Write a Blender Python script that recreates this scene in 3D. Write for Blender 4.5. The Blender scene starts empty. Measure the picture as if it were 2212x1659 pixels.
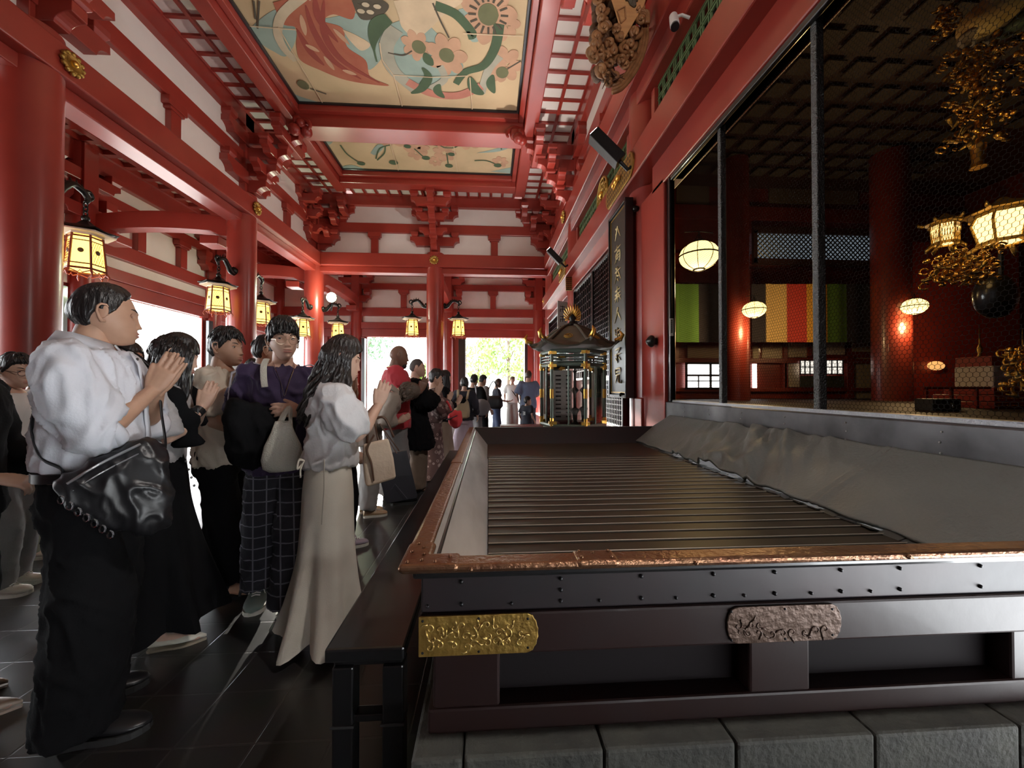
import bpy, bmesh, math, random
import numpy as np
from mathutils import Vector, Matrix, Euler, noise
random.seed(7); np.random.seed(7)
SC = bpy.context.scene
COL = SC.collection
PI = math.pi
CZ = 1.33
F_PX = 830.0
YAW = math.atan(51/F_PX); PIT = math.atan(9.5/F_PX)

def ray(x, y):
    a=(x-1106)/F_PX; b=(829.5-y)/F_PX
    f=Vector((math.sin(YAW)*math.cos(PIT), math.cos(YAW)*math.cos(PIT), math.sin(PIT)))
    r=Vector((math.cos(YAW), -math.sin(YAW), 0))
    u=Vector((-math.sin(YAW)*math.sin(PIT), -math.cos(YAW)*math.sin(PIT), math.cos(PIT)))
    return f+r*a+u*b
def at_y(x, y, Y):
    d=ray(x,y); return Vector((0,0,CZ))+d*(Y/d.y)
def at_x(x, y, X):
    d=ray(x,y); return Vector((0,0,CZ))+d*(X/d.x)
def at_z(x, y, Z):
    d=ray(x,y); return Vector((0,0,CZ))+d*((Z-CZ)/d.z)

# ---------------------------------------------------------------- materials
MATS = {}
def mat(name, color, rough=.5, metal=0.0, spec=.5, coat=0.0, bump=None, noise_col=None, emit=None, sheen=0.0, alpha=None, trans=0.0, sss=0.0, coat_rough=.08):
    """bump=(scale,strength[,stretch xyz]); noise_col=(scale,colour2,amount[,stretch])"""
    if name in MATS: return MATS[name]
    m=bpy.data.materials.new(name); m.use_nodes=True
    nt=m.node_tree; b=nt.nodes['Principled BSDF']
    b.inputs['Base Color'].default_value=(*color,1)
    b.inputs['Roughness'].default_value=rough; b.inputs['Metallic'].default_value=metal
    b.inputs['Specular IOR Level'].default_value=spec
    b.inputs['Coat Weight'].default_value=coat; b.inputs['Coat Roughness'].default_value=coat_rough
    b.inputs['Sheen Weight'].default_value=sheen
    b.inputs['Transmission Weight'].default_value=trans
    if sss:
        b.inputs['Subsurface Weight'].default_value=sss
        b.inputs['Subsurface Radius'].default_value=(.012,.005,.003)
    if emit:
        b.inputs['Emission Color'].default_value=(*emit[0],1); b.inputs['Emission Strength'].default_value=emit[1]
    tc=None
    def coord(stretch):
        nonlocal tc
        if tc is None: tc=nt.nodes.new('ShaderNodeTexCoord')
        mp=nt.nodes.new('ShaderNodeMapping'); mp.inputs['Scale'].default_value=stretch
        nt.links.new(tc.outputs['Object'],mp.inputs['Vector']); return mp.outputs[0]
    if noise_col:
        sc_,c2,am=noise_col[:3]; st=noise_col[3] if len(noise_col)>3 else (1,1,1)
        n=nt.nodes.new('ShaderNodeTexNoise'); n.inputs['Scale'].default_value=sc_; n.inputs['Detail'].default_value=5
        nt.links.new(coord(st),n.inputs['Vector'])
        rp=nt.nodes.new('ShaderNodeValToRGB'); rp.color_ramp.elements[0].position=.35; rp.color_ramp.elements[1].position=.68
        rp.color_ramp.elements[0].color=(*color,1)
        rp.color_ramp.elements[1].color=tuple(color[i]*(1-am)+c2[i]*am for i in range(3))+(1,)
        nt.links.new(n.outputs['Fac'],rp.inputs['Fac']); nt.links.new(rp.outputs[0],b.inputs['Base Color'])
    if bump:
        sc_,stg=bump[:2]; st=bump[2] if len(bump)>2 else (1,1,1)
        n=nt.nodes.new('ShaderNodeTexNoise'); n.inputs['Scale'].default_value=sc_; n.inputs['Detail'].default_value=4
        nt.links.new(coord(st),n.inputs['Vector'])
        bp=nt.nodes.new('ShaderNodeBump'); bp.inputs['Strength'].default_value=stg; bp.inputs['Distance'].default_value=.02
        nt.links.new(n.outputs['Fac'],bp.inputs['Height']); nt.links.new(bp.outputs[0],b.inputs['Normal'])
    MATS[name]=m; return m
def emat(name, color, strength, base=None):
    return mat(name, base or color, .6, emit=(color,strength))

# ---------------------------------------------------------------- mesh builder
class MB:
    def __init__(s): s.v=[]; s.f=[]
    def add(s, vs, fs):
        b=len(s.v); s.v.extend(tuple(v) for v in vs); s.f.extend(tuple(b+i for i in f) for f in fs); return s
    def box(s, x0,x1,y0,y1,z0,z1, M=None):
        vs=[Vector((x,y,z)) for x in (x0,x1) for y in (y0,y1) for z in (z0,z1)]
        if M is not None: vs=[M@v for v in vs]
        return s.add(vs,[(0,1,3,2),(4,6,7,5),(0,4,5,1),(2,3,7,6),(0,2,6,4),(1,5,7,3)])
    def obox(s, c, size, M=None):
        x,y,z=size; T=Matrix.Translation(Vector(c)) @ (M.to_4x4() if M is not None else Matrix.Identity(4))
        return s.box(-x/2,x/2,-y/2,y/2,-z/2,z/2,T)
    def tube(s, pts, rad, n=8, cap=True, flat=None, up=None):
        """pts list of Vector; rad scalar or list; flat=(sx,sy) ellipse factors"""
        pts=[Vector(p) for p in pts]; k=len(pts)
        if not hasattr(rad,'__len__'): rad=[rad]*k
        ref=Vector(up) if up is not None else None
        base=len(s.v); prevN=None
        for i,p in enumerate(pts):
            t=(pts[min(i+1,k-1)]-pts[max(i-1,0)])
            if t.length<1e-9: t=Vector((0,0,1))
            t.normalize()
            if ref is not None: a=ref-t*ref.dot(t)
            elif prevN is not None: a=prevN-t*prevN.dot(t)
            else: a=Vector((0,0,1))-t*t.z if abs(t.z)<.9 else Vector((1,0,0))-t*t.x
            if a.length<1e-6: a=t.orthogonal()
            a.normalize(); prevN=a; b=t.cross(a)
            r=rad[i]; fx,fy=flat if flat else (1,1)
            for j in range(n):
                an=2*PI*j/n
                s.v.append(tuple(p+a*(math.cos(an)*r*fx)+b*(math.sin(an)*r*fy)))
        for i in range(k-1):
            for j in range(n):
                s.f.append((base+i*n+j,base+i*n+(j+1)%n,base+(i+1)*n+(j+1)%n,base+(i+1)*n+j))
        if cap:
            s.f.append(tuple(base+j for j in reversed(range(n)))); s.f.append(tuple(base+(k-1)*n+j for j in range(n)))
        return s
    def rings(s, rings, cap=True, close=True):
        """list of equal-length point loops"""
        n=len(rings[0]); base=len(s.v)
        for r in rings: s.v.extend(tuple(p) for p in r)
        for i in range(len(rings)-1):
            for j in range(n if close else n-1):
                s.f.append((base+i*n+j,base+i*n+(j+1)%n,base+(i+1)*n+(j+1)%n,base+(i+1)*n+j))
        if cap:
            s.f.append(tuple(base+j for j in reversed(range(n)))); s.f.append(tuple(base+(len(rings)-1)*n+j for j in range(n)))
        return s
    def lathe(s, prof, n=24, c=(0,0,0), M=None, ph=0.0, rot=True):
        rs=[]
        for r,z in prof:
            ring=[Vector((r*math.cos(ph+2*PI*j/n),r*math.sin(ph+2*PI*j/n),z)) for j in range(n)]
            if M is not None: ring=[M@p for p in ring]
            rs.append([p+Vector(c) for p in ring])
        return s.rings(rs)
    def cyl(s, c, r, z0, z1, n=24): return s.lathe([(r,z0),(r,z1)],n,c)
    def prism(s, poly, fn, d0, d1):
        """poly list of (u,v); fn(u,v,d)->xyz ; extruded from d0 to d1"""
        return s.rings([[fn(u,v,d0) for u,v in poly],[fn(u,v,d1) for u,v in poly]])
    def sphere(s, c, r, n=12, m=8, M=None):
        if not hasattr(r,'__len__'): r=(r,r,r)
        rs=[]
        for i in range(1,m):
            th=PI*i/m
            ring=[Vector((r[0]*math.sin(th)*math.cos(2*PI*j/n),r[1]*math.sin(th)*math.sin(2*PI*j/n),-r[2]*math.cos(th))) for j in range(n)]
            if M is not None: ring=[M@p for p in ring]
            rs.append([p+Vector(c) for p in ring])
        b=len(s.v); s.rings(rs,cap=False)
        lo=Vector((0,0,-r[2])); hi=Vector((0,0,r[2]))
        if M is not None: lo=M@lo; hi=M@hi
        s.v.append(tuple(lo+Vector(c))); s.v.append(tuple(hi+Vector(c)))
        k=len(s.v)
        for j in range(n):
            s.f.append((k-2,b+(j+1)%n,b+j)); s.f.append((k-1,b+(m-2)*n+j,b+(m-2)*n+(j+1)%n))
        return s
    def build(s, name, m, parent=None, smooth=False, bevel=0, kind=None, label=None, seg=2):
        me=bpy.data.meshes.new(name); me.from_pydata(s.v,[],s.f); me.update()
        bm=bmesh.new(); bm.from_mesh(me); bmesh.ops.recalc_face_normals(bm,faces=bm.faces); bm.to_mesh(me); bm.free()
        o=bpy.data.objects.new(name,me); COL.objects.link(o)
        if m is not None: me.materials.append(m)
        if smooth:
            me.polygons.foreach_set('use_smooth',[True]*len(me.polygons))
            if smooth!='all':
                a=smooth if isinstance(smooth,float) else 40.0
                me.set_sharp_from_angle(angle=math.radians(a))
        if bevel:
            md=o.modifiers.new('bevel','BEVEL'); md.width=bevel; md.segments=seg; md.limit_method='ANGLE'; md.angle_limit=math.radians(35)
        if parent is not None: o.parent=parent
        if kind: o['kind']=kind
        if label: o['label']=label
        return o
def thing(name, label, cat, loc=(0,0,0), rotz=0.0, group=None):
    o=bpy.data.objects.new(name,None); COL.objects.link(o); o.empty_display_size=.1
    o.location=loc; o.rotation_euler=(0,0,rotz); o['label']=label; o['category']=cat
    if group: o['group']=group
    return o
def tag(o, label, cat, group=None):
    o['label']=label; o['category']=cat
    if group: o['group']=group
    return o
def struct(o, label=None):
    o['kind']='structure'
    if label: o['label']=label
    return o
def sroot(name, loc=(0,0,0), label=None):
    o=bpy.data.objects.new(name,None); COL.objects.link(o); o.location=loc; o['kind']='structure'
    if label: o['label']=label
    return o
def dup(root, loc, rotz=0.0, label=None, group=None, scale=None):
    r=root.copy(); COL.objects.link(r); r.location=loc; r.rotation_euler=(0,0,rotz)
    if scale: r.scale=scale
    if label: r['label']=label
    if group: r['group']=group
    for ch in list(root.children):
        c=ch.copy(); COL.objects.link(c); c.parent=r
        for g in list(ch.children):
            d=g.copy(); COL.objects.link(d); d.parent=c
    return r
def bez(p0,p1,p2,p3,n=12):
    out=[]
    for i in range(n+1):
        t=i/n; a=(1-t)
        out.append(Vector(p0)*(a**3)+Vector(p1)*(3*a*a*t)+Vector(p2)*(3*a*t*t)+Vector(p3)*(t**3))
    return out
def smooth_path(pts, n=8):
    """Catmull-Rom through pts"""
    P=[Vector(p) for p in pts]; out=[]
    for i in range(len(P)-1):
        a=P[max(i-1,0)]; b=P[i]; c=P[i+1]; d=P[min(i+2,len(P)-1)]
        for k in range(n):
            t=k/n
            out.append(.5*((2*b)+(c-a)*t+(2*a-5*b+4*c-d)*t*t+(3*b-a-3*c+d)*t**3))
    out.append(P[-1]); return out

# shared materials
RED=mat('red_lacquer',(.34,.040,.026),.36,coat=.35,coat_rough=.22,noise_col=(1.3,(.27,.030,.020),.8),bump=(3,.03))
PLASTER=mat('white_plaster',(.86,.83,.77),.85,noise_col=(1.1,(.76,.72,.65),.6),bump=(9,.05))
BLACKL=mat('black_lacquer',(.012,.012,.013),.28,coat=.3)
BLACKM=mat('black_metal',(.02,.02,.022),.38,metal=.6,bump=(40,.1))
BRONZE=mat('dark_bronze',(.035,.033,.03),.35,metal=.85,bump=(25,.15))
GOLD=mat('gilt_metal',(.78,.46,.10),.32,metal=1.0,bump=(30,.2))
GOLDD=mat('aged_gold',(.42,.27,.07),.42,metal=.9,bump=(60,.35))
# ================================================================ SETTING
XL, XR, YB = -7.1, 2.77, 16.1
XC = -2.2
ROWS = [-3.9, 1.25, 6.35, 11.5]
ZB0, ZB1 = 6.28, 6.80          # main tie beam
ZS0, ZS1 = 7.72, 8.10          # upper wall strip
ZW = 8.83                      # top of the plaster
ZL = 9.2                       # lattice ceiling
OX, OY = -11.3, 21.3           # outer walls

def tile_mat():
    m=bpy.data.materials.new('dark_stone_tile'); m.use_nodes=True; nt=m.node_tree; b=nt.nodes['Principled BSDF']
    tc=nt.nodes.new('ShaderNodeTexCoord'); mp=nt.nodes.new('ShaderNodeMapping'); mp.inputs['Location'].default_value=(.02,.05,0)
    br=nt.nodes.new('ShaderNodeTexBrick'); br.offset=0; br.inputs['Scale'].default_value=1.0
    br.inputs['Brick Width'].default_value=.285; br.inputs['Row Height'].default_value=.26; br.inputs['Mortar Size'].default_value=.005; br.inputs['Mortar Smooth'].default_value=.3
    br.inputs['Color1'].default_value=(.020,.018,.017,1); br.inputs['Color2'].default_value=(.028,.025,.023,1); br.inputs['Mortar'].default_value=(.040,.036,.033,1)
    nt.links.new(tc.outputs['Object'],mp.inputs[0]); nt.links.new(mp.outputs[0],br.inputs['Vector'])
    n=nt.nodes.new('ShaderNodeTexNoise'); n.inputs['Scale'].default_value=6; n.inputs['Detail'].default_value=6
    nt.links.new(tc.outputs['Object'],n.inputs['Vector'])
    mx=nt.nodes.new('ShaderNodeMix'); mx.data_type='RGBA'; mx.blend_type='MULTIPLY'; mx.inputs[0].default_value=.55
    nt.links.new(br.outputs['Color'],mx.inputs[6]); nt.links.new(n.outputs['Color'],mx.inputs[7]); nt.links.new(mx.outputs[2],b.inputs['Base Color'])
    rr=nt.nodes.new('ShaderNodeMapRange'); rr.inputs[3].default_value=.24; rr.inputs[4].default_value=.42; b.inputs['Specular IOR Level'].default_value=.8
    nt.links.new(n.outputs['Fac'],rr.inputs[0]); nt.links.new(rr.outputs[0],b.inputs['Roughness'])
    bp=nt.nodes.new('ShaderNodeBump'); bp.inputs['Strength'].default_value=.4; bp.inputs['Distance'].default_value=.004; bp.invert=True
    nt.links.new(br.outputs['Fac'],bp.inputs['Height']); nt.links.new(bp.outputs[0],b.inputs['Normal'])
    return m
TILE=tile_mat()
struct(MB().box(-11.3,2.45,-6,OY,-.2,0).build('floor',TILE))
PAVE=mat('sunlit_paving',(.50,.48,.45),.8,noise_col=(2,(.42,.40,.37),.7))
struct(MB().box(-60,40,-30,-6,-.4,-.2).box(-60,-11.3,-6,OY,-.4,-.2).box(-60,60,OY,90,-.4,-.2).build('ground',PAVE))

# ---- columns
cm=MB().lathe([(.50,0),(.50,.10),(.44,.16),(.385,.18),(.37,.25),(.365,3.2),(.36,6.9)],40)
c0=cm.build('column',RED,smooth=True); me_col=c0.data
c0.location=(XL,6.35,0); struct(c0,'thick round vermilion column nearest on the left behind the man in a white shirt')
def col(x,y,lab):
    o=bpy.data.objects.new('column',me_col); COL.objects.link(o); o.location=(x,y,0); struct(o,lab)
col(XL,11.5,'second round vermilion column on the left with a lantern on each side')
col(XL,YB,'round vermilion corner column at the far left end of the hall')
col(XC,YB,'slim looking vermilion column in the middle of the far end between the two doors')
col(XR,6.35,'round vermilion column beside the long black calligraphy board')
col(XR,11.5,'vermilion column on the right beyond the black shutters')
col(XR,YB,'vermilion corner column at the far right end of the hall')
for y in (-3.9,1.25): col(XL,y,'vermilion column of the left row behind the viewpoint')

# ---- main beams round the hall
def beam(x0,x1,y0,y1,z0,z1,name='beam',b=.025,lab=None):
    o=MB().box(x0,x1,y0,y1,z0,z1).build(name,RED,bevel=b); return struct(o,lab)
beam(XL-.28,-6.72,-6,YB+.38,ZB0,ZB1,lab='long vermilion tie beam along the left colonnade')
beam(XL-.26,-6.92,-6,YB,6.05,ZB0,b=.02,lab='lower vermilion beam under the left tie beam')
beam(-6.72,XR-.4,YB-.36,YB+.3,ZB0,ZB1,lab='vermilion tie beam across the far end')
beam(-6.9,XR,YB-.20,YB+.2,6.05,ZB0,b=.02,lab='lower vermilion beam under the far tie beam')
beam(2.30,XR+.3,-6,YB+.38,ZB0,ZB1,lab='long vermilion tie beam along the right wall')
# strips on the upper plaster
beam(XL-.1,XL+.14,-6,YB,ZS0,ZS1,b=.015); beam(XL,XR,YB-.14,YB+.1,ZS0,ZS1,b=.015); beam(XR-.14,XR+.1,-6,YB,ZS0,ZS1,b=.015)
beam(XL-.1,XL+.2,-6,YB,ZW-.02,ZL+.05,b=.015); beam(XL,XR,YB-.2,YB+.1,ZW-.02,ZL+.05,b=.015); beam(XR-.2,XR+.1,-6,YB,ZW-.02,ZL+.05,b=.015)
# plaster
struct(MB().box(XL-.06,XL+.02,-6,YB,ZB1,ZL).build('wall_left',PLASTER))
struct(MB().box(XL,XR,YB-.02,YB+.06,ZB1,ZL).build('wall_back',PLASTER))
struct(MB().box(XR-.02,XR+.06,-6,YB,ZB1,ZL).build('wall_right',PLASTER))

# ---- ceiling beams around the pictures
BZ0=8.85
beam(-5.80,-5.43,-6,15.0,BZ0,9.45,lab='left ceiling beam beside the ceiling paintings')
beam(1.03,1.42,-6,15.0,BZ0,9.45,lab='right ceiling beam beside the ceiling paintings')
beam(-5.43,1.03,11.05,11.75,8.72,9.45,lab='cross beam between the two ceiling paintings')
beam(-5.43,1.03,14.28,14.75,BZ0,9.45,lab='cross beam beyond the second ceiling painting')
beam(-5.43,1.03,1.0,1.6,BZ0,9.45)
for i,(x0,x1,y0,y1) in enumerate([(-5.43,1.03,1.6,11.05),(-5.43,1.03,11.75,14.28)]):
    m=MB(); w=.16; z0,z1=9.05,9.3
    m.box(x0,x0+w,y0,y1,z0,z1).box(x1-w,x1,y0,y1,z0,z1).box(x0+w,x1-w,y0,y0+w,z0,z1).box(x0+w,x1-w,y1-w,y1,z0,z1)
    struct(m.build('trim_%d'%(i+1),RED,bevel=.02))
# lattice ceiling strips: white panels and a red grid
struct(MB().box(XL,XR,-6,YB,9.46,9.56).build('ceiling',PLASTER))
def lattice(name,x0,x1,y0,y1,px,py,z,bar=.09,h=.07,lab=None,pm=PLASTER):
    r=sroot(name,(0,0,0),lab); MB().box(x0,x1,y0,y1,z+h,z+h+.03).build('panel',pm,r)
    g=MB(); nx=max(1,round((x1-x0)/px)); ny=max(1,round((y1-y0)/py))
    for i in range(nx+1):
        x=x0+(x1-x0)*i/nx; g.box(x-bar/2,x+bar/2,y0,y1,z,z+h)
    for j in range(ny+1):
        y=y0+(y1-y0)*j/ny; g.box(x0,x1,y-bar*.42,y+bar*.42,z+.015,z+h)
    g.build('grid',RED,r); return r
lattice('ceiling_lattice',XL+.2,-5.80,-4,15.9,.6,.46,ZL,lab='left strip of white and red latticed ceiling')
lattice('ceiling_lattice',1.42,XR-.2,-4,15.9,.6,.46,ZL,lab='right strip of white and red latticed ceiling')
lattice('ceiling_lattice',-5.43,1.03,14.75,15.9,.46,.55,ZL,lab='strip of latticed ceiling at the far end')

# ---- bracket clusters
def arm_poly(L,z0,z1,nose=False):
    h=z1-z0; pts=[(-L,z1),(L,z1),(L,z0+h*.55)]
    for k in range(7):
        a=k/6*PI/2; pts.append((L-h*.62*math.sin(a)-.0, z0+h*.55*(math.cos(a))))
    for k in range(7):
        a=PI/2-k/6*PI/2; pts.append((-L+h*.62*math.sin(a), z0+h*.55*math.cos(a)))
    pts.append((-L,z0+h*.55)); return pts
def masu(m,x,y,z,s=.30,h=.20):
    a=s/2; b=a*.66
    m.rings([[(x-b,y-b,z),(x+b,y-b,z),(x+b,y+b,z),(x-b,y+b,z)],[(x-a,y-a,z+h*.4),(x+a,y-a,z+h*.4),(x+a,y+a,z+h*.4),(x-a,y+a,z+h*.4)],[(x-a,y-a,z+h),(x+a,y-a,z+h),(x+a,y+a,z+h),(x-a,y+a,z+h)]])
def lat_arm(m,x,L,z0,z1,w=.24):      # along y
    m.prism(arm_poly(L,z0,z1),lambda u,v,d:(x+d,u,v),-w/2,w/2)
def fwd_arm(m,x0,x1,z0,z1,w=.24):     # along x, tip at x1 curved
    h=z1-z0; p=[(x0,z0),(x0,z1),(x1,z1),(x1,z0+h*.5)]
    for k in range(1,7):
        a=k/6*PI/2; p.append((x1-h*.75*math.sin(a), z0+h*.5*math.cos(a)))
    m.prism(p,lambda u,v,d:(u,d,v),-w/2,w/2)
def bracket_mb(full=True):
    m=MB(); m.box(-.2,.2,-.2,.2,6.80,9.2)
    lat_arm(m,.12,1.0,7.18,7.55); lat_arm(m,.12,.95,8.28,8.62)
    for s in (-1,1):
        masu(m,.12,.82*s,7.55); masu(m,.12,.80*s,8.62,.30,.22)
    if full:
        fwd_arm(m,.1,.72,6.95,7.30); fwd_arm(m,.1,1.0,7.42,7.78); fwd_arm(m,.1,1.30,7.90,8.24); fwd_arm(m,.1,1.62,8.36,8.68)
        masu(m,.62,0,7.30,.3,.14); masu(m,.9,0,7.78,.3,.14); masu(m,1.2,0,8.22,.3,.16)
        lat_arm(m,.62,.55,7.44,7.74,.22); lat_arm(m,.92,.62,7.92,8.20,.22); lat_arm(m,1.3,.75,8.34,8.62,.22); 
        for s in (-1,1):
            masu(m,.92,.5*s,8.2,.28,.16); masu(m,1.3,.62*s,8.62,.3,.22)
        masu(m,1.5,0,8.66,.3,.2)
    return m
me_full=None
def bracket(x,y,rz,lab):
    global me_full
    if me_full is None:
        o=bracket_mb().build('bracket_cluster',RED,bevel=.012); me_full=o.data
    else:
        o=bpy.data.objects.new('bracket_cluster',me_full); COL.objects.link(o)
        md=o.modifiers.new('bevel','BEVEL'); md.width=.012; md.segments=2; md.limit_method='ANGLE'; md.angle_limit=math.radians(35)
    o.location=(x,y,0); o.rotation_euler=(0,0,rz); struct(o,lab)
bracket(XL,6.35,0,'stepped vermilion bracket cluster above the nearest left column')
bracket(XL,11.5,0,'stepped vermilion bracket cluster above the second left column')
bracket(XL,YB,0,'corner bracket cluster at far left facing across the hall')
bracket(XL+.05,YB,-PI/2,'corner bracket cluster at far left facing down the hall')
bracket(XC,YB,-PI/2,'bracket cluster above the middle column of the far end')
bracket(XR,YB,-PI/2,'corner bracket cluster at far right facing down the hall')
bracket(XR,YB,PI,'corner bracket cluster at far right facing across the hall')
bracket(XR,11.5,PI,'stepped vermilion bracket cluster above the right column by the shutters')
bracket(XR,6.35,PI,'stepped vermilion bracket cluster behind the carved plaque')
# carved nosings at the ends of the cross beam
WOODR=mat('red_carved_wood',(.24,.022,.014),.4,bump=(18,.5))
for x,s in ((-5.30,1),(0.92,-1)):
    m=MB(); random.seed(int(x*10)+40)
    for k in range(7):
        m.sphere((x+s*random.uniform(-.05,.22),10.98+random.uniform(-.2,.1),8.62+random.uniform(-.2,.2)),random.uniform(.10,.17),10,7)
    m.tube(bez((x,10.95,8.7),(x+s*.25,10.85,8.85),(x+s*.5,10.8,8.6),(x+s*.36,10.8,8.45)),[.11*(1-.06*i) for i in range(13)],8)
    struct(m.build('beam_nosing',WOODR,smooth='all'),'carved beam end under the cross beam')

# ---- struts on the upper plaster (a post under a capped block)
def strut(x,y,z0,z1,ax,w=.28):
    m=MB(); z2=z1-.24
    def bx(a,d,za,zb):
        if ax=='y': m.box(x-d,x+d,y-a,y+a,za,zb)
        else: m.box(x-a,x+a,y-d,y+d,za,zb)
    bx(w/2,.10,z0,z2-.02); bx(w*.72,.13,z2-.02,z2+.05); bx(w*.92,.15,z2+.05,z1)
    struct(m.build('strut',RED,bevel=.012))
for y in (3.8,8.95,13.8): strut(XL+.05,y,ZB1,ZS0,'y')
for x in (-4.65,.25): strut(x,YB-.05,ZB1,ZS0,'x')
for y in (8.95,13.8): strut(XR-.05,y,ZB1,ZS0,'y')

# ---- aisle beyond the colonnade, outer walls with doors
def hwall(name,axis,c,a0,a1,openings,face):
    """wall with layered plaster/red members; openings list of (a0,a1,top)"""
    pl=MB(); rd=MB()
    def B(m,p0,p1,d,z0,z1,off=0):
        if axis=='x': m.box(p0,p1,c-d if face<0 else c-.02,c+.02 if face<0 else c+d,z0,z1)
        else: m.box(c-.02 if face>0 else c-d,c+d if face>0 else c+.02,p0,p1,z0,z1)
    B(pl,a0,a1,.02,4.1,8.2)
    for z0,z1,d in ((4.12,4.55,.16),(4.55,4.90,.22),(5.25,5.70,.18),(6.69,7.02,.18),(7.45,8.2,.2)): B(rd,a0,a1,d,z0,z1)
    edges=sorted(openings); prev=a0; segs=[]
    for o0,o1 in edges: segs.append((prev,o0)); prev=o1
    segs.append((prev,a1))
    for s0,s1 in segs:
        if s1-s0>.05: B(rd,s0,s1,.10,0,4.14)
    if pl.v: struct(pl.build(name,PLASTER)); 
    struct(rd.build(name,RED,bevel=.015))
    return segs
LOP=[(0.2,4.6),(7.0,10.3),(11.95,15.75)]
hwall('wall_left','y',OX,-6,OY,LOP,1)
BOP=[(-10.6,-8.9),(-6.55,-3.30),(-1.22,1.95)]
hwall('wall_back','x',OY,OX,4.5,BOP,-1)
WPAN=mat('cream_panel',(.62,.50,.40),.7)
struct(MB().box(-8.6,-6.75,OY-.16,OY-.11,.9,3.6).build('trim_3',WPAN))
m=MB()
for x in (-8.65,-7.7,-6.75): m.box(x-.07,x+.07,OY-.24,OY-.1,0,4.1)
for z in (.85,2.2,2.35,3.6): m.box(-8.7,-6.7,OY-.22,OY-.1,z-.08,z+.08)
struct(m.build('trim_4',RED))
# outer wall columns / struts / brackets
mcol=MB().cyl((0,0,0),.30,0,8.0,24)
oc=mcol.build('column',RED,smooth=True); me_oc=oc.data; oc.location=(OX+.1,11.2,0); struct(oc,'vermilion column in the outer left wall')
for x,y in ((OX+.1,6.35),(OX+.1,16.3),(OX+.1,OY-.1),(-7.1,OY-.1),(XC,OY-.1),(XR,OY-.1)):
    o=bpy.data.objects.new('column',me_oc); COL.objects.link(o); o.location=(x,y,0); struct(o,'vermilion column in the outer wall of the aisle')
def wall_brk(x,y,rz):
    m=MB(); lat_arm(m,.1,.75,5.98,6.32,.3); lat_arm(m,.1,.9,6.95,7.28,.3)
    for s in (-1,1): masu(m,.12,.6*s,6.32,.34,.38); masu(m,.12,.75*s,7.25,.34,.25)
    m.box(-.1,.3,-.2,.2,5.6,8)
    o=m.build('bracket_cluster',RED,bevel=.012); o.location=(x,y,0); o.rotation_euler=(0,0,rz); struct(o)
for y in (6.35,11.2,16.3): wall_brk(OX+.1,y,0)
for x in (-7.1,XC,XR): wall_brk(x,OY-.1,-PI/2)
for y in (8.8,13.0,14.7): strut(OX+.1,y,5.70,6.69,'y',.30)
for x in (-4.6,.25): strut(x,OY-.1,5.70,6.69,'x',.30)
# the roof over everything and the wall behind the viewpoint
struct(MB().box(OX-.3,20.2,-6.3,OY+.3,9.6,9.8).box(OX-.3,XL,-6,OY,8.2,8.3).box(XL,XR+.6,YB+.1,OY,8.2,8.3).build('roof',RED))
struct(MB().box(OX,2.6,-6.2,-6,0,9.6).build('wall_front',mat('rear_wall_red',(.03,.008,.006),.7)))
struct(MB().box(XR+.5,XR+.6,YB,OY,0,9.6).box(XR,XR+.6,YB-.1,YB,0,9.6).build('wall_right',RED))
# aisle ceiling, aisle beams
lattice('ceiling_lattice',OX+.2,XL-.45,-4,OY-.2,.62,.62,8.0,.2,.16,lab='latticed ceiling of the left aisle')
lattice('ceiling_lattice',XL-.45,XR+1,YB+.35,OY-.2,.62,.62,8.0,.2,.16,lab='latticed ceiling of the far aisle')
beam(-7.75,-7.40,-6,OY,7.35,8.0,b=.02); beam(-8.9,-8.6,-6,OY,7.5,8.0,b=.02)
def rainbow(p0,p1,z):
    """arched tie beam between column and outer wall"""
    p0=Vector(p0);p1=Vector(p1); t=(p1-p0); L=t.length; t.normalize(); n=Vector((-t.y,t.x,0))
    poly=[]; N=14
    for i in range(N+1):
        u=i/N; poly.append((u*L, z+.55+.16*math.sin(PI*u)))
    for i in range(N,-1,-1):
        u=i/N; e=min(u,1-u); poly.append((u*L, z+(.12 if e>.12 else -.0)+.10*math.sin(PI*u)))
    m=MB(); m.prism(poly,lambda u,v,d:tuple(p0+t*u+n*d+Vector((0,0,v))),-.18,.18)
    q=p1-t*.75
    struct(m.build('arched_beam',RED,bevel=.02),'arched vermilion tie beam between colonnade and outer wall')
    m=MB(); m.obox((p0+t*.55+Vector((0,0,z-.1))),(.5,.5,.24)); m.obox((q+t*.2+Vector((0,0,z-.1))),(.5,.5,.24))
    struct(m.build('bearing_block',RED,bevel=.02))
for y in (1.25,6.35,11.5,16.1): rainbow((OX+.2,y,0),(XL-.2,y,0),5.62)
for x in (XL,XC): rainbow((x,OY-.2,0),(x,YB+.2,0),5.62)
# black door leaves folded back at the jambs
for i,(x0,x1,y0,y1) in enumerate([(-1.62,-1.24,OY-.42,OY-.28),(1.96,2.12,OY-.6,OY-.2),(-6.72,-6.56,OY-.5,OY-.2),]):
    struct(MB().box(x0,x1,y0,y1,.05,4.0).build('door_%d'%(i+1),BLACKL,bevel=.01))
for i,(y0,y1) in enumerate([(11.55,11.95),(15.78,16.0),(10.32,10.7)]):
    struct(MB().box(OX+.22,OX+.34,y0,y1,.05,4.0).build('door_%d'%(i+4),BLACKL,bevel=.01))

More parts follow.
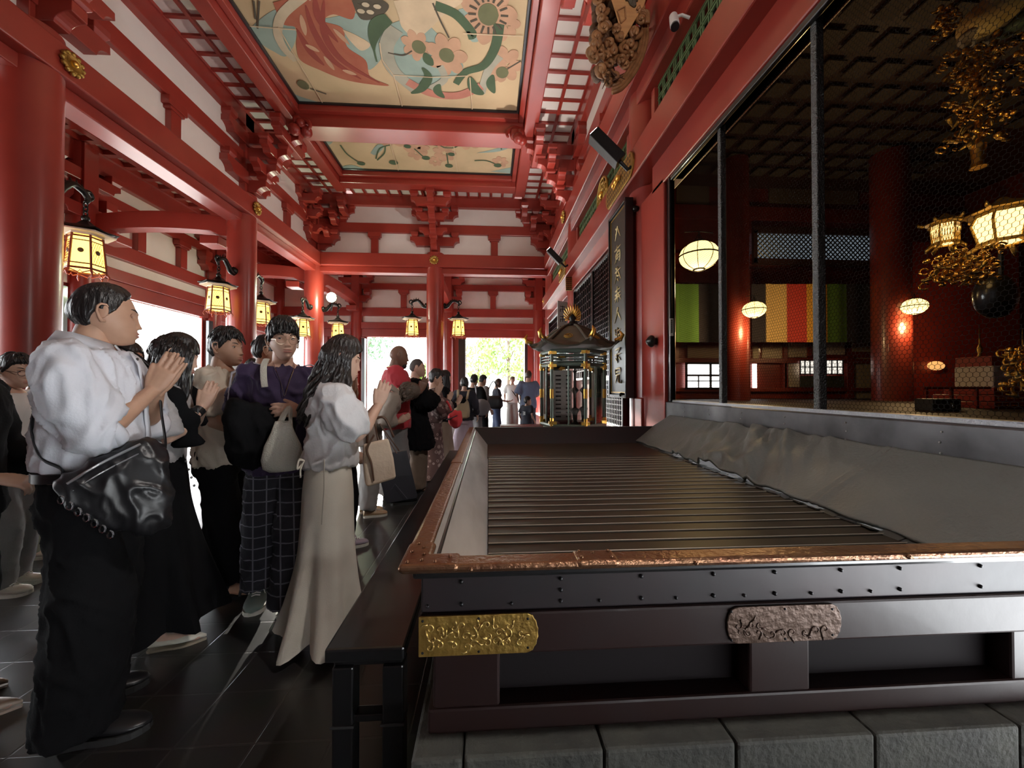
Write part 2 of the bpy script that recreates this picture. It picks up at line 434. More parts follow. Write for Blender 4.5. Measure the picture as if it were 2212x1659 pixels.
# ---- right wall: window head, transoms, shutters, sill
beam(2.25,2.62,-6,YB-.2,4.63,5.09,b=.02,lab='vermilion rail along the right wall above the window')
beam(2.45,2.7,-6,5.6,4.22,4.66,b=.02,lab='vermilion window head on the right wall')
beam(2.45,2.75,6.7,11.15,4.22,4.66,b=.02); beam(2.45,2.75,11.85,YB,4.22,4.66,b=.02)
beam(2.45,2.78,-6,YB,6.02,6.30,b=.02); beam(2.45,2.78,-6,YB,5.08,5.20,b=.02)
beam(2.45,2.57,5.22,6.02,0,4.3,b=.02,lab='flat vermilion jamb between window and column')
struct(MB().box(2.42,2.75,5.95,6.25,0,1.18).box(2.3,2.75,6.7,8.0,0,.5).build('trim_5',RED,bevel=.02))
GREEN=mat('green_lattice_paint',(.13,.20,.09),.5)
DARKV=mat('dark_void',(.012,.010,.009),.9)
def transom(y0,y1,z0,z1,x,name='transom'):
    r=sroot(name,(0,0,0),'green painted diagonal and square lattice transom high on the right wall')
    MB().box(x+.1,x+.14,y0,y1,z0,z1).build('backing',DARKV,r)
    g=MB(); p=.17; n=int((y1-y0)/p)
    for i in range(n+1):
        y=y0+(y1-y0)*i/n
        for d in (-.022,.022): g.box(x,x+.03,y+d-.009,y+d+.009,z0,z1)
    k=int((z1-z0)/p)
    for j in range(k+1):
        z=z0+(z1-z0)*j/k
        for d in (-.022,.022): g.box(x-.005,x+.025,y0,y1,z+d-.009,z+d+.009)
    g.build('lattice',GREEN,r)
    f=MB(); w=.12
    f.box(x-.06,x+.14,y0-w,y0,z0-.02,z1).box(x-.06,x+.14,y1,y1+w,z0-.02,z1)
    f.build('jamb',RED,r,bevel=.01)
transom(-1,5.75,5.22,6.0,2.62); transom(6.95,10.9,5.22,6.0,2.62); transom(12.1,15.5,5.22,6.0,2.62)
# black shutters (lattice) in the bay after the column
def shutter(y0,y1,z0,z1,x,p,name,lab):
    r=thing(name,lab,'shutter',(0,0,0))
    MB().box(x+.04,x+.07,y0,y1,z0,z1).build('backing',mat('shutter_black',(.014,.013,.012),.5),r)
    g=MB(); n=round((y1-y0)/p); k=round((z1-z0)/p)
    for i in range(n+1):
        y=y0+(y1-y0)*i/n; g.box(x,x+.035,y-.011,y+.011,z0,z1)
    for j in range(k+1):
        z=z0+(z1-z0)*j/k; g.box(x+.006,x+.04,y0,y1,z-.011,z+.011)
    g.build('lattice',BLACKL,r)
    f=MB(); w=.05
    f.box(x-.03,x+.08,y0-w,y0,z0-w,z1+w).box(x-.03,x+.08,y1,y1+w,z0-w,z1+w).box(x-.03,x+.08,y0,y1,z0-w,z0).box(x-.03,x+.08,y0,y1,z1,z1+w)
    f.build('frame',BLACKL,r,bevel=.008); return r
shutter(7.0,9.0,.62,1.5,2.5,.10,'lattice_shutter','lower black lattice shutter beside the glass shrine case')
shutter(7.0,9.0,1.6,4.12,2.5,.115,'lattice_shutter','large black lattice shutter behind the calligraphy board')
shutter(9.1,11.0,1.6,4.12,2.5,.20,'lattice_shutter','more open black lattice shutter further along the right wall')
shutter(12.0,15.6,1.2,4.0,2.5,.2,'lattice_shutter','farthest black lattice shutter on the right wall')
struct(MB().box(2.6,2.75,6.7,YB,0,4.3).build('wall_right',mat('dark_red_wood',(.16,.02,.015),.5)))

# ---- the big glass front and its sill
LEATHER=mat('grey_leather',(.17,.178,.168),.5,bump=(55,.25),noise_col=(2.5,(.135,.14,.132),.7))
STEELD=mat('dark_sheet_metal',(.13,.125,.13),.36,metal=.75,bump=(5,.12),noise_col=(4,(.05,.048,.05),.8))
r=sroot('window_1',(0,0,0),'large wire mesh screened opening above the offertory box on the right')
f=MB(); f.box(2.50,2.57,5.13,5.24,1.0,4.34).box(2.50,2.68,-5,5.13,4.22,4.34)
f.box(2.47,2.51,5.09,5.14,1.15,4.24).box(2.47,2.52,-5,5.06,4.16,4.23)
f.build('window_frame',BLACKL,r,bevel=.012)
f=MB()
for y in (4.02,2.80,1.58,.36): f.box(2.51,2.575,y-.028,y+.028,1.16,4.2)
f.build('mullion',mat('taped_steel',(.10,.10,.10),.42,metal=.7,bump=(70,.9)),r,bevel=.008)
MB().box(2.50,2.60,-5,5.1,1.145,1.172).build('bottom_rail',mat('rail_metal',(.30,.30,.32),.35,metal=.9,bump=(90,.4)),r)
def glass_mat(ior=1.45):
    m=bpy.data.materials.new('dusty_glass'); m.use_nodes=True; nt=m.node_tree; nt.nodes.clear()
    out=nt.nodes.new('ShaderNodeOutputMaterial'); tr=nt.nodes.new('ShaderNodeBsdfTransparent'); tr.inputs[0].default_value=(.80,.76,.72,1)
    gl=nt.nodes.new('ShaderNodeBsdfGlossy'); gl.inputs['Roughness'].default_value=.015
    fr=nt.nodes.new('ShaderNodeFresnel'); fr.inputs['IOR'].default_value=ior
    mx=nt.nodes.new('ShaderNodeMixShader'); nt.links.new(fr.outputs[0],mx.inputs[0]); nt.links.new(tr.outputs[0],mx.inputs[1]); nt.links.new(gl.outputs[0],mx.inputs[2]); nt.links.new(mx.outputs[0],out.inputs[0])
    return m
GLASS=glass_mat()

def mesh_mat(scale=34):
    m=bpy.data.materials.new('wire_mesh'); m.use_nodes=True; nt=m.node_tree; nt.nodes.clear()
    out=nt.nodes.new('ShaderNodeOutputMaterial'); tr=nt.nodes.new('ShaderNodeBsdfTransparent'); p=nt.nodes.new('ShaderNodeBsdfPrincipled')
    p.inputs['Specular IOR Level'].default_value=.1; p.inputs['Base Color'].default_value=(.010,.008,.007,1); p.inputs['Metallic'].default_value=0; p.inputs['Roughness'].default_value=.9
    tc=nt.nodes.new('ShaderNodeTexCoord'); N=nt.nodes; L=nt.links
    def vm(op,a,b=None):
        n=N.new('ShaderNodeVectorMath'); n.operation=op
        for k,v in enumerate((a,b)):
            if v is None: continue
            if isinstance(v,tuple): n.inputs[k].default_value=v
            else: L.new(v,n.inputs[k])
        return n
    def mm(op,a,b):
        n=N.new('ShaderNodeMath'); n.operation=op
        for k,v in enumerate((a,b)):
            if isinstance(v,(int,float)): n.inputs[k].default_value=v
            else: L.new(v,n.inputs[k])
        return n.outputs[0]
    p0=vm('MULTIPLY',tc.outputs['Object'],(0,scale,scale)).outputs[0]; p0=vm('ADD',p0,(0,400,400)).outputs[0]
    R_=(1,1.0,1.7320508); Hh=(0,.5,.8660254)
    a=vm('SUBTRACT',vm('MODULO',p0,R_).outputs[0],Hh).outputs[0]; b=vm('SUBTRACT',vm('MODULO',vm('SUBTRACT',p0,Hh).outputs[0],R_).outputs[0],Hh).outputs[0]
    a=vm('MULTIPLY',a,(0,1,1)).outputs[0]; b=vm('MULTIPLY',b,(0,1,1)).outputs[0]
    def hexd(v):
        q=vm('ABSOLUTE',v).outputs[0]; d=vm('DOT_PRODUCT',q,(0,.5,.8660254)).outputs['Value']; sp=N.new('ShaderNodeSeparateXYZ'); L.new(q,sp.inputs[0]); return mm('MAXIMUM',d,sp.outputs['Y'])
    dist=mm('MINIMUM',hexd(a),hexd(b))
    lt=N.new('ShaderNodeMath'); lt.operation='GREATER_THAN'; lt.inputs[1].default_value=.474; L.new(dist,lt.inputs[0])
    mx=nt.nodes.new('ShaderNodeMixShader')
    nt.links.new(lt.outputs[0],mx.inputs[0]); nt.links.new(tr.outputs[0],mx.inputs[1]); nt.links.new(p.outputs[0],mx.inputs[2]); nt.links.new(mx.outputs[0],out.inputs[0]); return m
MB().box(2.602,2.604,-5,5.1,1.17,4.2).build('wire_mesh',mesh_mat(),r)
# sheet-metal sill under the glass
m=MB(); m.box(2.46,2.75,-5,5.22,.86,1.145)
o=m.build('trim_6',STEELD,bevel=.012); struct(o,'dark sheet metal sill under the glass front')
m=MB(); random.seed(3)
for y in np.arange(.3,5.1,.55):
    for k in range(4): m.sphere((2.458,y+random.uniform(-.01,.01),.92+k*.058),.006,8,5)
struct(m.build('trim_7',mat('rivet_metal',(.35,.34,.33),.35,metal=.9),smooth='all'))
# ================================================================ THINGS
# ---- ceiling paintings (generic flower and ribbon design)
def pmat(n,c,c2=None): return mat(n,c,.75,noise_col=(1.6,c2 or tuple(x*.72 for x in c),.8))
SILK=mat('aged_silk',(.62,.47,.28),.75,noise_col=(.9,(.50,.38,.22),.9),bump=(60,.05))
PBLUE=pmat('painted_blue',(.33,.44,.38)); PRED=pmat('painted_red',(.36,.09,.05),(.44,.15,.08)); PGREEN=pmat('painted_green',(.07,.12,.06))
PPINK=pmat('painted_pink',(.58,.35,.22)); PCREAM=pmat('painted_cream',(.70,.55,.36)); PDARK=pmat('painted_ink',(.09,.075,.05)); PGOLD=pmat('painted_ochre',(.45,.27,.09))
PGREY=pmat('painted_grey',(.42,.41,.32)); PWHITE=pmat('painted_white',(.62,.53,.37))
def painting(label,x0,x1,y0,y1,z):
    r=thing('ceiling_painting',label,'painting',((x0+x1)/2,(y0+y1)/2,z))
    cx,cy=(x0+x1)/2,(y0+y1)/2
    MB().box(x0-cx,x1-cx,y0-cy,y1-cy,0,.03).build('canvas',SILK,r)
    f=MB(); w=.07
    f.box(x0-cx,x0-cx+w,y0-cy,y1-cy,-.05,0).box(x1-cx-w,x1-cx,y0-cy,y1-cy,-.05,0).box(x0-cx+w,x1-cx-w,y0-cy,y0-cy+w,-.05,0).box(x0-cx+w,x1-cx-w,y1-cy-w,y1-cy,-.05,0)
    f.build('frame',BLACKL,r,bevel=.008)
    return r
ZI=[0]
def zoff(z):
    ZI[0]+=1; return z-.00012*(ZI[0]%40)
def blob(m,poly,z,n=6):
    z=zoff(z)
    p=smooth_path(list(poly)+[poly[0]],n)[:-1]; m.rings([[(q.x,q.y,z) for q in p],[(q.x,q.y,z-.004) for q in p]])
def ribbon(m,pts,w,z,n=8):
    z=zoff(z)
    P=smooth_path([(a,b,0) for a,b in pts],n); k=len(P); L=[];R=[]
    for i,p in enumerate(P):
        t=(P[min(i+1,k-1)]-P[max(i-1,0)]).normalized(); nn=Vector((-t.y,t.x,0)); u=i/(k-1); ww=(w if not callable(w) else w(u))
        L.append(p+nn*ww); R.append(p-nn*ww)
    m.rings([[(a.x,a.y,z),(b.x,b.y,z),(b.x,b.y,z-.004),(a.x,a.y,z-.004)] for a,b in zip(L,R)])
ZP=9.25
rp=painting('large ceiling painting with red drapery, green ribbons and pink blossoms',-5.27,.87,1.75,10.90,ZP)
def onp(px): # picture pixel -> local painting coordinate
    p=at_z(px[0],px[1],ZP); return (p.x-rp.location.x,p.y-rp.location.y)
def P(*l): return [onp(q) for q in l]
m=MB()
blob(m,P((540,60),(600,20),(640,70),(620,120),(590,110),(560,90)),-.002); blob(m,P((700,40),(800,30),(840,90),(800,150),(760,120),(720,90)),-.002)
blob(m,P((820,60),(900,40),(960,90),(1000,150),(920,180),(850,150)),-.002); blob(m,P((990,20),(1060,10),(1070,60),(1020,90)),-.002); blob(m,P((610,185),(640,205),(700,226),(640,226)),-.002); blob(m,P((900,120),(960,150),(930,190),(860,170)),-.002)
m.build('blue_cloud',PBLUE,rp)
m=MB(); blob(m,P((590,5),(640,-10),(700,-20),(760,0),(762,40),(720,30),(700,45),(740,60),(750,100),(790,130),(800,165),(840,184),(790,180),(740,170),(690,150),(650,130),(640,100),(640,60),(610,50)),-.006); m.build('red_drapery',PRED,rp)
m=MB()
for a in (((660,10),(680,70),(720,130),(780,170)),((700,0),(700,70),(740,130),(820,178)),((640,60),(670,110),(700,140)),((680,-10),(690,40),(730,90))): ribbon(m,P(*a),lambda u:.07*math.sin(PI*u)+.012,-.011)
m.build('drapery_fold',pmat('painted_dark_red',(.30,.05,.035)),rp)
m=MB()
for a in (((650,30),(660,75)),((720,60),(755,95)),((700,120),(722,150)),((660,95),(690,110)),((740,150),(770,160))): ribbon(m,P(*a),lambda u:.05*math.sin(PI*u)+.008,-.012)
m.build('drapery_light',PPINK,rp)
m=MB(); blob(m,P((760,0),(800,-10),(840,10),(820,35),(780,40)),-.008); blob(m,P((772,5),(806,20),(798,36),(775,30)),-.012); m.build('dark_patterning',PDARK,rp)
m=MB()
for c in ((790,8),(800,24),(815,12),(780,22)):
    q=onp(c); blob(m,[(q[0]+.08*math.cos(a),q[1]+.05*math.sin(a)) for a in np.linspace(0,2*PI,7)[:-1]],-.017,3)
m.build('pale_patterning',PWHITE,rp)
m=MB(); ribbon(m,P((655,-10),(610,30),(600,70),(615,105),(640,130)),.09,-.010); ribbon(m,P((700,-30),(660,-10)),.1,-.010); m.build('pale_scarf',PWHITE,rp)
m=MB(); blob(m,P((850,0),(900,-5),(950,-10),(1000,0),(960,30),(930,60),(900,80),(870,60),(860,30)),-.008); blob(m,P((740,62),(770,75),(800,95),(780,108),(755,85)),-.008); m.build('pale_cloud',PCREAM,rp)
m=MB()
ribbon(m,P((840,38),(815,55),(806,90),(814,132)),lambda u:.14*math.sin(PI*min(1,u+.2))+.02,-.012)
ribbon(m,P((940,10),(985,30),(1020,70),(1010,75)),.10,-.012)
ribbon(m,P((1078,50),(1070,100),(1045,140),(1005,155),(985,180)),lambda u:.12-.04*u,-.012)
ribbon(m,P((912,145),(925,165),(910,190),(888,200)),lambda u:.10*math.sin(PI*u)+.02,-.012)
ribbon(m,P((950,180),(945,195),(960,210)),lambda u:.10*math.sin(PI*u)+.015,-.012); ribbon(m,P((1015,165),(1025,190),(1045,202)),lambda u:.12*math.sin(PI*u)+.03,-.012); ribbon(m,P((1065,160),(1060,180),(1068,200)),lambda u:.10*math.sin(PI*u)+.02,-.012)
ribbon(m,P((918,112),(925,128),(935,140)),lambda u:.10*math.sin(PI*u)+.02,-.012)
m.build('green_ribbon',PGREEN,rp)
m=MB(); ribbon(m,P((880,175),(930,200),(990,205),(1040,185)),.12,-.011); m.build('pink_ribbon',pmat('painted_rose',(.55,.22,.16)),rp)
m=MB(); ribbon(m,P((855,60),(835,100),(850,150),(900,195)),.16,-.010); ribbon(m,P((930,190),(960,170),(950,140)),.09,-.010); ribbon(m,P((1040,200),(1055,150),(1080,120)),.1,-.010); m.build('grey_ribbon',PGREY,rp)
m=MB()
def flower(m,c,R_,n,z,sq=.7):
    q=onp(c)
    for k in range(n):
        a=2*PI*k/n; ca,sa=math.cos(a),math.sin(a); p=[]
        for u,w in ((.15,0),(.45,.26),(.8,.26),(1,.0),(.8,-.26),(.45,-.26)):
            p.append((q[0]+R_*(u*ca-w*sa),q[1]+R_*(u*sa+w*ca)*1.2))
        blob(m,p,z,4)
for c,R_ in (((1055,30),.62),((1095,50),.3),((1090,140),.45),((1075,150),.3),((900,98),.35),((965,120),.5)): flower(m,c,R_,7,-.010)
m.build('pink_blossom',PPINK,rp)
m=MB()
for c,R_ in (((1055,30),.22),((905,100),.16),((655,182),.14),((1085,155),.16),((965,118),.18)):
    q=onp(c); blob(m,[(q[0]+R_*math.cos(a),q[1]+R_*1.1*math.sin(a)) for a in np.linspace(0,2*PI,9)[:-1]],-.018,3)
m.build('seed_head',pmat('painted_olive',(.16,.17,.08)),rp)
m=MB()
for a in (((670,190),(705,202)),((1095,148),(1125,130)),((838,112),(870,118),(890,108)),((610,165),(615,180),(628,192),(636,206)),((548,0),(552,40)),((560,0),(556,60)),((935,5),(950,40),(970,80))): ribbon(m,P(*a),.018,-.014)
for k in range(16):
    q=onp((1055,30)); a=2*PI*k/16; ribbon(m,[(q[0]+.26*math.cos(a),q[1]+.28*math.sin(a)),(q[0]+.42*math.cos(a),q[1]+.46*math.sin(a))],.022,-.019,2)
m.build('ink_line',PDARK,rp)
m=MB()
for a in (((520,52),(560,56),(640,62)),((600,55),(700,226)),((820,90),(850,160),(1010,162)),((850,160),(870,232)),((1015,165),(1020,235)),((1000,70),(1130,76))): ribbon(m,P(*a),.012,-.0195,2)
m.build('paper_seam',PCREAM,rp)
rp=painting('smaller ceiling painting of scattered lotus flowers beyond the cross beam',-5.27,.87,11.90,14.13,ZP)
m=MB(); blob(m,P((690,290),(720,296),(715,310),(700,312)),-.002); blob(m,P((730,362),(760,356),(800,368),(860,373),(735,373)),-.002); blob(m,P((1060,370),(1100,362),(1116,360),(1116,374)),-.002); blob(m,P((1030,330),(1080,318),(1116,298),(1116,310),(1080,326)),-.002); blob(m,P((800,330),(815,312),(830,316),(812,334)),-.002); m.build('blue_cloud',PBLUE,rp)
m=MB()
for c,R_ in (((880,302),.5),((905,318),.35),((1010,298),.5),((830,300),.3),((960,330),.4),((900,330),.35),((1080,350),.3),((940,348),.25)): flower(m,c,R_,7,-.008)
m.build('pink_blossom',PPINK,rp)
m=MB()
for c,R_ in (((825,298),.16),((880,315),.12),((920,340),.14),((975,332),.12),((1010,304),.15),((780,352),.14),((850,350),.16),((970,357),.14),((1075,356),.14)):
    q=onp(c); blob(m,[(q[0]+R_*math.cos(a),q[1]+R_*.8*math.sin(a)) for a in np.linspace(0,2*PI,9)[:-1]],-.018,3)
m.build('seed_head',PGREEN,rp)
m=MB()
for a in (((735,312),(750,332),(775,350)),((812,342),(820,320),(842,312)),((815,345),(830,330),(832,315)),((895,320),(915,338)),((895,302),(930,304),(960,318)),((893,306),(925,310),(945,314)),((960,318),(980,318),(992,312)),((965,330),(968,352)),((1025,346),(1050,346),(1072,354)),((1076,302),(1082,312),(1083,322))): ribbon(m,P(*a),.022,-.014,5)
m.build('ink_line',PGREEN,rp)
m=MB(); ribbon(m,P((838,292),(862,372)),.012,-.0195,2); ribbon(m,P((978,298),(988,370)),.012,-.0195,2); m.build('paper_seam',PCREAM,rp)

# ---- hexagonal hanging lanterns on dragon arms
LGLOW=emat('lantern_paper',(1.0,.66,.13),2.6,base=(.8,.6,.2))
LWHITE=mat('lantern_eave_white',(.75,.70,.6),.6)
LWOOD=mat('lantern_red_frame',(.22,.05,.03),.4)
def hexring(r,z,n=6,ph=0): return [Vector((r*math.cos(ph+2*PI*k/n),r*math.sin(ph+2*PI*k/n),z)) for k in range(n)]
def make_lantern(arm_dir):
    r=thing('hanging_lantern','x','lantern',(0,0,0),0,'lit lanterns on the columns')
    b=MB(); b.rings([hexring(.21,-.60),hexring(.265,-.02)]) # paper body
    # local frame: z=0 top of body
    b=MB(); b.rings([hexring(.262,-.56),hexring(.212,0.0)]); b.build('paper_panel',LGLOW,r)
    f=MB()
    for k in range(6):
        a=2*PI*k/6; c,s=math.cos(a),math.sin(a)
        f.tube([(.275*c,.275*s,-.63),(.222*c,.222*s,.03)],.017,6)
    for rr,z,h in ((.285,-.585,.03),(.275,-.50,.022),(.222,-.02,.03),(.232,-.09,.018)):
        f.rings([hexring(rr,z),hexring(rr,z+h),hexring(rr-.03,z+h),hexring(rr-.03,z)],cap=False)
    # diagonal lattice on every side
    for k in range(6):
        a0=2*PI*k/6; a1=2*PI*(k+1)/6
        def pt(u,v):
            rr=.268+( .222-.268)*v; z=-.48+.39*v
            return Vector((rr*math.cos(a0)*(1-u)+rr*math.cos(a1)*u, rr*math.sin(a0)*(1-u)+rr*math.sin(a1)*u, z))
        if k%2==0:
            for q in range(-4,5):
                for sg in (1,-1):
                    u0,u1=.12,.88; v0=q*.25+ (0 if sg>0 else 1); v1=v0+sg*1.1
                    # clip v to 0..1
                    t0=0;t1=1
                    dv=v1-v0
                    ts=sorted([(0-v0)/dv,(1-v0)/dv]); t0=max(0,ts[0]); t1=min(1,ts[1])
                    if t1-t0>.02: f.tube([pt(u0+(u1-u0)*t0,v0+dv*t0),pt(u0+(u1-u0)*t1,v0+dv*t1)],.0032,4)
    f.build('frame',LWOOD,r)
    m=MB()
    for k in range(0,6):
        a=2*PI*(k+.5)/6; c,s=math.cos(a),math.sin(a); p=Vector((.214*c,.214*s,-.26))
        m.sphere(p,(.012,.042,.042),10,6,Matrix.Rotation(a,3,'Z'))
    m.build('crest',mat('crest_brown',(.10,.06,.02),.5),r)
    w=MB(); w.rings([hexring(.40,.06),hexring(.40,.085),hexring(.24,.075),hexring(.24,.03)],cap=True); w.build('eave',LWHITE,r)
    ro=MB()
    prof=[(.44,.10),(.425,.085),(.36,.13),(.25,.17),(.15,.22),(.07,.30),(.03,.34)]
    rs=[]
    for rr,z in prof:
        ring=[]
        for k in range(12):
            a=2*PI*k/12; corner=(k%2==0); q=rr*(1 if corner else math.cos(PI/6)); zz=z+(.035*(rr/.44)**3 if corner else 0)
            ring.append(Vector((q*math.cos(a),q*math.sin(a),zz)))
        rs.append(ring)
    ro.rings(rs); ro.sphere((0,0,.36),.06,10,7); ro.build('roof',BRONZE,r,smooth=30.0)
    a=MB()
    for k in range(6):   # feet of the body
        an=2*PI*k/6; c,s=math.cos(an),math.sin(an); a.tube([(.27*c,.27*s,-.60),(.31*c,.31*s,-.66),(.29*c,.29*s,-.72)],[.02,.016,.006],6)
    for k in range(6):
        p0=Vector((.27*math.cos(2*PI*k/6),.27*math.sin(2*PI*k/6),-.60)); p1=Vector((.27*math.cos(2*PI*(k+1)/6),.27*math.sin(2*PI*(k+1)/6),-.60)); mid=(p0+p1)/2
        a.tube([p0,p0*.6+p1*.4-Vector((0,0,.05)),mid-Vector((0,0,.01)),p0*.4+p1*.6-Vector((0,0,.05)),p1],.010,5)
    a.build('foot_fringe',mat('lantern_fringe_red',(.45,.10,.06),.45),r)
    ch=MB()
    for k in range(3): 
        M=Matrix.Rotation(PI/2*(k%2),3,'Z')
        pts=[M@Vector((.035*math.cos(t),0,.05*math.sin(t))) + Vector((0,0,.45+.075*k)) for t in np.linspace(0,2*PI,11)]
        ch.tube(pts,.012,5,cap=False)
    ch.build('chain',BRONZE,r,smooth='all')
    # dragon arm: s-curve toward local -X (column side)
    ar=MB()
    pts=smooth_path([(0,0,.64),(.03,0,.72),(-.05,0,.82),(-.22,0,.86),(-.36,0,.74),(-.46,0,.62),(-.60,0,.60)],7)
    k=len(pts); ar.tube(pts,[.035+.045*(i/(k-1)) for i in range(k)],10)
    ar.tube(smooth_path([(-.05,0,.82),(.06,0,.86),(.12,0,.78),(.07,0,.70)],5),[.04-.0015*i for i in range(16)],8)
    for i in range(2,k-3,4):
        ar.tube([pts[i],pts[i]+Vector((-.02,0,.12))],[.03,.004],6)
    ar.tube([(-.62,0,.66),(-.54,0,.62)],[.12,.10],14)
    ar.build('dragon_arm',BRONZE,r,smooth='all')
    return r
LZ=4.12
lan=make_lantern(None); lan.location=(XL-.05,7.25,LZ-.13); lan.rotation_euler=(0,0,PI/2); lan['label']='largest lit hexagonal lantern on the near left column above the praying man'
for (x,y,rz,lab) in [(XL,10.55,-PI/2,'lit lantern in front of the second left column above the man in a beige T-shirt'),
    (XL,12.45,PI/2,'lit lantern on the far side of the second left column'),
    (XL,15.15,-PI/2,'lantern with dark roof partly behind the black hair of the spectacled youth'),
    (XL+.95,YB,0,'lit lantern on the corner column under the glaring floodlight'),
    (XC-.95,YB,PI,'lit lantern left of the middle column at the far end'),
    (XC+.95,YB,0,'lit lantern right of the middle column at the far end')]:
    dup(lan,(x,y,LZ-(.17 if y<15 else .2 if x<-5 else 0)),rz,lab)
# floodlight above the corner lantern
fl=thing('floodlight','round glaring white floodlight glowing above the corner column lantern','lamp',at_y(717,643,15.6))
MB().lathe([(.02,.10),(.16,.08),(.20,0),(.19,-.02)],18,M=Matrix.Rotation(-PI/2,3,'X')).build('housing',BLACKM,fl,smooth='all')
MB().sphere((0,-.05,0),(.19,.10,.19),18,10).build('lens',emat('flood_lens',(.86,1.0,.62),60),fl,smooth='all')
MB().tube([(-.02,.1,-.05),(-.05,.15,-.3),(-.15,.3,-.45)],.03,8).build('bracket',BLACKM,fl)

# ---- gold rosettes on the beams
def rosette(p,axis,lab,R_=.19):
    r=thing('gilt_rosette',lab,'ornament',p,0,'gilt rosettes on the beams'); 
    M={'x':Matrix.Rotation(PI/2,3,'Y'),'-y':Matrix.Rotation(PI/2,3,'X'),'-x':Matrix.Rotation(-PI/2,3,'Y')}[axis]
    m=MB()
    for k in range(12):
        a=2*PI*k/12; m.sphere(M@Vector((R_*.8*math.cos(a),R_*.8*math.sin(a),.02)),R_*.2,8,6)
    m.lathe([(R_*.82,0),(R_*.82,.03),(R_*.6,.045),(R_*.55,.03),(R_*.3,.03)],20,M=M); m.build('petal_rim',GOLDD,r,smooth='all')
    MB().sphere(M@Vector((0,0,.05)),R_*.28,10,8).build('boss',GOLD,r,smooth='all')
rosette((-6.70,6.55,6.55),'x','gilt rosette on the left tie beam at the nearest column')
rosette((-6.70,11.5,6.54),'x','gilt rosette on the left tie beam at the second column')
rosette((XC,YB-.40,6.54),'-y','gilt rosette on the far tie beam above the middle column')
rosette((2.28,11.5,6.54),'-x','gilt rosette on the right tie beam seen edge on')
rosette((2.28,15.6,4.9),'-x','small gilt rosette at the far end of the right rail',.12)
rosette((OX+.25,11.2,4.72),'x','gilt rosette on the door lintel of the left aisle',.15)

# ---- gilt openwork plates on the right rail
def gold_plate(p0,p1,z0,z1,x,lab,hexa=True):
    r=thing('gilt_plate',lab,'ornament',(x,(p0+p1)/2,(z0+z1)/2),0); L=(p1-p0)/2; H=(z1-z0)/2
    poly=[(-L,0),(-L*.93,H*.6),(-L*.8,H),(L*.8,H),(L*.93,H*.6),(L,0),(L*.93,-H*.6),(L*.8,-H),(-L*.8,-H),(-L*.93,-H*.6)] if hexa else [(-L,-H),(-L,H),(L,H),(L,-H)]
    m=MB(); m.prism(poly,lambda u,v,d:(d,u,v),0,.03); m.build('plate',GOLDD,r,bevel=.006)
    g=MB(); n=int(L*2/.09); k=int(2*H/.09)
    for i in range(n):
        for j in range(k):
            u=-L*.86+L*1.72*(i+.5)/n; v=-H*.86+H*1.72*(j+.5)/k
            g.box(-.002,.01,u-.017,u+.017,v-.026,v+.026)
    g.build('piercing',mat('pierced_dark',(.05,.02,.012),.6),r)
    h=MB(); 
    for k in range(3): h.sphere((-.04,-.12+.12*k,.02),(.04,.05,.05),10,7)
    h.tube([(-.05,-.12,-.02),(-.07,0,-.12),(-.05,.12,-.02)],.014,6); h.build('boss',GOLD,r,smooth='all')
    return r
gold_plate(5.75,7.15,4.66,5.07,2.221,'long gilt openwork plate on the right rail near the spotlight')
gold_plate(11.0,12.1,4.66,5.07,2.221,'further gilt openwork plate on the right rail beside the small spotlight')
p=MB(); 
pl=thing('gilt_plate','square gilt lattice cap below the further gilt plate','ornament',(2.38,11.2,4.42))
MB().box(-.1,.1,-.03,.03,-.2,.2).build('plate',GOLDD,pl)
g=MB()
for i in range(4):
    for j in range(7): g.obox((-.075+.05*i,-.032,-.17+.057*j),(.03,.006,.034),Matrix.Rotation(PI/4,3,'Y'))
g.build('piercing',MATS['pierced_dark'],pl)
# carved gilt roundels on the transom
rr=thing('gilt_roundel','gilt carved openwork roundel hung on the green transom','ornament',(2.5,8.2,5.55))
m=MB(); M=Matrix.Rotation(-PI/2,3,'Y')
for k in range(3): m.tube([M@Vector((.36*(1-.3*k)*math.cos(t),.36*(1-.3*k)*math.sin(t),.02)) for t in np.linspace(0,2*PI,25)],.025,6,cap=False)
for k in range(10):
    a=2*PI*k/10; m.tube([M@Vector((.1*math.cos(a),.1*math.sin(a),.02)),M@Vector((.36*math.cos(a+.3),.36*math.sin(a+.3),.02))],.02,6)
m.build('openwork',GOLDD,rr,smooth='all'); MB().sphere(M@Vector((0,0,.03)),.08,12,8).build('boss',GOLD,rr,smooth='all')

# ---- spotlights on the right wall
def spot_fixture(p,d,lab,s=1.0):
    r=thing('spotlight',lab,'lamp',p,0)
    d=Vector(d).normalized(); q=d.to_track_quat('Z','Y').to_matrix()
    b=MB(); b.box(-.11*s,.11*s,-.09*s,.09*s,0,.62*s,q.to_4x4()); b.build('housing',BLACKM,r,bevel=.012)
    c=MB(); c.box(-.09*s,.09*s,-.07*s,.07*s,.615*s,.625*s,q.to_4x4()); c.build('lens',emat('spot_lens',(1,.94,.88),30),r)
    y=MB(); y.tube([(.0,0,0),(.12,.02,-.1),(.2,.02,-.05)],.03,8); y.build('bracket',BLACKM,r)
    return r
SP1=at_x(1340,350,2.05); SP2=at_x(1212,568,2.05)
d1=Vector((-.9,.15,1.0)).normalized()
spot_fixture(SP1,d1,'black box spotlight on the right rail above the long gilt plate')
spot_fixture(SP2,d1,'black box spotlight on the right rail at the further gilt plate',.85)
SP3=Vector((2.12,.7,4.86)); d3=(Vector((-.7,2.4,.8))-SP3).normalized()  # extra spotlight out of view, added to brighten faces, padded slope and liner
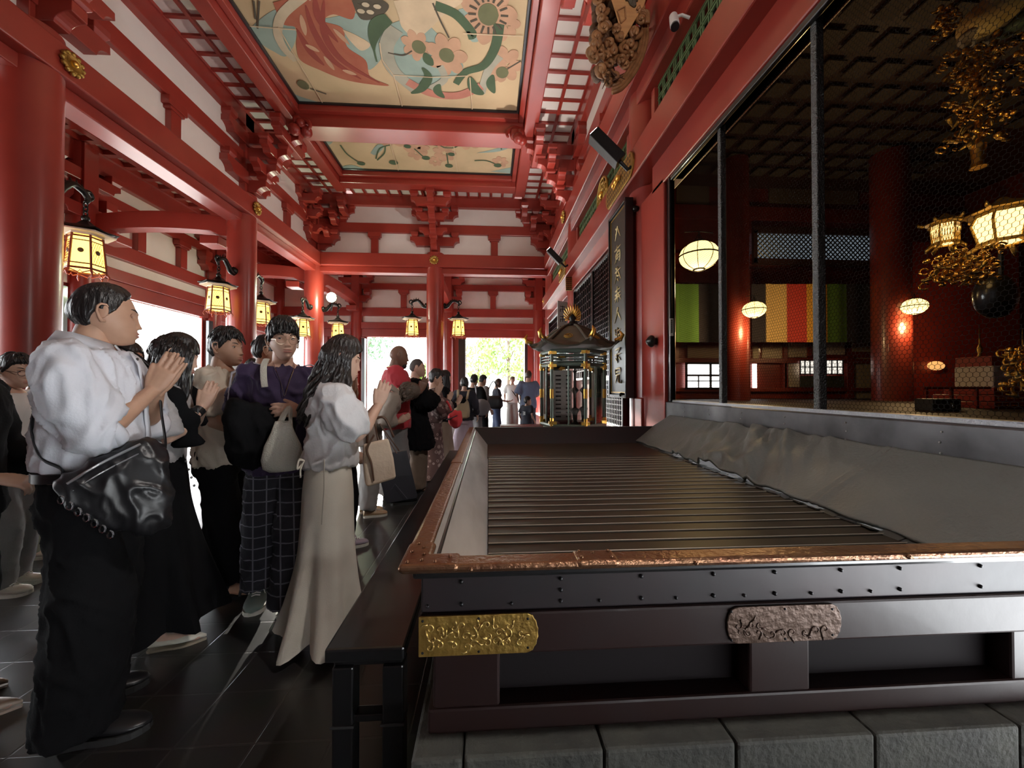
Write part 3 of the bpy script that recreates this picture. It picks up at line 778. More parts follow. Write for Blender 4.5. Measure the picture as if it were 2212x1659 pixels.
spot_fixture(SP3,d3,'unseen added spotlight on the right rail above the near end of the offertory box')
# security camera
cp=at_x(1456,45,2.3)
sc_=thing('security_camera','white bullet security camera on the red beam above the window','camera',cp)
dirc=Vector((-.15,-.45,-.9)).normalized()
MB().tube([Vector((0,0,0))-dirc*.12,dirc*.0,dirc*.12,dirc*.125],[.05,.055,.055,.05],16).build('body',mat('white_plastic',(.75,.74,.72),.4),sc_,smooth=30.0)
MB().tube([dirc*.12,dirc*.17],[.046,.05],16).build('lens',BLACKL,sc_)
MB().tube([(0,0,.04),(.1,0,.08),(.2,0,.05)],.018,8).build('bracket',MATS['white_plastic'],sc_)

# ---- carved wooden plaque hanging high on the right
CARV=mat('carved_keyaki_wood',(.40,.20,.085),.42,noise_col=(7,(.22,.10,.04),.9),bump=(30,.3))
CARVD=mat('carved_shadow_wood',(.10,.045,.02),.6,bump=(40,.4)); BOARD=mat('pale_board_wood',(.62,.34,.14),.5,noise_col=(3,(.50,.26,.10),.8,(1,1,8)))
cpq=thing('carved_plaque','wooden plaque in a deeply carved swirling cloud frame hanging above the right rail','plaque',at_y(1345,80,5.18))
random.seed(11)
def cw(px,py,Y=5.6,dx=0): return at_y(px,py,Y-.42)-cpq.location
b=MB(); bd=[(1300,-60),(1412,-60),(1392,10),(1346,88),(1330,30)]
b.rings([[cw(x,y,5.45) for x,y in bd],[cw(x,y,5.62) for x,y in bd]]); b.build('board',BOARD,cpq,bevel=.01)
g=MB(); gp=[(1334,22),(1350,14),(1352,40),(1342,50)]
for i in range(4): g.tube([cw(*gp[i],5.435),cw(*gp[(i+1)%4],5.435)],.009,5)
g.build('carved_seal',CARV,cpq); 
ink=MB(); ink.tube([cw(1358,-8,5.43),cw(1368,6,5.43),cw(1372,14,5.43)],[.03,.05,.02],8); ink.tube([cw(1352,-4,5.43),cw(1378,-2,5.43)],.03,8); ink.build('ink_character',PDARK,cpq)
c=MB()
for off,(w) in ((0,.028),(6,.028),(12,.026)):
    c.tube(smooth_path([cw(1388-off*.2,30+off,5.7),cw(1398-off,70,5.65),cw(1390-off,115,5.6),cw(1372-off,155-off*.6,5.55),cw(1345-off*.5,190-off,5.5),cw(1322,200-off*1.2,5.5)],7),w,8)
for off in (0,7,14):
    c.tube(smooth_path([cw(1370+off,38,5.6),cw(1380+off,20+off*.3,5.55),cw(1392+off*.6,30,5.55),cw(1396+off*.3,50,5.55)],5),.024,7)
c.build('carved_band',CARV,cpq,smooth='all')
sw=MB()
for (px,py,rad,tw) in ((1278,112,13,1),(1296,112,13,-1),(1318,135,14,-1),(1345,128,13,1),(1362,118,11,1),(1318,92,12,1),(1334,62,12,1),(1378,20,12,-1),(1312,160,11,-1),(1290,80,12,-1),(1290,95,16,1),(1305,60,14,-1),(1285,125,15,-1),(1300,150,17,1),(1325,110,17,1),(1350,105,15,-1),(1372,68,14,1),(1385,42,13,-1),(1300,20,14,1),(1292,0,13,-1),(1330,165,13,1),(1352,140,12,-1),(1310,120,12,1),(1340,80,12,-1),(1362,95,12,1),(1282,110,10,1),(1316,178,10,-1),(1300,38,10,1)):
    pts=[];n=16
    for k in range(n):
        t=k/(n-1)*2.4*PI; q=rad*(1-.75*k/(n-1))
        pts.append(cw(px+q*math.cos(t*tw),py+q*1.1*math.sin(t*tw),5.55-.16*k/(n-1)+random.uniform(0,.03)))
    sw.tube(pts,[.034*(1-.4*k/(n-1)) for k in range(n)],7)
    sw.sphere(cw(px,py,5.5),.05+.02*random.random(),9,6)
sw.build('carved_cloud',CARV,cpq,smooth='all')
dk=MB()
for k in range(170):
    t=random.random(); px=1285+random.random()*95; py=5+random.random()*170
    if px>1310+ (170-py)*.45 and py>120: continue
    dk.sphere(cw(px,py,5.68+random.random()*.1),random.uniform(.06,.11),8,6)
for k in range(10): dk.tube([cw(1318+random.uniform(-8,10),165+random.uniform(-15,15),5.45),cw(1318+random.uniform(-22,36),175+random.uniform(-18,22),5.4)],[.018,.004],5)
dk.build('carved_ground',CARVD,cpq,smooth='all')

hg=MB()
for py in (-40,40): hg.tube([cw(1370,py,5.7),Vector((2.32,at_y(1370,py,5.4).y,6.5))-cpq.location],.02,6)
hg.build('iron_hanger',BLACKM,cpq)
# ---- long black calligraphy board on the column
cb=thing('calligraphy_board','long vertical black board with gold brush characters on the right column','plaque',(2.28,6.62,0))
zb,zt=1.22,4.44
MB().box(0,.10,-.40,.40,zb,zt).build('board',mat('board_black',(.018,.017,.014),.42,noise_col=(6,(.04,.036,.028),.8)),cb,bevel=.01)
f=MB(); w=.05
f.box(-.035,.11,-.45,-.40,zb-.05,zt+.05).box(-.035,.11,.40,.45,zb-.05,zt+.05).box(-.035,.11,-.40,.40,zb-.05,zb).box(-.035,.11,-.40,.40,zt,zt+.05)
f.build('frame',BLACKL,cb,bevel=.01)
gl=MB()
for y in (-.37,.37): gl.box(-.012,0,y-.008,y+.008,zb+.04,zt-.04)
for z in (zb+.04,zt-.04): gl.box(-.012,0,-.37,.37,z-.008,z+.008)
gl.build('gilt_line',GOLDD,cb)
STROKES={ # brush characters as stroke polylines in a unit cell
 0:[[(-.5,.8),(-.1,.5),(-.6,.1)],[(.0,.9),(-.35,.0),(-.6,-.6)],[(.1,.5),(.6,-.6)]],
 1:[[(-.7,.6),(.7,.75)],[(.0,1),(-.05,-.1),(-.7,-.9)],[(-.3,.1),(.5,.2),(.45,-.9),(.2,-.75)],[(-.3,.1),(-.35,-.9)],[(-.3,-.2),(.4,-.12)],[(-.3,-.5),(.4,-.42)]],
 2:[[(-.5,.9),(-.2,.6)],[(.0,.9),(-.1,.2),(-.7,-.9)],[(-.6,.35),(.7,.5)],[(.1,.3),(.7,-.8)],[(-.2,-.1),(.3,-.3)],[(-.1,-.5),(.2,-.9)]],
 3:[[(-.6,.5),(.6,.6)],[(.0,.95),(-.05,-.9)],[(-.6,.05),(.65,.15)],[(-.7,-.35),(.7,-.25)],[(-.1,.1),(-.7,-.8)],[(.1,.1),(.7,-.8)]],
 4:[[(.05,.9),(-.1,.2),(-.75,-.85)],[(.0,.3),(.75,-.8)]],
 5:[[(-.6,.8),(-.5,.3)],[(-.7,.2),(-.4,.0)],[(.0,.9),(.05,-.8),(-.25,-.6)],[(-.2,.5),(.6,.6)],[(-.25,.0),(.7,.1)],[(.1,.1),(.7,-.9)],[(-.5,-.3),(-.7,-.9)]],
 6:[[(-.6,.7),(.5,.8),(-.2,.2)],[(-.7,.1),(.7,.2)],[(-.1,.2),(-.1,-.9)],[(-.6,-.3),(-.3,-.6)],[(.2,-.2),(.6,-.6)]],
 7:[[(-.5,.8),(.5,.85),(.45,.1)],[(-.5,.8),(-.55,.1)],[(-.5,.45),(.45,.5)],[(-.5,.1),(.45,.15)],[(-.2,.1),(-.7,-.9)],[(.2,.1),(.25,-.7),(.75,-.8),(.75,-.5)]],}
st=MB(); H=(zt-zb-.35)/8
for k in range(8):
    zc=zt-.2-H*(k+.5)
    for s in STROKES[k]:
        pts=smooth_path([(-.008,-u*.22,zc+v*H*.42) for u,v in s],4) if len(s)>2 else [Vector((-.008,-s[0][0]*.22,zc+s[0][1]*H*.42)).lerp(Vector((-.008,-s[1][0]*.22,zc+s[1][1]*H*.42)),t) for t in (0,.33,.66,1)]
        n=len(pts); st.tube(pts,[.021*(1-.55*abs(2*i/(n-1)-.6)) for i in range(n)],6,flat=(1,.5))
st.build('brush_character',mat('faded_gold_leaf',(.50,.40,.20),.5,metal=.5),cb)
hk=MB(); hk.sphere((.14,-.46,zt-.15),(.06,.05,.05),10,7); hk.sphere((-.02,-.2,zb+.0),.04,8,6); hk.build('hook',BRONZE,cb,smooth='all')
# metal boss on the column, paper slips
bs=thing('column_boss','small pointed dark bronze boss on the right column','fitting',at_x(1410,737,2.40))
MB().lathe([(.085,0),(.09,.03),(.06,.07),(.02,.10)],16,M=Matrix.Rotation(-PI/2,3,'Y')).build('cap',BRONZE,bs,smooth='all')
MB().lathe([(.05,-.25),(.05,0)],12,M=Matrix.Rotation(-PI/2,3,'Y')).build('shank',BRONZE,bs,smooth=30.0)
PAPER=mat('white_paper',(.72,.70,.66),.8)
def slip(p,h,w,lab,axis='y'):
    r=thing('paper_slip',lab,'notice',p)
    (MB().box(-.004,.004,-w/2,w/2,-h/2,h/2) if axis=='y' else MB().box(-w/2,w/2,-.004,.004,-h/2,h/2)).build('sheet',PAPER,r)
    t=MB()
    for k in range(7):
        z=h*.38-h*.11*k
        if axis=='y': t.box(-.006,-.004,-w*.25,w*.2,z-.012,z+.012)
        else: t.box(-w*.22,w*.2,-.006,-.004,z-.012,z+.012)
    t.build('ink_character',PDARK,r)
slip(at_y(1444,708,5.14)+Vector((.02,-.05,0)),.24,.05,'white paper slip on the black window frame','x')
slip(at_x(1340,790,2.46),.42,.09,'white paper slip on the black shutter by the calligraphy board')

# ---- offertory box
BOXD=mat('offering_box_lacquer',(.022,.009,.008),.42,spec=.3,coat=.05,noise_col=(5,(.022,.012,.012),.9),bump=(12,.06))
BOXP=mat('offering_box_sheet',(.026,.024,.026),.46,metal=.2,spec=.35,noise_col=(3,(.035,.022,.024),.9),bump=(6,.1))
COPPER=mat('worn_copper_rim',(.29,.155,.085),.32,metal=.85,noise_col=(14,(.20,.09,.055),.9),bump=(60,.22))
LINER=mat('box_liner_zinc',(.62,.62,.61),.42,metal=.35,bump=(26,.10,(1,.25,1)),noise_col=(5,(.30,.30,.30),.7,(1,.3,1)))
BARM=mat('box_bar_bronze',(.042,.031,.020),.45,metal=.2,noise_col=(8,(.026,.019,.014),.8))
ob=thing('offertory_box','huge dark offertory box with copper rim, wire topped grating and grey padded back slope','offering box',(0,0,0))
X0,X1,Y0,Y1,ZR=-.255,2.46,1.12,5.10,.82
bx0,by0=-.20,1.165
m=MB(); m.box(bx0,2.46,by0,by0+.05,.66,.78).box(bx0,bx0+.05,by0+.05,Y1-.10,.66,.78).box(bx0,2.46,Y1-.10,Y1-.05,.30,.78); m.build('upper_panel',BOXP,ob,bevel=.006)
m=MB(); m.box(bx0-.005,2.46,by0-.01,by0+.06,.535,.66).box(bx0-.005,bx0+.06,by0+.06,Y1-.1,.535,.66); m.build('belt_rail',BOXD,ob,bevel=.008)
m=MB(); m.box(bx0+.10,2.46,by0+.07,by0+.10,.36,.54).box(bx0+.06,bx0+.10,by0+.07,Y1-.1,.36,.54); m.build('lower_panel',mat('box_recess',(.012,.009,.010),.85,spec=.2),ob)
m=MB(); m.box(bx0+.02,2.46,by0,by0+.10,.30,.375); m.box(bx0+.02,bx0+.1,by0+.10,Y1-.1,.30,.375); m.build('bottom_rail',BOXD,ob,bevel=.008)
for x in (bx0+.035,.82,1.72): MB().box(x,x+.20,by0+.005,by0+.10,.37,.54).build('post',BOXD,ob,bevel=.008)
# moulding under the rim
m=MB(); m.box(X0+.03,2.46,Y0+.03,Y0+.10,.765,.80).box(X0+.03,X0+.10,Y0+.10,Y1,.765,.80); m.build('moulding',BLACKL,ob,bevel=.012)
# copper rim: rounded bar
m=MB(); rw=.075
m.box(X0,2.46,Y0,Y0+rw,.795,ZR).box(X0,X0+rw,Y0+rw,Y1,.795,ZR); m.build('copper_rim',COPPER,ob,bevel=.012,seg=3)
m=MB(); m.box(X0+rw,2.46,Y1-rw,Y1,.79,ZR); m.build('far_rim',BOXP,ob,bevel=.008)
m=MB(); m.rings([[(x,y,z) for x,y in ((X0-.004,Y0-.004),(X0+.17,Y0-.004),(X0+.17,Y0+rw+.01),(X0+rw+.01,Y0+rw+.01),(X0+rw+.01,Y0+.17),(X0-.004,Y0+.17))] for z in (.80,ZR+.004)]); m.build('corner_strap',COPPER,ob,bevel=.012,seg=3)
MB().box(.26,.39,Y0-.004,Y0+rw+.004,.80,ZR+.004).build('rim_strap',COPPER,ob,bevel=.012,seg=3); MB().box(X0-.004,X0+rw+.004,2.65,2.80,.80,ZR+.004).build('rim_strap',COPPER,ob,bevel=.012,seg=3)
m=MB(); random.seed(5)
for (a,b) in ((X0+.02,Y0+.02),(X0+.06,Y0+.03),(X0+.10,Y0+.02),(X0+.14,Y0+.05),(X0+.02,Y0+.09),(X0+.05,Y0+.12),(X0+.03,Y0+.15),(X0+.06,Y0+.07),(.28,Y0+.02),(.32,Y0+.05),(.37,Y0+.02),(.37,Y0+.06),(.28,Y0+.06)): m.sphere((a,b,ZR+.005),.006,8,5)
for x in (-.05,.62,1.3,1.9): m.sphere((x,Y0-.002,.808),.007,8,5)
m.build('rim_rivet',COPPER,ob,smooth='all')
m=MB()
for x in (-.08,.22,.47,.70,.90,1.12,1.32,1.6,1.9):
    m.sphere((x,by0-.002,.752),.0065,8,5); m.sphere((x,by0-.002,.685),.0065,8,5)
for x in (-.18,.07,.34,.58,.8,1.02,1.22): m.sphere((x,by0-.002,.682),.0055,8,5)
for x in (.22,): m.sphere((x,by0-.002,.718),.0065,8,5)
m.build('panel_rivet',BLACKM,ob,smooth='all')
# inner slopes
def slope(m,loop_top,loop_bot,n1=1,n2=1,t=.02):
    m.rings([[a,b,Vector(b)-Vector((0,0,t)),Vector(a)-Vector((0,0,t))] for a,b in zip(loop_top,loop_bot)])
ZG=.63
m=MB(); slope(m,[Vector((X0+rw,y,ZR-.004)) for y in np.linspace(Y0+rw,Y1-rw,30)],[Vector((0.0,max(y,Y0+rw),ZG-.02)) for y in np.linspace(Y0+rw,Y1-.22,30)]); m.build('left_liner',LINER,ob,smooth=30.0)
m=MB(); slope(m,[Vector((x,Y1-rw,ZR-.004)) for x in np.linspace(X0+rw,2.4,8)],[Vector((x,Y1-.26,ZG-.02)) for x in np.linspace(0,1.95,8)]); m.build('far_liner',BOXP,ob,smooth=30.0)
m=MB(); slope(m,[Vector((x,Y0+rw,ZR-.02)) for x in np.linspace(X0+rw,2.4,8)],[Vector((x,Y0+.12,ZG-.02)) for x in np.linspace(0,1.95,8)]); m.build('near_liner',BOXP,ob,smooth=30.0)
MB().box(-.02,2.0,Y0+.25,Y1-.2,ZG-.20,ZG-.12).build('box_floor',mat('box_floor_dark',(.03,.022,.014),.6),ob)
# bars of the grating running across, with bright wire on each
nb=24
for k in range(nb):
    y=1.36+k*(3.86-1.36)/(nb-1)
    b=MB(); b.prism([(-.040,-.055),(.040,-.055),(.052,0),(-.052,0)],lambda u,v,d:(d,y+u,ZG+v-.004),0,1.97)
    o=b.build('grating_bar',BARM,ob,bevel=.003)
for k in range(nb):
    y=1.36+k*(3.86-1.36)/(nb-1)
    w=MB(); w.tube([(0.0,y-.046,ZG-.001),(1.0,y-.046,ZG-.001),(1.97,y-.046,ZG-.001)],(.0034),6); w.build('grating_wire',mat('bright_wire',(.45,.40,.33),.35,metal=.4),ob)
MB().box(-.01,1.97,3.92,Y1-.24,ZG-.06,ZG-.002).build('far_cover',BARM,ob,bevel=.004)
# padded leather back slope with wrinkles
def leather_slope():
    NX,NY=46,260; vs=[]; fs=[]
    ys=np.linspace(Y0+.06,Y1-.06,NY)
    for i in range(NX):
        u=i/(NX-1)
        for y in ys:
            x=1.93+(2.455-1.93)*u; z=.635+(.955-.635)*u
            # wrinkles between y 2.2..4.5
            env=math.exp(-((y-3.25)/.72)**4)
            d=noise.fractal(Vector((u*1.3+y*.55,y*4.2-u*1.8,3.1)),1.0,2.0,3)
            rid=(1-abs(noise.noise(Vector((u*1.1-y*.3,y*5.2-u*2.6,1.7)))))**4
            dd=env*(.040*d+.085*rid*(1-.5*u))+.004*noise.noise(Vector((y*2,u*3,7)))
            for sy in (2.17,2.21,4.60): dd+=.010*math.exp(-((y-sy)/.010)**2)
            edge=(.012*math.sin(y*17)+.01*noise.noise(Vector((y*6,0,0)))) * (1-u)**6
            n=Vector((-.32,0,.525)).normalized()
            p=Vector((x-edge,y,z))+n*dd
            vs.append(tuple(p))
    for i in range(NX-1):
        for j in range(NY-1):
            a=i*NY+j; fs.append((a,a+1,a+NY+1,a+NY))
    m=MB(); m.add(vs,fs); o=m.build('padded_slope',LEATHER,ob,smooth='all')
    md=o.modifiers.new('solid','SOLIDIFY'); md.thickness=.02; md.offset=-1
    return o
leather_slope()
m=MB(); random.seed(9)
for y in np.arange(1.5,4.6,.11): m.obox((1.915,y,.632),(.05,.10,.006),Matrix.Rotation(random.uniform(-.3,.3),3,'Y')@Matrix.Rotation(random.uniform(-.3,.3),3,'Z'))
m.build('torn_edge',mat('leather_edge',(.05,.05,.047),.5),ob)
MB().box(2.0,2.46,Y0+.05,Y1-.06,.30,.60).build('back_body',BOXD,ob)
# scalloped engraved plate at the corner, and the dark one
def scal_poly(x0,x1,z0,z1,left,right):
    H=(z1-z0)/2; zc=(z0+z1)/2; pts=[]
    def side(x,s):
        out=[]
        for k in range(17):
            a=-PI/2+PI*k/16; q=1+.05*math.sin(k*PI/2)**2
            out.append((x+s*(H*.62*math.cos(a))*q, zc+H*math.sin(a)*(q if abs(math.sin(a))<.9 else 1)))
        return out
    if right: pts+=side(x1-H*.62,1)
    else: pts+=[(x1,z0),(x1,z1)]
    if left: pts+=list(reversed(side(x0+H*.62,-1)))
    else: pts+=[(x0,z1),(x0,z0)]
    return pts
BRASSP=mat('engraved_brass',(.46,.29,.07),.42,metal=.75,bump=(45,.3),noise_col=(30,(.34,.20,.05),.8))
BRASSL=mat('engraved_relief',(.58,.40,.13),.40,metal=.75)
DBRS=mat('dark_brass',(.08,.045,.03),.45,metal=.5,bump=(45,.3))
def plate(x0,x1,z0,z1,l,r_,mm,mr,name,seed):
    y=by0-.011
    m=MB(); m.prism(scal_poly(x0,x1,z0,z1,l,r_),lambda u,v,d:(u,y+d,v),-.007,0); m.build(name,mm,ob,bevel=.002)
    random.seed(seed); g=MB(); n=26 if mr is BRASSL else 12
    for k in range(n):
        cx=x0+.02+(x1-x0-.06)*((k%9)+.5)/9+random.uniform(-.008,.008); cz=z0+.02+(z1-z0-.04)*((k//9)+.5)/3+random.uniform(-.006,.006); R_=random.uniform(.010,.017); s=random.choice((-1,1)); ph=random.uniform(0,6)
        pts=[Vector((cx+R_*(1-.8*i/13)*math.cos(ph+s*i*.42),y-.0075,cz+R_*(1-.8*i/13)*math.sin(ph+s*i*.42))) for i in range(14)]
        g.tube(pts,[.0028*(1-.5*i/13) for i in range(14)],5,flat=(1,1))
        q=pts[0]; t=(pts[0]-pts[1]).normalized(); g.tube([q,q+t*.012,q+t*.02+Vector((0,0,s*.006))],[.0028,.0035,.001],5)
    g.build('scroll_relief',mr,ob,smooth='all')
    h=MB()
    for hx,hz in ((x0+.012,z0+.012),(x0+.012,z1-.012),(x1-.03,z1-.016),(x1-.03,z0+.016),((x0+x1)/2,z1-.010),((x0+x1)/2,z0+.010)): h.sphere((hx,y-.007,hz),(.004,.003,.004),8,5)
    h.build('nail_head',BLACKM,ob)
plate(bx0-.004,.148,.543,.660,False,True,BRASSP,BRASSL,'corner_plate',4)
plate(.735,1.105,.543,.655,True,True,DBRS,DBRS,'band_plate',6)
# stone plinth
STONE=mat('rough_granite',(.075,.075,.062),.8,noise_col=(9,(.045,.045,.04),.9),bump=(45,.4))
xs=[-.215,-.07,.33,.72,1.15,1.62,2.46]
for i in range(6):
    o=MB().box(xs[i]+.002,xs[i+1]-.002,1.085,1.5,0,.302).build('plinth_stone',STONE,bevel=.010)
    o['kind']='structure'; o['label']='granite block of the plinth under the offertory box'
o=MB().box(-.215,-.02,1.5,5.05,0,.302).build('plinth_stone',STONE,bevel=.01); o['kind']='structure'

# ---- black bench rail in front of the box
bn=thing('bench','long black lacquered bench along the left side of the offertory box','bench',(0,0,0))
MB().box(-.52,-.268,1.262,5.2,.455,.50).build('top',BLACKL,bn,bevel=.008)
MB().box(-.505,-.283,1.30,5.15,.42,.456).build('apron',BLACKL,bn,bevel=.005)
for y in (1.285,3.1,4.95):
    for x in (-.505,-.345):
        MB().box(x,x+.068,y,y+.07,0,.425).build('leg',BLACKL,bn,bevel=.006)
        MB().box(x-.004,x+.072,y-.004,y+.074,.232,.240).build('leg_collar',mat('collar_grey',(.09,.09,.09),.4,metal=.5),bn)
    MB().box(-.44,-.34,y+.015,y+.055,.235,.26).build('stretcher',BLACKL,bn,bevel=.004)

# ---- glass shrine case (hexagonal lantern shaped)
CASEG=mat('case_green_bronze',(.12,.15,.12),.4,metal=.4,bump=(20,.1)); CASER=mat('case_roof_bronze',(.15,.13,.10),.5,metal=.4,noise_col=(4,(.10,.10,.075),.8))
gc=thing('shrine_case','hexagonal glass shrine case with curved bronze roof and gilt fittings behind the offertory box','display case',(1.455,6.6,0))
gc.scale=(.91,.91,.957)
def hx(r,z,ph=PI/6+.18): return [Vector((r*math.cos(ph+PI*k/3),r*math.sin(ph+PI*k/3),z)) for k in range(6)]
MB().rings([hx(.70,0),hx(.70,.30),hx(.62,.34),hx(.62,.62),hx(.66,.66),hx(.66,.72)]).build('pedestal',CASEG,gc,bevel=.01)
po=hx(.60,0)
for p in po:
    MB().tube([(p.x,p.y,.72),(p.x,p.y,2.03)],.030,8).build('post',CASEG,gc,smooth=30.0)
for k,p in enumerate(po):
    gp=MB()
    for z,h in ((.74,.14),(1.22,.16),(1.72,.12),(1.98,.05)): gp.tube([(p.x,p.y,z),(p.x,p.y,z+h)],.036,8)
    for nb in (po[(k+1)%6],po[(k-1)%6]):
        for z in (.80,1.78,2.0): q=p.lerp(nb,.06); gp.obox((q.x,q.y,z),(.09,.09,.05))
    gp.build('gilt_mount',GOLD,gc,smooth=30.0)
rl=MB()
for k in range(6):
    a,b=po[k],po[(k+1)%6]
    for z,rad in ((.75,.035),(1.80,.03),(2.03,.035)): rl.tube([(a.x,a.y,z),(b.x,b.y,z)],rad,8)
    for z in (1.85,1.90,1.95): rl.tube([(a.x,a.y,z),(b.x,b.y,z)],.012,6)
    m_=a.lerp(b,.5); rl.tube([(m_.x,m_.y,.75),(m_.x,m_.y,1.8)],.016,6)
rl.build('rail',CASEG,gc)
m=MB(); m.rings([[Vector((p.x*.985,p.y*.985,.75)) for p in po],[Vector((p.x*.985,p.y*.985,1.80)) for p in po]],cap=False); m.build('glass',glass_mat(2.0),gc)
inn=MB()
for k,(c,s_) in enumerate(((-.02,-.30),(.24,.1))):
    inn.lathe([(.10,.75),(.04,.82),(.05,.95),(.09,1.02),(.03,1.06),(.03,1.3),(.08,1.36),(.02,1.42),(.02,1.66),(.05,1.70)],12,(c,s_,0))
inn.build('inner_candlestick',BRONZE,gc,smooth='all')
MB().box(-.34,.02,.12,.3,.80,1.72).build('inner_cabinet',mat('pale_cabinet',(.62,.62,.60),.6),gc,bevel=.01)
m=MB()
for k in range(11): m.box(-.30,-.20,.10,.13,.86+.075*k,.885+.075*k).box(-.10,-.02,.10,.13,.86+.075*k,.885+.075*k)
m.build('inner_rack',BRONZE,gc)
MB().box(-.3,.3,-.3,.3,.72,.80).build('inner_stand',mat('inner_red',(.3,.03,.03),.5),gc)
# roof: hexagonal with concave curve and upturned corners
prof=[(.86,2.10),(.80,2.08),(.66,2.16),(.50,2.30),(.36,2.41),(.22,2.49),(.08,2.53)]
rs=[]
for rr,z in prof:
    ring=[]
    for k in range(24):
        a=PI/6+.18+2*PI*k/24; f=abs(((k%4)/4)-.5)*2 ; # 1 at corner
        ph=(k%4)*PI/12-0; q=rr*math.cos(PI/6)/math.cos(((k%4)*PI/12)-PI/6); zz=z+.13*(f**3)*(rr/.86)**4
        ring.append(Vector((q*math.cos(a),q*math.sin(a),zz)))
    rs.append(ring)
MB().rings(rs).build('roof',CASER,gc,smooth=50.0)
rg=MB(); tips=MB(); rel=MB()
for k in range(6):
    a=PI/6+.18+PI*k/3; pts=[Vector((rr*math.cos(a),rr*math.sin(a),z+.13*(rr/.86)**4+.01)) for rr,z in prof]; rg.tube(list(reversed(pts)),[.02,.024,.026,.028,.03,.03,.03],8)
    e=pts[0]; o_=Vector((math.cos(a),math.sin(a),0)); tips.tube([e-o_*.08,e+o_*.03+Vector((0,0,.02)),e+o_*.07+Vector((0,0,.09)),e+o_*.02+Vector((0,0,.16))],[.03,.045,.035,.012],8)
    am=a+PI/6; c=Vector((math.cos(am),math.sin(am),0)); 
    cen=c*.53+Vector((0,0,2.275)); n=(c*.5+Vector((0,0,.75))).normalized(); t=n.cross(Vector((0,0,1))).normalized(); u=n.cross(t)
    rel.tube([cen+n*.01+t*.075*math.cos(q)+u*.075*math.sin(q) for q in np.linspace(0,2*PI,17)],.009,5,cap=False)
    for s3 in range(3):
        rel.tube([cen+n*.012+(t*math.cos(s3*2.1+w*.5)+u*math.sin(s3*2.1+w*.5))*.06*(1-w*.14) for w in range(6)],[.012,.016,.013,.010,.007,.004],5)
rg.build('roof_ridge',CASER,gc,smooth='all'); tips.build('gilt_corner_hook',GOLD,gc,smooth='all'); rel.build('roof_crest',GOLDD,gc,smooth='all')
fn=MB(); fn.lathe([(.10,2.52),(.12,2.55),(.07,2.58),(.05,2.62),(.08,2.66),(.03,2.74),(.005,2.80)],14); fn.build('finial',BRONZE,gc,smooth='all')
fm=MB()
for k in range(14):
    a=-PI*.15+PI*1.3*k/13; fm.tube([(.05*math.cos(a),-.02,2.66+.05*math.sin(a)),(.15*math.cos(a),-.02,2.70+.16*math.sin(a)),(.17*math.cos(a+.15),-.02,2.74+.2*math.sin(a+.1))],[.014,.016,.004],5)
fm.build('flame_halo',GOLD,gc,smooth='all')
# small white notice on the wall behind the case
nb_=thing('notice_board','small white notice board with black characters behind the shrine case roof','notice',at_y(1215,690,9.5),.5)
MB().box(-.16,.16,-.01,.01,-.5,.45).build('board',PAPER,nb_,bevel=.004)
t=MB()
for k in range(3):
    z=.25-.25*k; t.box(-.09,.09,-.014,-.01,z+.06,z+.075).box(-.01,.01,-.014,-.01,z-.06,z+.09).box(-.08,.08,-.014,-.01,z-.01,z+.005).box(-.09,-.07,-.014,-.01,z-.07,z+.0).box(.07,.09,-.014,-.01,z-.07,z)
t.build('ink_character',PDARK,nb_)
# low red stand by the doors
ls=thing('low_stand','low dark red lacquered stand on the floor beyond the offertory box','stand',(.55,6.4,0))
MB().box(-.35,.35,-.15,.15,.66,.72).build('top',mat('stand_red',(.2,.03,.03),.4),ls,bevel=.01)
for x in (-.3,.24):
    for y in (-.12,.06): MB().box(x,x+.06,y,y+.06,0,.66).build('leg',MATS['stand_red'],ls)

# ================================================================ INNER SANCTUARY behind the glass
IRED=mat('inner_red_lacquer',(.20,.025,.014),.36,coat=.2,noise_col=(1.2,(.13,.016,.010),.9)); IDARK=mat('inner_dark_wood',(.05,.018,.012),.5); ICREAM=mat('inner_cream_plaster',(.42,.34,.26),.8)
struct(MB().box(2.75,20,-6,15,.75,.92).build('floor',mat('inner_floor',(.02,.008,.006),.6,spec=.15)))
struct(MB().box(2.75,20,-6,15,9.4,9.5).build('ceiling',IDARK))
r=sroot('wall_back',(0,0,0),'end wall of the inner hall'); 
def iw(px,py,Y=14.6): return at_y(px,py,Y)
WB=14.6
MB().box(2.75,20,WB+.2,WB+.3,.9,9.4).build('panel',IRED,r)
pl=MB()
for (xa,xb,ya,yb) in ((1480,1560,1,1),): pass
def rect_px(m,xa,xb,ya,yb,Y,t=.06,off=0):
    p=iw(xa,yb,Y); q=iw(xb,ya,Y); m.box(p.x,q.x,Y-off-t,Y-off,p.z,q.z)
# upper plaster panels
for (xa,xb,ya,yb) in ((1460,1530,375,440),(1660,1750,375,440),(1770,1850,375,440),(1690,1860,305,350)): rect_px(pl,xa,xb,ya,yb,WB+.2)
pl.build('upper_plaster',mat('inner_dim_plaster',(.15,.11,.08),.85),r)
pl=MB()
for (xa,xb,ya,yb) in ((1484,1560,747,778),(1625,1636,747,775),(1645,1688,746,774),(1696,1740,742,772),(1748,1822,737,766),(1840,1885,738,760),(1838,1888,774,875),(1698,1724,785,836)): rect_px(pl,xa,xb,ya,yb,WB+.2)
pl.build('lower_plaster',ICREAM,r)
rd=MB()
for (xa,xb,ya,yb) in ((1450,2240,596,612),(1450,2240,566,572),(1450,2240,468,474),(1450,1900,838,846),(1450,1900,776,784)): rect_px(rd,xa,xb,ya,yb,WB+.2,.16)
for (xa,xb,ya,yb) in ((1688,1696,738,838),(1740,1748,738,770),(1824,1838,770,880),(1690,1694,780,838)): rect_px(rd,xa,xb,ya,yb,WB+.2,.14)
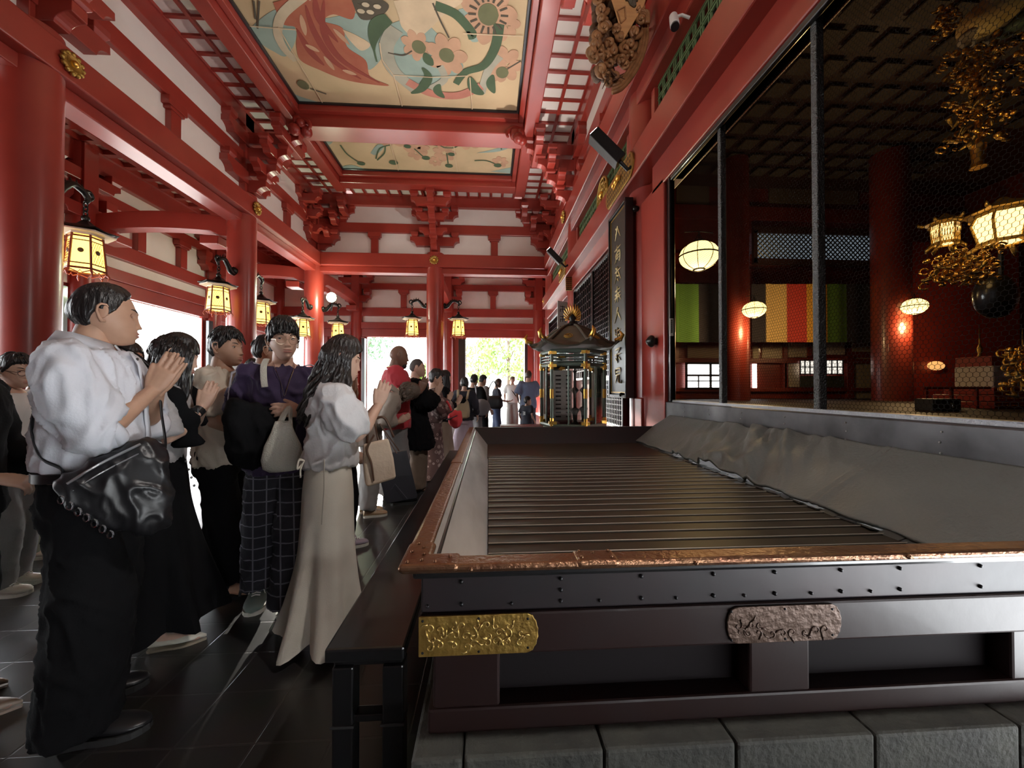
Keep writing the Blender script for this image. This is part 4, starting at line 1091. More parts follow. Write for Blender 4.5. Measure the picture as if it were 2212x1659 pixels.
rd.build('rail',IRED,r,bevel=.01)
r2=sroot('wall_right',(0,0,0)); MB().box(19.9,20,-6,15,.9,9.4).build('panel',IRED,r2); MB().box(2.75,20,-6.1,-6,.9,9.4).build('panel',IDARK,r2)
# deep red partition on the right half
p=iw(1965,600,12.6); struct(MB().box(p.x+.1,19,12.6,12.75,.9,6.5).build('wall_middle',mat('partition_red',(.22,.02,.012),.5,noise_col=(.6,(.12,.012,.008),.9))))
# windows / screens at the end
wn=sroot('window_2',(0,0,0)); WLIT=emat('daylit_pane',(1,.98,.95),3.2)
m=MB(); rect_px(m,1484,1566,786,838,WB+.05,.02); rect_px(m,1625,1634,786,838,WB+.05,.02); m.build('pane',WLIT,wn)
m=MB()
for x in (1482,1534,1566): rect_px(m,x-2,x+2,784,840,WB+.02,.05)
for y in (785,811,839): rect_px(m,1480,1568,y-2,y+2,WB+.02,.05)
for x in (1508,1558): rect_px(m,x-1,x+1,812,840,WB+.02,.05)
rect_px(m,1480,1568,822,824,WB+.02,.05)
m.build('window_frame',BLACKL,wn)
sj=thing('paper_screen','translucent white paper screen with black grid at the back of the inner hall','screen',(0,0,0))
m=MB(); rect_px(m,1728,1770,780,808,WB,.02); rect_px(m,1772,1820,778,808,WB,.02); m.build('paper',emat('screen_paper',(1,.95,.85),.75,base=(.7,.66,.6)),sj)
m=MB()
for x in (1728,1738,1749,1760,1770,1772,1784,1796,1808,1820): rect_px(m,x-.8,x+.8,777,810,WB-.03,.03)
for y in (778,793,808): rect_px(m,1726,1822,y-.8,y+.8,WB-.03,.03)
m.build('frame',BLACKL,sj)
lw=MB(); rect_px(lw,1728,1822,812,836,WB,.03); o=lw.build('screen_base',mat('screen_base_grey',(.06,.065,.06),.5),sj)
# round inner columns
def icol(px,Y,rad,lab):
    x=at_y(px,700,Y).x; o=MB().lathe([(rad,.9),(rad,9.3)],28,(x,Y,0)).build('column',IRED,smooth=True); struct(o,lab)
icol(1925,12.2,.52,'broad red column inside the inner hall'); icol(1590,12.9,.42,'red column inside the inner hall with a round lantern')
# diagonal lattice transom inside
r=sroot('transom',(0,0,0),'dark diagonal lattice transom inside the inner hall')
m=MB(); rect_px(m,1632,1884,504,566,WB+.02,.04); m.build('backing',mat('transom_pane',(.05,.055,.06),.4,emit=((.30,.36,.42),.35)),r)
m=MB(); a=iw(1632,566,WB); b=iw(1884,504,WB); w=b.x-a.x; h=b.z-a.z
n=26
for k in range(-8,n+1):
    for s in (1,-1):
        xa=a.x+w*k/n if s>0 else a.x+w*k/n+h; pts=[]
        p0=Vector((xa,WB-.06,a.z)); p1=Vector((xa+s*h,WB-.06,b.z))
        t0=0;t1=1; dx=p1.x-p0.x
        ts=sorted([(a.x-p0.x)/dx,(b.x-p0.x)/dx]); t0=max(0,ts[0]);t1=min(1,ts[1])
        if t1-t0>.05: m.tube([p0.lerp(p1,t0),p0.lerp(p1,t1)],.028,4)
m.build('lattice',BLACKL,r)
m=MB(); 
for (xa,xb,ya,yb) in ((1624,1892,498,505),(1624,1892,565,572),(1624,1632,500,570),(1884,1892,500,570)): rect_px(m,xa,xb,ya,yb,WB,.12)
m.build('frame',IDARK,r)
# ceiling coffer squares inside (dim)
r=sroot('ceiling_lattice',(0,0,0)); m=MB(); g=MB()
for j in range(10):
    for i in range(16): m.box(4.5+i*.75,4.5+i*.75+.48,6.5+j*.75,6.5+j*.75+.48,9.30,9.34)
m.build('panel',mat('coffer_panel',(.11,.09,.075),.8),r)
# five-colour banner
BAN=thing('striped_banner','five colour striped temple banner hanging across the inner hall','banner',(0,0,0))
YBN=13.6
def stripe(xa,xb,ya,yb,mm,name):
    p=iw(xa,yb,YBN); q=iw(xb,ya,YBN); n=14; rs=[]
    for i in range(n+1):
        x=p.x+(q.x-p.x)*i/n; w=.02*math.sin(x*9); rs.append([(x,YBN+w,p.z),(x,YBN+w,q.z),(x,YBN+w+.012,q.z),(x,YBN+w+.012,p.z)])
    MB().rings(rs).build(name,mm,BAN)
cl=lambda n,c: mat(n,c,.85,bump=(90,.3))
BG,BK,BY,BR,BO=cl('banner_green',(.13,.28,.05)),cl('banner_black',(.03,.022,.03)),cl('banner_yellow',(.80,.52,.20)),cl('banner_red',(.60,.05,.035)),cl('banner_orange',(.80,.40,.05))
for xa,xb,mm,n in ((1460,1510,BG,'green_stripe'),(1510,1566,BK,'black_stripe'),(1624,1654,BK,'black_stripe'),(1654,1699,BY,'yellow_stripe'),(1699,1743,BR,'red_stripe'),(1743,1788,BO,'orange_stripe'),(1788,1830,BG,'green_stripe'),(1830,1886,BK,'black_stripe')): stripe(xa,xb,614,739,mm,n)
# round paper lanterns
RGLOW=emat('round_lantern_paper',(1.0,.74,.28),1.9,base=(.8,.6,.3))
def round_lantern(px,py,Y,wpx,lab):
    c=at_y(px,py,Y); dep=(c.x*math.sin(YAW)+c.y*math.cos(YAW)); th=math.atan((px-1106)/F_PX)
    R_=wpx/2/F_PX*dep*math.cos(th)
    r=thing('round_lantern',lab,'lantern',c,0,'round lit lanterns in the inner hall')
    MB().sphere((0,0,0),(R_,R_,R_*.76),28,16).build('globe',RGLOW,r,smooth='all')
    f=MB()
    for k in range(8):
        a=2*PI*k/8+.2; f.tube([(R_*1.01*math.cos(a)*math.cos(t),R_*1.01*math.sin(a)*math.cos(t),R_*.77*math.sin(t)) for t in np.linspace(-1.35,1.35,13)],R_*.018,5)
    for t,w in ((0,.04),(-1.3,.05),(1.3,.05)): f.tube([(R_*1.02*math.cos(t)*math.cos(a),R_*1.02*math.cos(t)*math.sin(a),R_*.77*math.sin(t)) for a in np.linspace(0,2*PI,25)],R_*w,6,cap=False)
    f.build('rib',BLACKM,r,smooth='all')
    h=MB(); h.lathe([(R_*.30,R_*.74),(R_*.3,R_*.82),(R_*.1,R_*.85)],16); h.tube([(0,0,R_*.8),(0,0,R_*1.3)],R_*.03,6)
    for s in (-1,1): h.tube([(s*R_*.25,0,R_*.8),(0,0,R_*1.25)],R_*.02,5)
    h.tube([(-R_*.8,0,R_*1.28),(0,0,R_*1.34),(R_*.8,0,R_*1.28)],R_*.025,6)
    h.build('hanger',BLACKM,r)
round_lantern(1510,553,7.6,89,'large round glowing lantern nearest the black window frame')
round_lantern(1629,669,11.9,54,'round glowing lantern in front of the dark end of the banner')
round_lantern(1975,662,11.4,64,'round glowing lantern beside the red partition right of the banner')
# gilt hanging ornaments
def cluster(name,lab,top,h,wid,seed,n=90,stem=True):
    r=thing(name,lab,'ornament',top); random.seed(seed); m=MB(); d=MB()
    for k in range(n):
        t=random.random(); z=-h*t; w=wid*(.35+.65*abs(math.sin(t*7.5+1))) ; a=random.uniform(0,2*PI); q=w*math.sqrt(random.random())
        c=Vector((q*math.cos(a),q*math.sin(a),z)); s=random.uniform(.02,.05)
        if random.random()<.5: m.sphere(c,(s,s,s*.8),8,6)
        else:
            m.tube([c+Vector((s*1.5*math.cos(u),s*1.5*math.sin(u)*.4,s*1.2*math.sin(u+.5))) for u in np.linspace(0,5,9)],s*.28,5)
    for k in range(n//3):
        t=random.random(); z=-h*t; a=random.uniform(0,2*PI); q=wid*.8*random.random(); c=Vector((q*math.cos(a),q*math.sin(a),z))
        d.tube([c,c+Vector((random.uniform(-.08,.08),random.uniform(-.08,.08),random.uniform(-.1,.05))),c+Vector((random.uniform(-.12,.12),random.uniform(-.12,.12),random.uniform(-.12,.05)))],[.016,.03,.006],6)
    m.build('gilt_bead',GOLD,r,smooth='all'); d.build('leaf_ornament',GOLDD,r,smooth='all')
    if stem: MB().lathe([(.03,.2),(.03,-h),(.075,-h-.02),(.06,-h-.22),(.08,-h-.30),(.085,-h-.31)],14).build('stem',GOLD,r,smooth=40.0)
    return r
cluster('gilt_pendant','tall gilt pendant of flowers and beads hanging behind the glass',at_y(2110,90,4.6),1.35,.36,21,150)
cluster('gilt_pendant','small dark gilt cluster near the top of the glass',at_y(2045,20,5.2),.35,.16,22,30,False)
cluster('gilt_pendant','fringe of small gilt bells hanging below the gilt lanterns',at_y(2080,545,5.0),.42,.42,23,110,False)
cluster('gilt_pendant','gilt flower cluster at the right edge above the altar steps',at_y(2205,745,4.6),.6,.20,24,60,False)
cluster('gilt_pendant','dim gilt cluster at the right edge beside the gilt pendant',at_y(2225,60,4.6),.9,.22,25,60,False)
def gilt_lantern(px,py,Y,R_,H,lab,bulge):
    r=thing('gilt_lantern',lab,'lantern',at_y(px,py,Y),.3)
    G=emat('gilt_lantern_glow',(1.0,.62,.22),2.2,base=(.7,.5,.2))
    def hr(q,z): return [Vector((q*math.cos(PI*k/3),q*math.sin(PI*k/3),z)) for k in range(6)]
    prof=[(R_*.82,-H/2),(R_*(1.0 if bulge else .9),0),(R_*(1.08 if bulge else .95),H*.2),(R_*.9,H/2)]
    MB().rings([hr(a,b) for a,b in prof]).build('paper_panel',G,r)
    f=MB()
    for k in range(6):
        f.tube([(a*1.02*math.cos(PI*k/3),a*1.02*math.sin(PI*k/3),b) for a,b in prof],R_*.06,6)
        if not bulge:
            for q in range(5):
                u0=PI*k/3; u1=PI*(k+1)/3; A=Vector((math.cos(u0),math.sin(u0),0))*R_*.93; B=Vector((math.cos(u1),math.sin(u1),0))*R_*.93
                f.tube([A.lerp(B,.05+.18*q)+Vector((0,0,-H/2)),A.lerp(B,.23+.18*q)+Vector((0,0,H/2))],R_*.025,4); f.tube([A.lerp(B,.23+.18*q)+Vector((0,0,-H/2)),A.lerp(B,.05+.18*q)+Vector((0,0,H/2))],R_*.025,4)
    for z,q in ((-H/2,.9),(H/2,.98)): f.rings([hr(R_*q*1.05,z-.02),hr(R_*q*1.05,z+.02),hr(R_*q*.85,z+.02),hr(R_*q*.85,z-.02)],cap=False)
    f.build('frame',GOLDD,r)
    MB().rings([hr(R_*1.5,H*.56),hr(R_*1.45,H*.60),hr(R_*.9,H*.75),hr(R_*.4,H*.9),hr(R_*.15,H*1.05)]).build('roof',GOLDD,r)
    t=MB()
    for k in range(6):
        c,s=math.cos(PI*k/3),math.sin(PI*k/3); t.tube([(R_*1.4*c,R_*1.4*s,H*.58),(R_*1.7*c,R_*1.7*s,H*.62),(R_*1.75*c,R_*1.75*s,H*.74)],[.03,.025,.008],6)
        t.tube([(R_*.8*c,R_*.8*s,-H*.52),(R_*1.2*c,R_*1.2*s,-H*.75),(R_*1.25*c,R_*1.25*s,-H*.9)],[.03,.03,.008],6)
    t.build('roof_hook',GOLDD,r,smooth='all')
gilt_lantern(2042,505,5.6,.17,.30,'small square sided gilt lantern with pierced glowing panels',False)
gilt_lantern(2168,492,4.9,.27,.40,'bulging gilt lantern with glowing paper panels at the right edge',True)
dk=thing('altar_drum','round dark drum shape below the gilt lanterns','ornament',at_y(2150,640,5.4)); MB().sphere((0,0,0),(.30,.2,.34),20,12).build('body',BLACKL,dk,smooth='all'); MB().tube([(.1,0,.3),(.1,0,.75)],.03,8).build('hanger',BLACKM,dk)
# cream lotus-petal carving high on the right
lp=thing('lotus_carving','large cream lotus petal carving with green leaf at the upper right behind the glass','carving',at_y(2150,30,4.4))
q=Matrix.Rotation(-.5,3,'Y')
MB().sphere((0,0,0),(.42,.3,.23),28,16,q).build('cream_petal',mat('cream_paint',(.80,.62,.28),.5,noise_col=(9,(.5,.36,.14),.8),bump=(25,.3)),lp,smooth='all')
MB().sphere((.30,-.12,-.13),(.36,.26,.11),20,12,Matrix.Rotation(-.5,3,'Y')).build('green_leaf',mat('green_paint',(.10,.16,.12),.5),lp,smooth='all')
MB().sphere((-.02,.05,-.20),(.36,.22,.07),20,10,Matrix.Rotation(-.1,3,'Y')).build('grey_rim',mat('grey_paint',(.20,.16,.13),.5),lp,smooth='all')
# altar steps with white cloth
al=thing('altar_stand','stepped red altar stand with gilt edging at the lower right behind the glass','altar',at_y(2180,890,7.6)*1.0)
al.location.z=.92
IRS=mat('altar_red',(.28,.03,.02),.4)
for k in range(3): 
    MB().box(-1.05+.28*k,1.6,-.5+.2*k,.8,.0+.14*k,.13+.14*k).build('step',IRS,al,bevel=.01)
    g=MB()
    for i in range(12): g.sphere((-.95+.28*k+.1*i,-.505+.2*k,.065+.14*k),(.045,.012,.018),8,5)
    g.build('gilt_edging',GOLD,al,smooth='all')
MB().box(-.35,1.6,.0,.7,.42,.90).build('altar_cloth',mat('altar_white_cloth',(.60,.56,.54),.7,emit=None,bump=(40,.3)),al,bevel=.02)
m=MB(); m.box(-.32,1.6,.05,.7,.90,1.12); m.build('top_box',IRS,al,bevel=.01)
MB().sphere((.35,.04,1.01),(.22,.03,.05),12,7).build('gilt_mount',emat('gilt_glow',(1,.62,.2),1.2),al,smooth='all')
m=MB()
for x in (-.25,.8): m.lathe([(.05,1.12),(.03,1.16),(.05,1.3),(.015,1.4),(.01,1.75)],10,(x,.3,0))
m.build('candlestick',GOLDD,al,smooth='all')
# low rail and desk inside
rl=thing('low_railing','low red brown railing inside the glass left of the altar steps','railing',at_y(2050,870,7.2)); rl.location.z=.92
MB().tube([(-.55,0,.42),(.9,0,.42)],.025,8).build('handrail',IRS,rl)
for x in (-.5,.05,.6): MB().box(x-.025,x+.025,-.025,.025,0,.42).build('baluster',IRS,rl)
dkk=thing('low_desk','low dark desk with a white crest behind the railing','desk',at_y(2025,880,6.6)); dkk.location.z=.92
MB().box(-.28,.28,-.15,.15,0,.22).build('body',mat('desk_grey',(.05,.055,.055),.4),dkk,bevel=.01)
m=MB(); 
for (a,b,c_,d) in ((-.03,.03,.075,.085),(-.03,.03,.045,.055),(-.005,.005,.03,.10),(-.03,-.02,.08,.11),(.02,.03,.02,.05)): m.box(.10+a,.10+b,-.155,-.15,.04+c_,.04+d)
m.build('crest',PAPER,dkk)
# wall glow lamp
gw=thing('wall_lamp','dim amber lamp low on the red partition','lamp',at_y(2022,790,12.5)); MB().sphere((0,0,0),(.34,.06,.16),16,10).build('shade',emat('amber_glow',(1,.5,.16),.7,base=(.5,.3,.1)),gw,smooth='all')

# ================================================================ OUTSIDE
LEAF=mat('sunlit_leaf',(.22,.34,.08),.6,noise_col=(2,(.12,.22,.05),.9)); LEAFD=mat('blue_green_leaf',(.08,.16,.08),.6); BARK=mat('bark',(.10,.07,.05),.9)
def tree(x,y,h,r_,mm,lab,seed,n=1500):
    t=thing('tree',lab,'tree',(x,y,-.2),0); random.seed(seed); m=MB()
    for k in range(n):
        a=random.uniform(0,2*PI); u=random.uniform(-1,1); q=r_*(.55+.45*random.random())**.6; s_=math.sqrt(1-u*u)
        nn=noise.noise(Vector((a*1.3,u*2,seed)))*.4+1
        c=Vector((q*nn*s_*math.cos(a),q*nn*s_*math.sin(a),h*.6+q*nn*u*1.15)); e=Euler((random.uniform(0,3),random.uniform(0,3),random.uniform(0,3))).to_matrix(); w=random.uniform(.10,.22)
        m.add([c+e@Vector(p) for p in ((-w,0,0),(0,-w*.5,0),(w,0,0),(0,w*.5,.02))],[(0,1,2,3)])
    m.build('crown',mm,t); 
    b=MB(); b.tube([(0,0,0),(.05,0,h*.3),(0,.05,h*.6)],[.16,.12,.06],8)
    for k in range(4): a=k*1.6; b.tube([(0,0,h*.4),(r_*.4*math.cos(a),r_*.4*math.sin(a),h*.65)],[.06,.02],6)
    b.build('trunk',BARK,t)
tree(1.6,31,9,2.6,LEAF,'bright green sunlit tree seen through the right hand doorway',1,2600)
tree(-1.0,38,7,1.8,LEAF,'pale bushy tree behind the people in the right hand doorway',2,1500)
tree(-10.6,34,11,2.2,LEAFD,'blue green tree at the top left of the left hand far doorway',3,1600)
tree(-4.6,28.5,3.4,1.0,LEAF,'low leafy tree seen past the bald man in a red shirt',4,1300)
tree(3.2,26.4,3.4,1.1,LEAF,'low green shrub beyond the man in a blue shirt',6,1100)
# ================================================================ PEOPLE LIBRARY
SKIN=mat('skin_light',(.60,.38,.28),.5,noise_col=(30,(.54,.32,.23),.5),sss=.08); SKINT=mat('skin_tan',(.47,.27,.18),.5,noise_col=(30,(.41,.225,.145),.5),sss=.08); SKIND=mat('skin_brown',(.20,.10,.065),.5,sss=.05)
HAIRB=mat('black_hair',(.012,.010,.010),.36,bump=(60,.6,(1,1,.12)),spec=.6); HAIRBR=mat('brown_hair',(.055,.028,.018),.36,bump=(60,.6,(1,1,.12)),spec=.6)
HAIRAU=mat('auburn_hair',(.16,.06,.025),.4,bump=(60,.6,(1,1,.12))); HAIRG=mat('grey_brown_hair',(.11,.08,.06),.45,bump=(60,.6,(1,1,.12)))
LIPM=mat('lips',(.42,.15,.12),.4); EYEW=mat('eye_white',(.62,.60,.57),.25); IRISM=mat('iris_dark',(.015,.01,.008),.15); BROWM=mat('eyebrow_hair',(.02,.015,.013),.6)
NAILM=mat('nail',(.60,.38,.30),.3)

def fuse(mb, voxel, it=6, fac=.5):
    """one continuous skin over the overlapping closed tubes of mb"""
    me=bpy.data.meshes.new('tmp'); me.from_pydata(mb.v,[],mb.f); me.update()
    bm=bmesh.new(); bm.from_mesh(me); bmesh.ops.recalc_face_normals(bm,faces=bm.faces); bm.to_mesh(me); bm.free()
    o=bpy.data.objects.new('tmp',me); COL.objects.link(o)
    md=o.modifiers.new('r','REMESH'); md.mode='VOXEL'; md.voxel_size=voxel; md.adaptivity=0
    if it:
        s=o.modifiers.new('s','SMOOTH'); s.factor=fac; s.iterations=it
    dg=bpy.context.evaluated_depsgraph_get(); dg.update()
    ev=o.evaluated_get(dg); m2=ev.to_mesh()
    n=len(m2.vertices); V=np.empty(n*3,np.float32); m2.vertices.foreach_get('co',V); V=V.reshape(-1,3).copy()
    N=np.empty(n*3,np.float32); m2.vertex_normals.foreach_get('vector',N) if hasattr(m2,'vertex_normals') else m2.vertices.foreach_get('normal',N); N=N.reshape(-1,3).copy()
    F=[tuple(p.vertices) for p in m2.polygons]
    ev.to_mesh_clear(); bpy.data.objects.remove(o); bpy.data.meshes.remove(me)
    return V,N,F
def npmesh(name,V,F,m,parent,smooth=True):
    me=bpy.data.meshes.new(name); me.from_pydata([tuple(map(float,v)) for v in V],[],F); me.update()
    if smooth: me.polygons.foreach_set('use_smooth',[True]*len(me.polygons))
    me.materials.append(m); o=bpy.data.objects.new(name,me); COL.objects.link(o); o.parent=parent; return o
def sst(x): x=np.clip(x,0,1); return x*x*(3-2*x)
def G(x,s): return np.exp(-(x/s)**2)
def head_shape(ux,uy,uz,p):
    th=np.arccos(np.clip(uz,-1,1)); s=np.sin(th); ph=np.arctan2(ux,uy)
    low=uz<0; sl=np.where(low,np.maximum(s,1e-6)**.62,s); z=.115*uz
    jaw=1-p.get('jaw',.34)*sst(-z/.115)**1.3
    x=.0745*sl*np.sin(ph)*jaw; cf=np.cos(ph); front=sst(cf*2)
    yb=np.where(cf>0,.090*sl*cf,.098*sl*cf*(1-.42*sst((-z-.015)/.085)))
    y=yb+.030*sst(-z/.10)*1.0*np.where(cf>0,1,.7)
    f=front; n=p.get('nose',1.0); ax=np.abs(x)
    d=.0045*G(z-.030,.012)*G(x,.055) -.0085*G(ax-.031,.016)*G(z-.011,.012)
    zz=np.clip((.022-z)/.052,0,1); prof=np.where(z>.022,G(z-.022,.012)*.004,(.004+.0150*zz**1.3)*np.where(z<-.031,G(z+.031,.0065),1))
    d=d+n*prof*G(x,.0095+.0045*zz) + n*.0065*G(ax-.012,.006)*G(z+.032,.0075)
    d=d+.0048*G(z+.062,.019)*G(x,.030)+.0024*G(z+.0555,.0046)*G(x,.019)+.0028*G(z+.0690,.0056)*G(x,.017)-.0024*G(z+.0618,.0026)*G(x,.023)
    d=d+.0065*G(z+.099,.014)*G(x,.022)-.003*G(z+.083,.008)*G(x,.02)+.0035*G(ax-.046,.018)*G(z+.014,.02)-.002*G(ax-.04,.015)*G(z+.055,.02)
    y=y+d*f
    return np.stack([x,y,z],-1)
def head_dirs(nu,nv):
    th=np.linspace(0,PI,nv+2)[1:-1]; ph=np.linspace(0,2*PI,nu,endpoint=False)
    T,P_=np.meshgrid(th,ph,indexing='ij'); return T,P_
def sphere_faces(nu,nv):
    F=[]
    for i in range(nv-1):
        for j in range(nu):
            F.append((i*nu+j,(i+1)*nu+j,(i+1)*nu+(j+1)%nu,i*nu+(j+1)%nu))
    t=nu*nv
    for j in range(nu):
        F.append((t,j,(j+1)%nu)); F.append((t+1,(nv-1)*nu+(j+1)%nu,(nv-1)*nu+j))
    return F
def head_grid(nu,nv,p):
    T,P_=head_dirs(nu,nv); V=head_shape(np.sin(T)*np.sin(P_),np.sin(T)*np.cos(P_),np.cos(T),p).reshape(-1,3)
    top=head_shape(np.array([0.]),np.array([1e-6]),np.array([1.]),p); bot=head_shape(np.array([0.]),np.array([1e-6]),np.array([-1.]),p)
    return np.concatenate([V,top,bot]),sphere_faces(nu,nv),T,P_
HLINE={'short':([0,35,55,72,84,100,122,150,180],[.066,.062,.05,.012,-.012,.010,-.050,-.072,-.076]),
       'fringe':([0,30,50,66,80,98,122,150,180],[.040,.038,.030,.008,-.012,.006,-.055,-.075,-.080]),
       'long':([0,30,48,62,76,90,110,130,180],[.062,.055,.040,.012,-.025,-.06,-.10,-.10,-.10]),
       'bangs':([0,30,48,62,80,100,130,180],[.036,.036,.010,-.05,-.09,-.10,-.10,-.10]),
       'receding':([0,22,40,60,74,86,102,124,150,180],[.100,.083,.070,.055,.012,-.012,.008,-.052,-.076,-.080]),
       'bob':([0,28,46,60,80,100,130,180],[.055,.045,.010,-.06,-.085,-.085,-.085,-.085]),
       'buzz':([0,35,55,72,84,100,122,150,180],[.064,.060,.05,.02,-.005,.014,-.045,-.066,-.070])}
def hair_cap(style,thick,p,nu,nv,seed,vol=1.0,rough=1.0):
    V,F,T,P_=head_grid(nu,nv,p); a,b=HLINE[style]
    ang=np.degrees(np.abs((P_+PI)%(2*PI)-PI)).reshape(-1); zl=np.interp(ang,a,b); zl=zl+(.0075 if style in('fringe','bangs','short') else .004)*np.array([noise.noise(Vector((math.sin(f)*14+seed,math.cos(f)*14,0)))+.8*noise.noise(Vector((math.sin(f)*34+seed,math.cos(f)*34,5))) for f in P_.reshape(-1)])*(np.abs(ang)<75)
    Z=V[:-2,2]; w=sst((Z-zl)/.014+.35)
    topw=sst((Z-.02)/.09)
    nz=np.array([noise.noise(Vector((math.sin(f)*7*rough+seed,math.cos(f)*7*rough,t*2.2)))+.6*noise.noise(Vector((math.sin(f)*19+seed,math.cos(f)*19,t*3))) for t,f in zip(T.reshape(-1),P_.reshape(-1))])
    off=w*(thick*(.65+.8*topw*vol)+.0045*nz*rough*min(1,thick/.01))-(1-w)*.010
    C=np.array([0,.0,.0]); d=V[:-2]-C; d/=np.linalg.norm(d,axis=1)[:,None]
    V[:-2]+=d*off[:,None]; V[-2]+=np.array([0,0,thick*(.65+.8*vol)]); V[-1]+=np.array([0,.0,.012])
    return V,F
class FaceQ:
    def __init__(s,p):
        V,F,T,P_=head_grid(180,140,p); s.V=V[V[:,1]>0.0]
    def y(s,x,z):
        d=(s.V[:,0]-x)**2+(s.V[:,2]-z)**2; return float(s.V[np.argmin(d),1])
def hand_mb(mb, wrist, d, n, side, curl=(.1,.1,.1,.1), spread=.06, sc=1.0, thumb=(.55,.35)):
    wrist=Vector(wrist); d=Vector(d).normalized(); n=Vector(n); n=(n-d*n.dot(d)).normalized()
    lat=d.cross(n) if side>0 else n.cross(d)
    rs=[]
    for t,w,h in ((-.02,.026,.020),(.0,.027,.018),(.03,.036,.017),(.065,.040,.016),(.09,.040,.013),(.098,.034,.008)):
        c=wrist+d*(t*sc); rs.append([c+lat*(math.cos(a)*w*sc)+n*(math.sin(a)*h*sc) for a in np.linspace(0,2*PI,13)[:-1]])
    mb.rings(rs)
    for k,(o,L,r_) in enumerate(((.0295,.074,.0088),(.010,.082,.0092),(-.0100,.076,.0088),(-.0285,.060,.0078))):
        base=wrist+(d*.086+lat*o)*sc; dirv=(d+lat*(o*spread/.03)).normalized(); pts=[base-dirv*.02*sc]; cur=base; ang=0; pts.append(base)
        for q,(fr,cf) in enumerate(((.44,.8),(.32,1.1),(.24,.7))):
            ang+=curl[k]*cf; dv=(dirv*math.cos(ang)+n*math.sin(ang)).normalized(); cur=cur+dv*(L*fr*sc); pts.append(cur)
        pts.append(cur+dv*.004*sc)
        mb.tube(pts,[r_*sc*q for q in (1.0,1.05,1.0,.93,.78,.45)],9)
    tb=wrist+(d*.022+lat*.026)*sc; tv=(d*math.cos(thumb[0])+lat*math.sin(thumb[0])+n*thumb[1]*.6).normalized(); t2=(tv+d*.35+n*thumb[1]*.5).normalized()
    mb.tube([tb-tv*.02*sc,tb+tv*.02*sc,tb+tv*.045*sc,tb+tv*.045*sc+t2*.032*sc,tb+tv*.045*sc+t2*.038*sc],[.012*sc,.0135*sc,.0105*sc,.0088*sc,.005*sc],9)
def ik(S,Wt,l1,l2,pole):
    S=Vector(S);Wt=Vector(Wt); v=Wt-S; L=min(v.length,(l1+l2)*.995); u=v.normalized()
    a=(l1*l1-l2*l2+L*L)/(2*L); h=math.sqrt(max(l1*l1-a*a,0)); p=Vector(pole); p=p-u*p.dot(u)
    p.normalize(); return S+u*a+p*h, S+u*L
def ell(c,ax,ay,rx,ry,n=20,pw=2.3):
    out=[]
    for k in range(n):
        a=2*PI*k/n; ca,sa=math.cos(a),math.sin(a); out.append(Vector(c)+Vector(ax)*(rx*math.copysign(abs(ca)**(2/pw),ca))+Vector(ay)*(ry*math.copysign(abs(sa)**(2/pw),sa)))
    return out
def folds(V,N,amt,scale=(9,9,5),seed=0,mask=None):
    out=[]
    for v in V:
        x,y,z=v[0]*scale[0]+seed,v[1]*scale[1],v[2]*scale[2]+seed*.3
        w=noise.noise(Vector((x*.5,y*.5,z*.6+9)))*1.6
        a=abs(noise.noise(Vector((x+w,y-w,z+w*.7+.45*(x+y))))); b=abs(noise.noise(Vector((x*2.1-seed+w,y*2.1,z*1.7-w))))
        out.append((1-min(1,a*3.2))**1.5*1.0+.40*(1-min(1,b*3))**1.4-.35+.5*noise.noise(Vector((x*.6,y*.6,z*.5+3))))
    d=np.array(out)
    if mask is not None: d=d*mask
    return V+N*(d*amt)[:,None]
SHOE={'leather':(.052,.055),'sneaker':(.054,.065),'flat':(.047,.052),'sandal':(.05,.02)}
def shoe_obj(kind,M,parent,m,sole):
    w,h=SHOE[kind]; mb=MB()
    prof=[(-.075,.62,.75),(-.06,.80,1.15),(-.02,.78,1.35),(.02,.82,1.25),(.06,.95,.95),(.11,1.0,.70),(.15,.86,.55),(.175,.55,.42),(.188,.2,.25)]
    if kind=='flat': prof=[(-.07,.55,1.5),(-.055,.75,1.55),(-.02,.75,1.0),(.02,.78,.8),(.06,.92,.75),(.10,.92,.75),(.14,.68,.62),(.175,.34,.5),(.20,.08,.3)]
    if kind=='sneaker': prof=[(-.08,.65,.9),(-.06,.85,1.25),(-.02,.85,1.35),(.02,.86,1.2),(.06,.98,.95),(.11,1.05,.78),(.15,.98,.68),(.18,.7,.5),(.192,.3,.3)]
    rs=[]
    for y,ww,hh in prof:
        ring=[]
        for k in range(14):
            a=2*PI*k/14; ca,sa=math.cos(a),math.sin(a); ring.append(M@Vector((w*ww*math.copysign(abs(ca)**.8,ca),y,.018+h*hh*(.5+.5*sa) if sa>0 else .018+h*hh*.5*(1+max(sa,-1)))))
        rs.append(ring)
    mb.rings(rs); o=mb.build('shoe',m,parent,smooth='all')
    sb=MB(); rs=[]
    for y,ww,hh in prof:
        z0=0.0; z1=.024 if kind!='flat' else .012
        rs.append([M@Vector((-w*ww*1.05,y,z0)),M@Vector((w*ww*1.05,y,z0)),M@Vector((w*ww*1.05,y,z1)),M@Vector((-w*ww*1.05,y,z1))])
    sb.rings(rs); sb.build('sole',sole,o)
    if kind=='sneaker':
        lb=MB()
        for k in range(5):
            y=.025+.018*k; z=.018+h*(1.24-.085*k); lb.tube([M@Vector((-.022,y,z-.004)),M@Vector((0,y+.004,z+.004)),M@Vector((.022,y,z-.004))],.0038,6)
        lb.tube([M@Vector((.0,.03,.108)),M@Vector((.03,.05,.10)),M@Vector((.045,.06,.07))],.003,5); lb.tube([M@Vector((.0,.03,.108)),M@Vector((-.03,.06,.10)),M@Vector((-.045,.08,.07))],.003,5)
        lb.build('lace',mat('white_lace',(.75,.74,.70),.7),o)
    return o

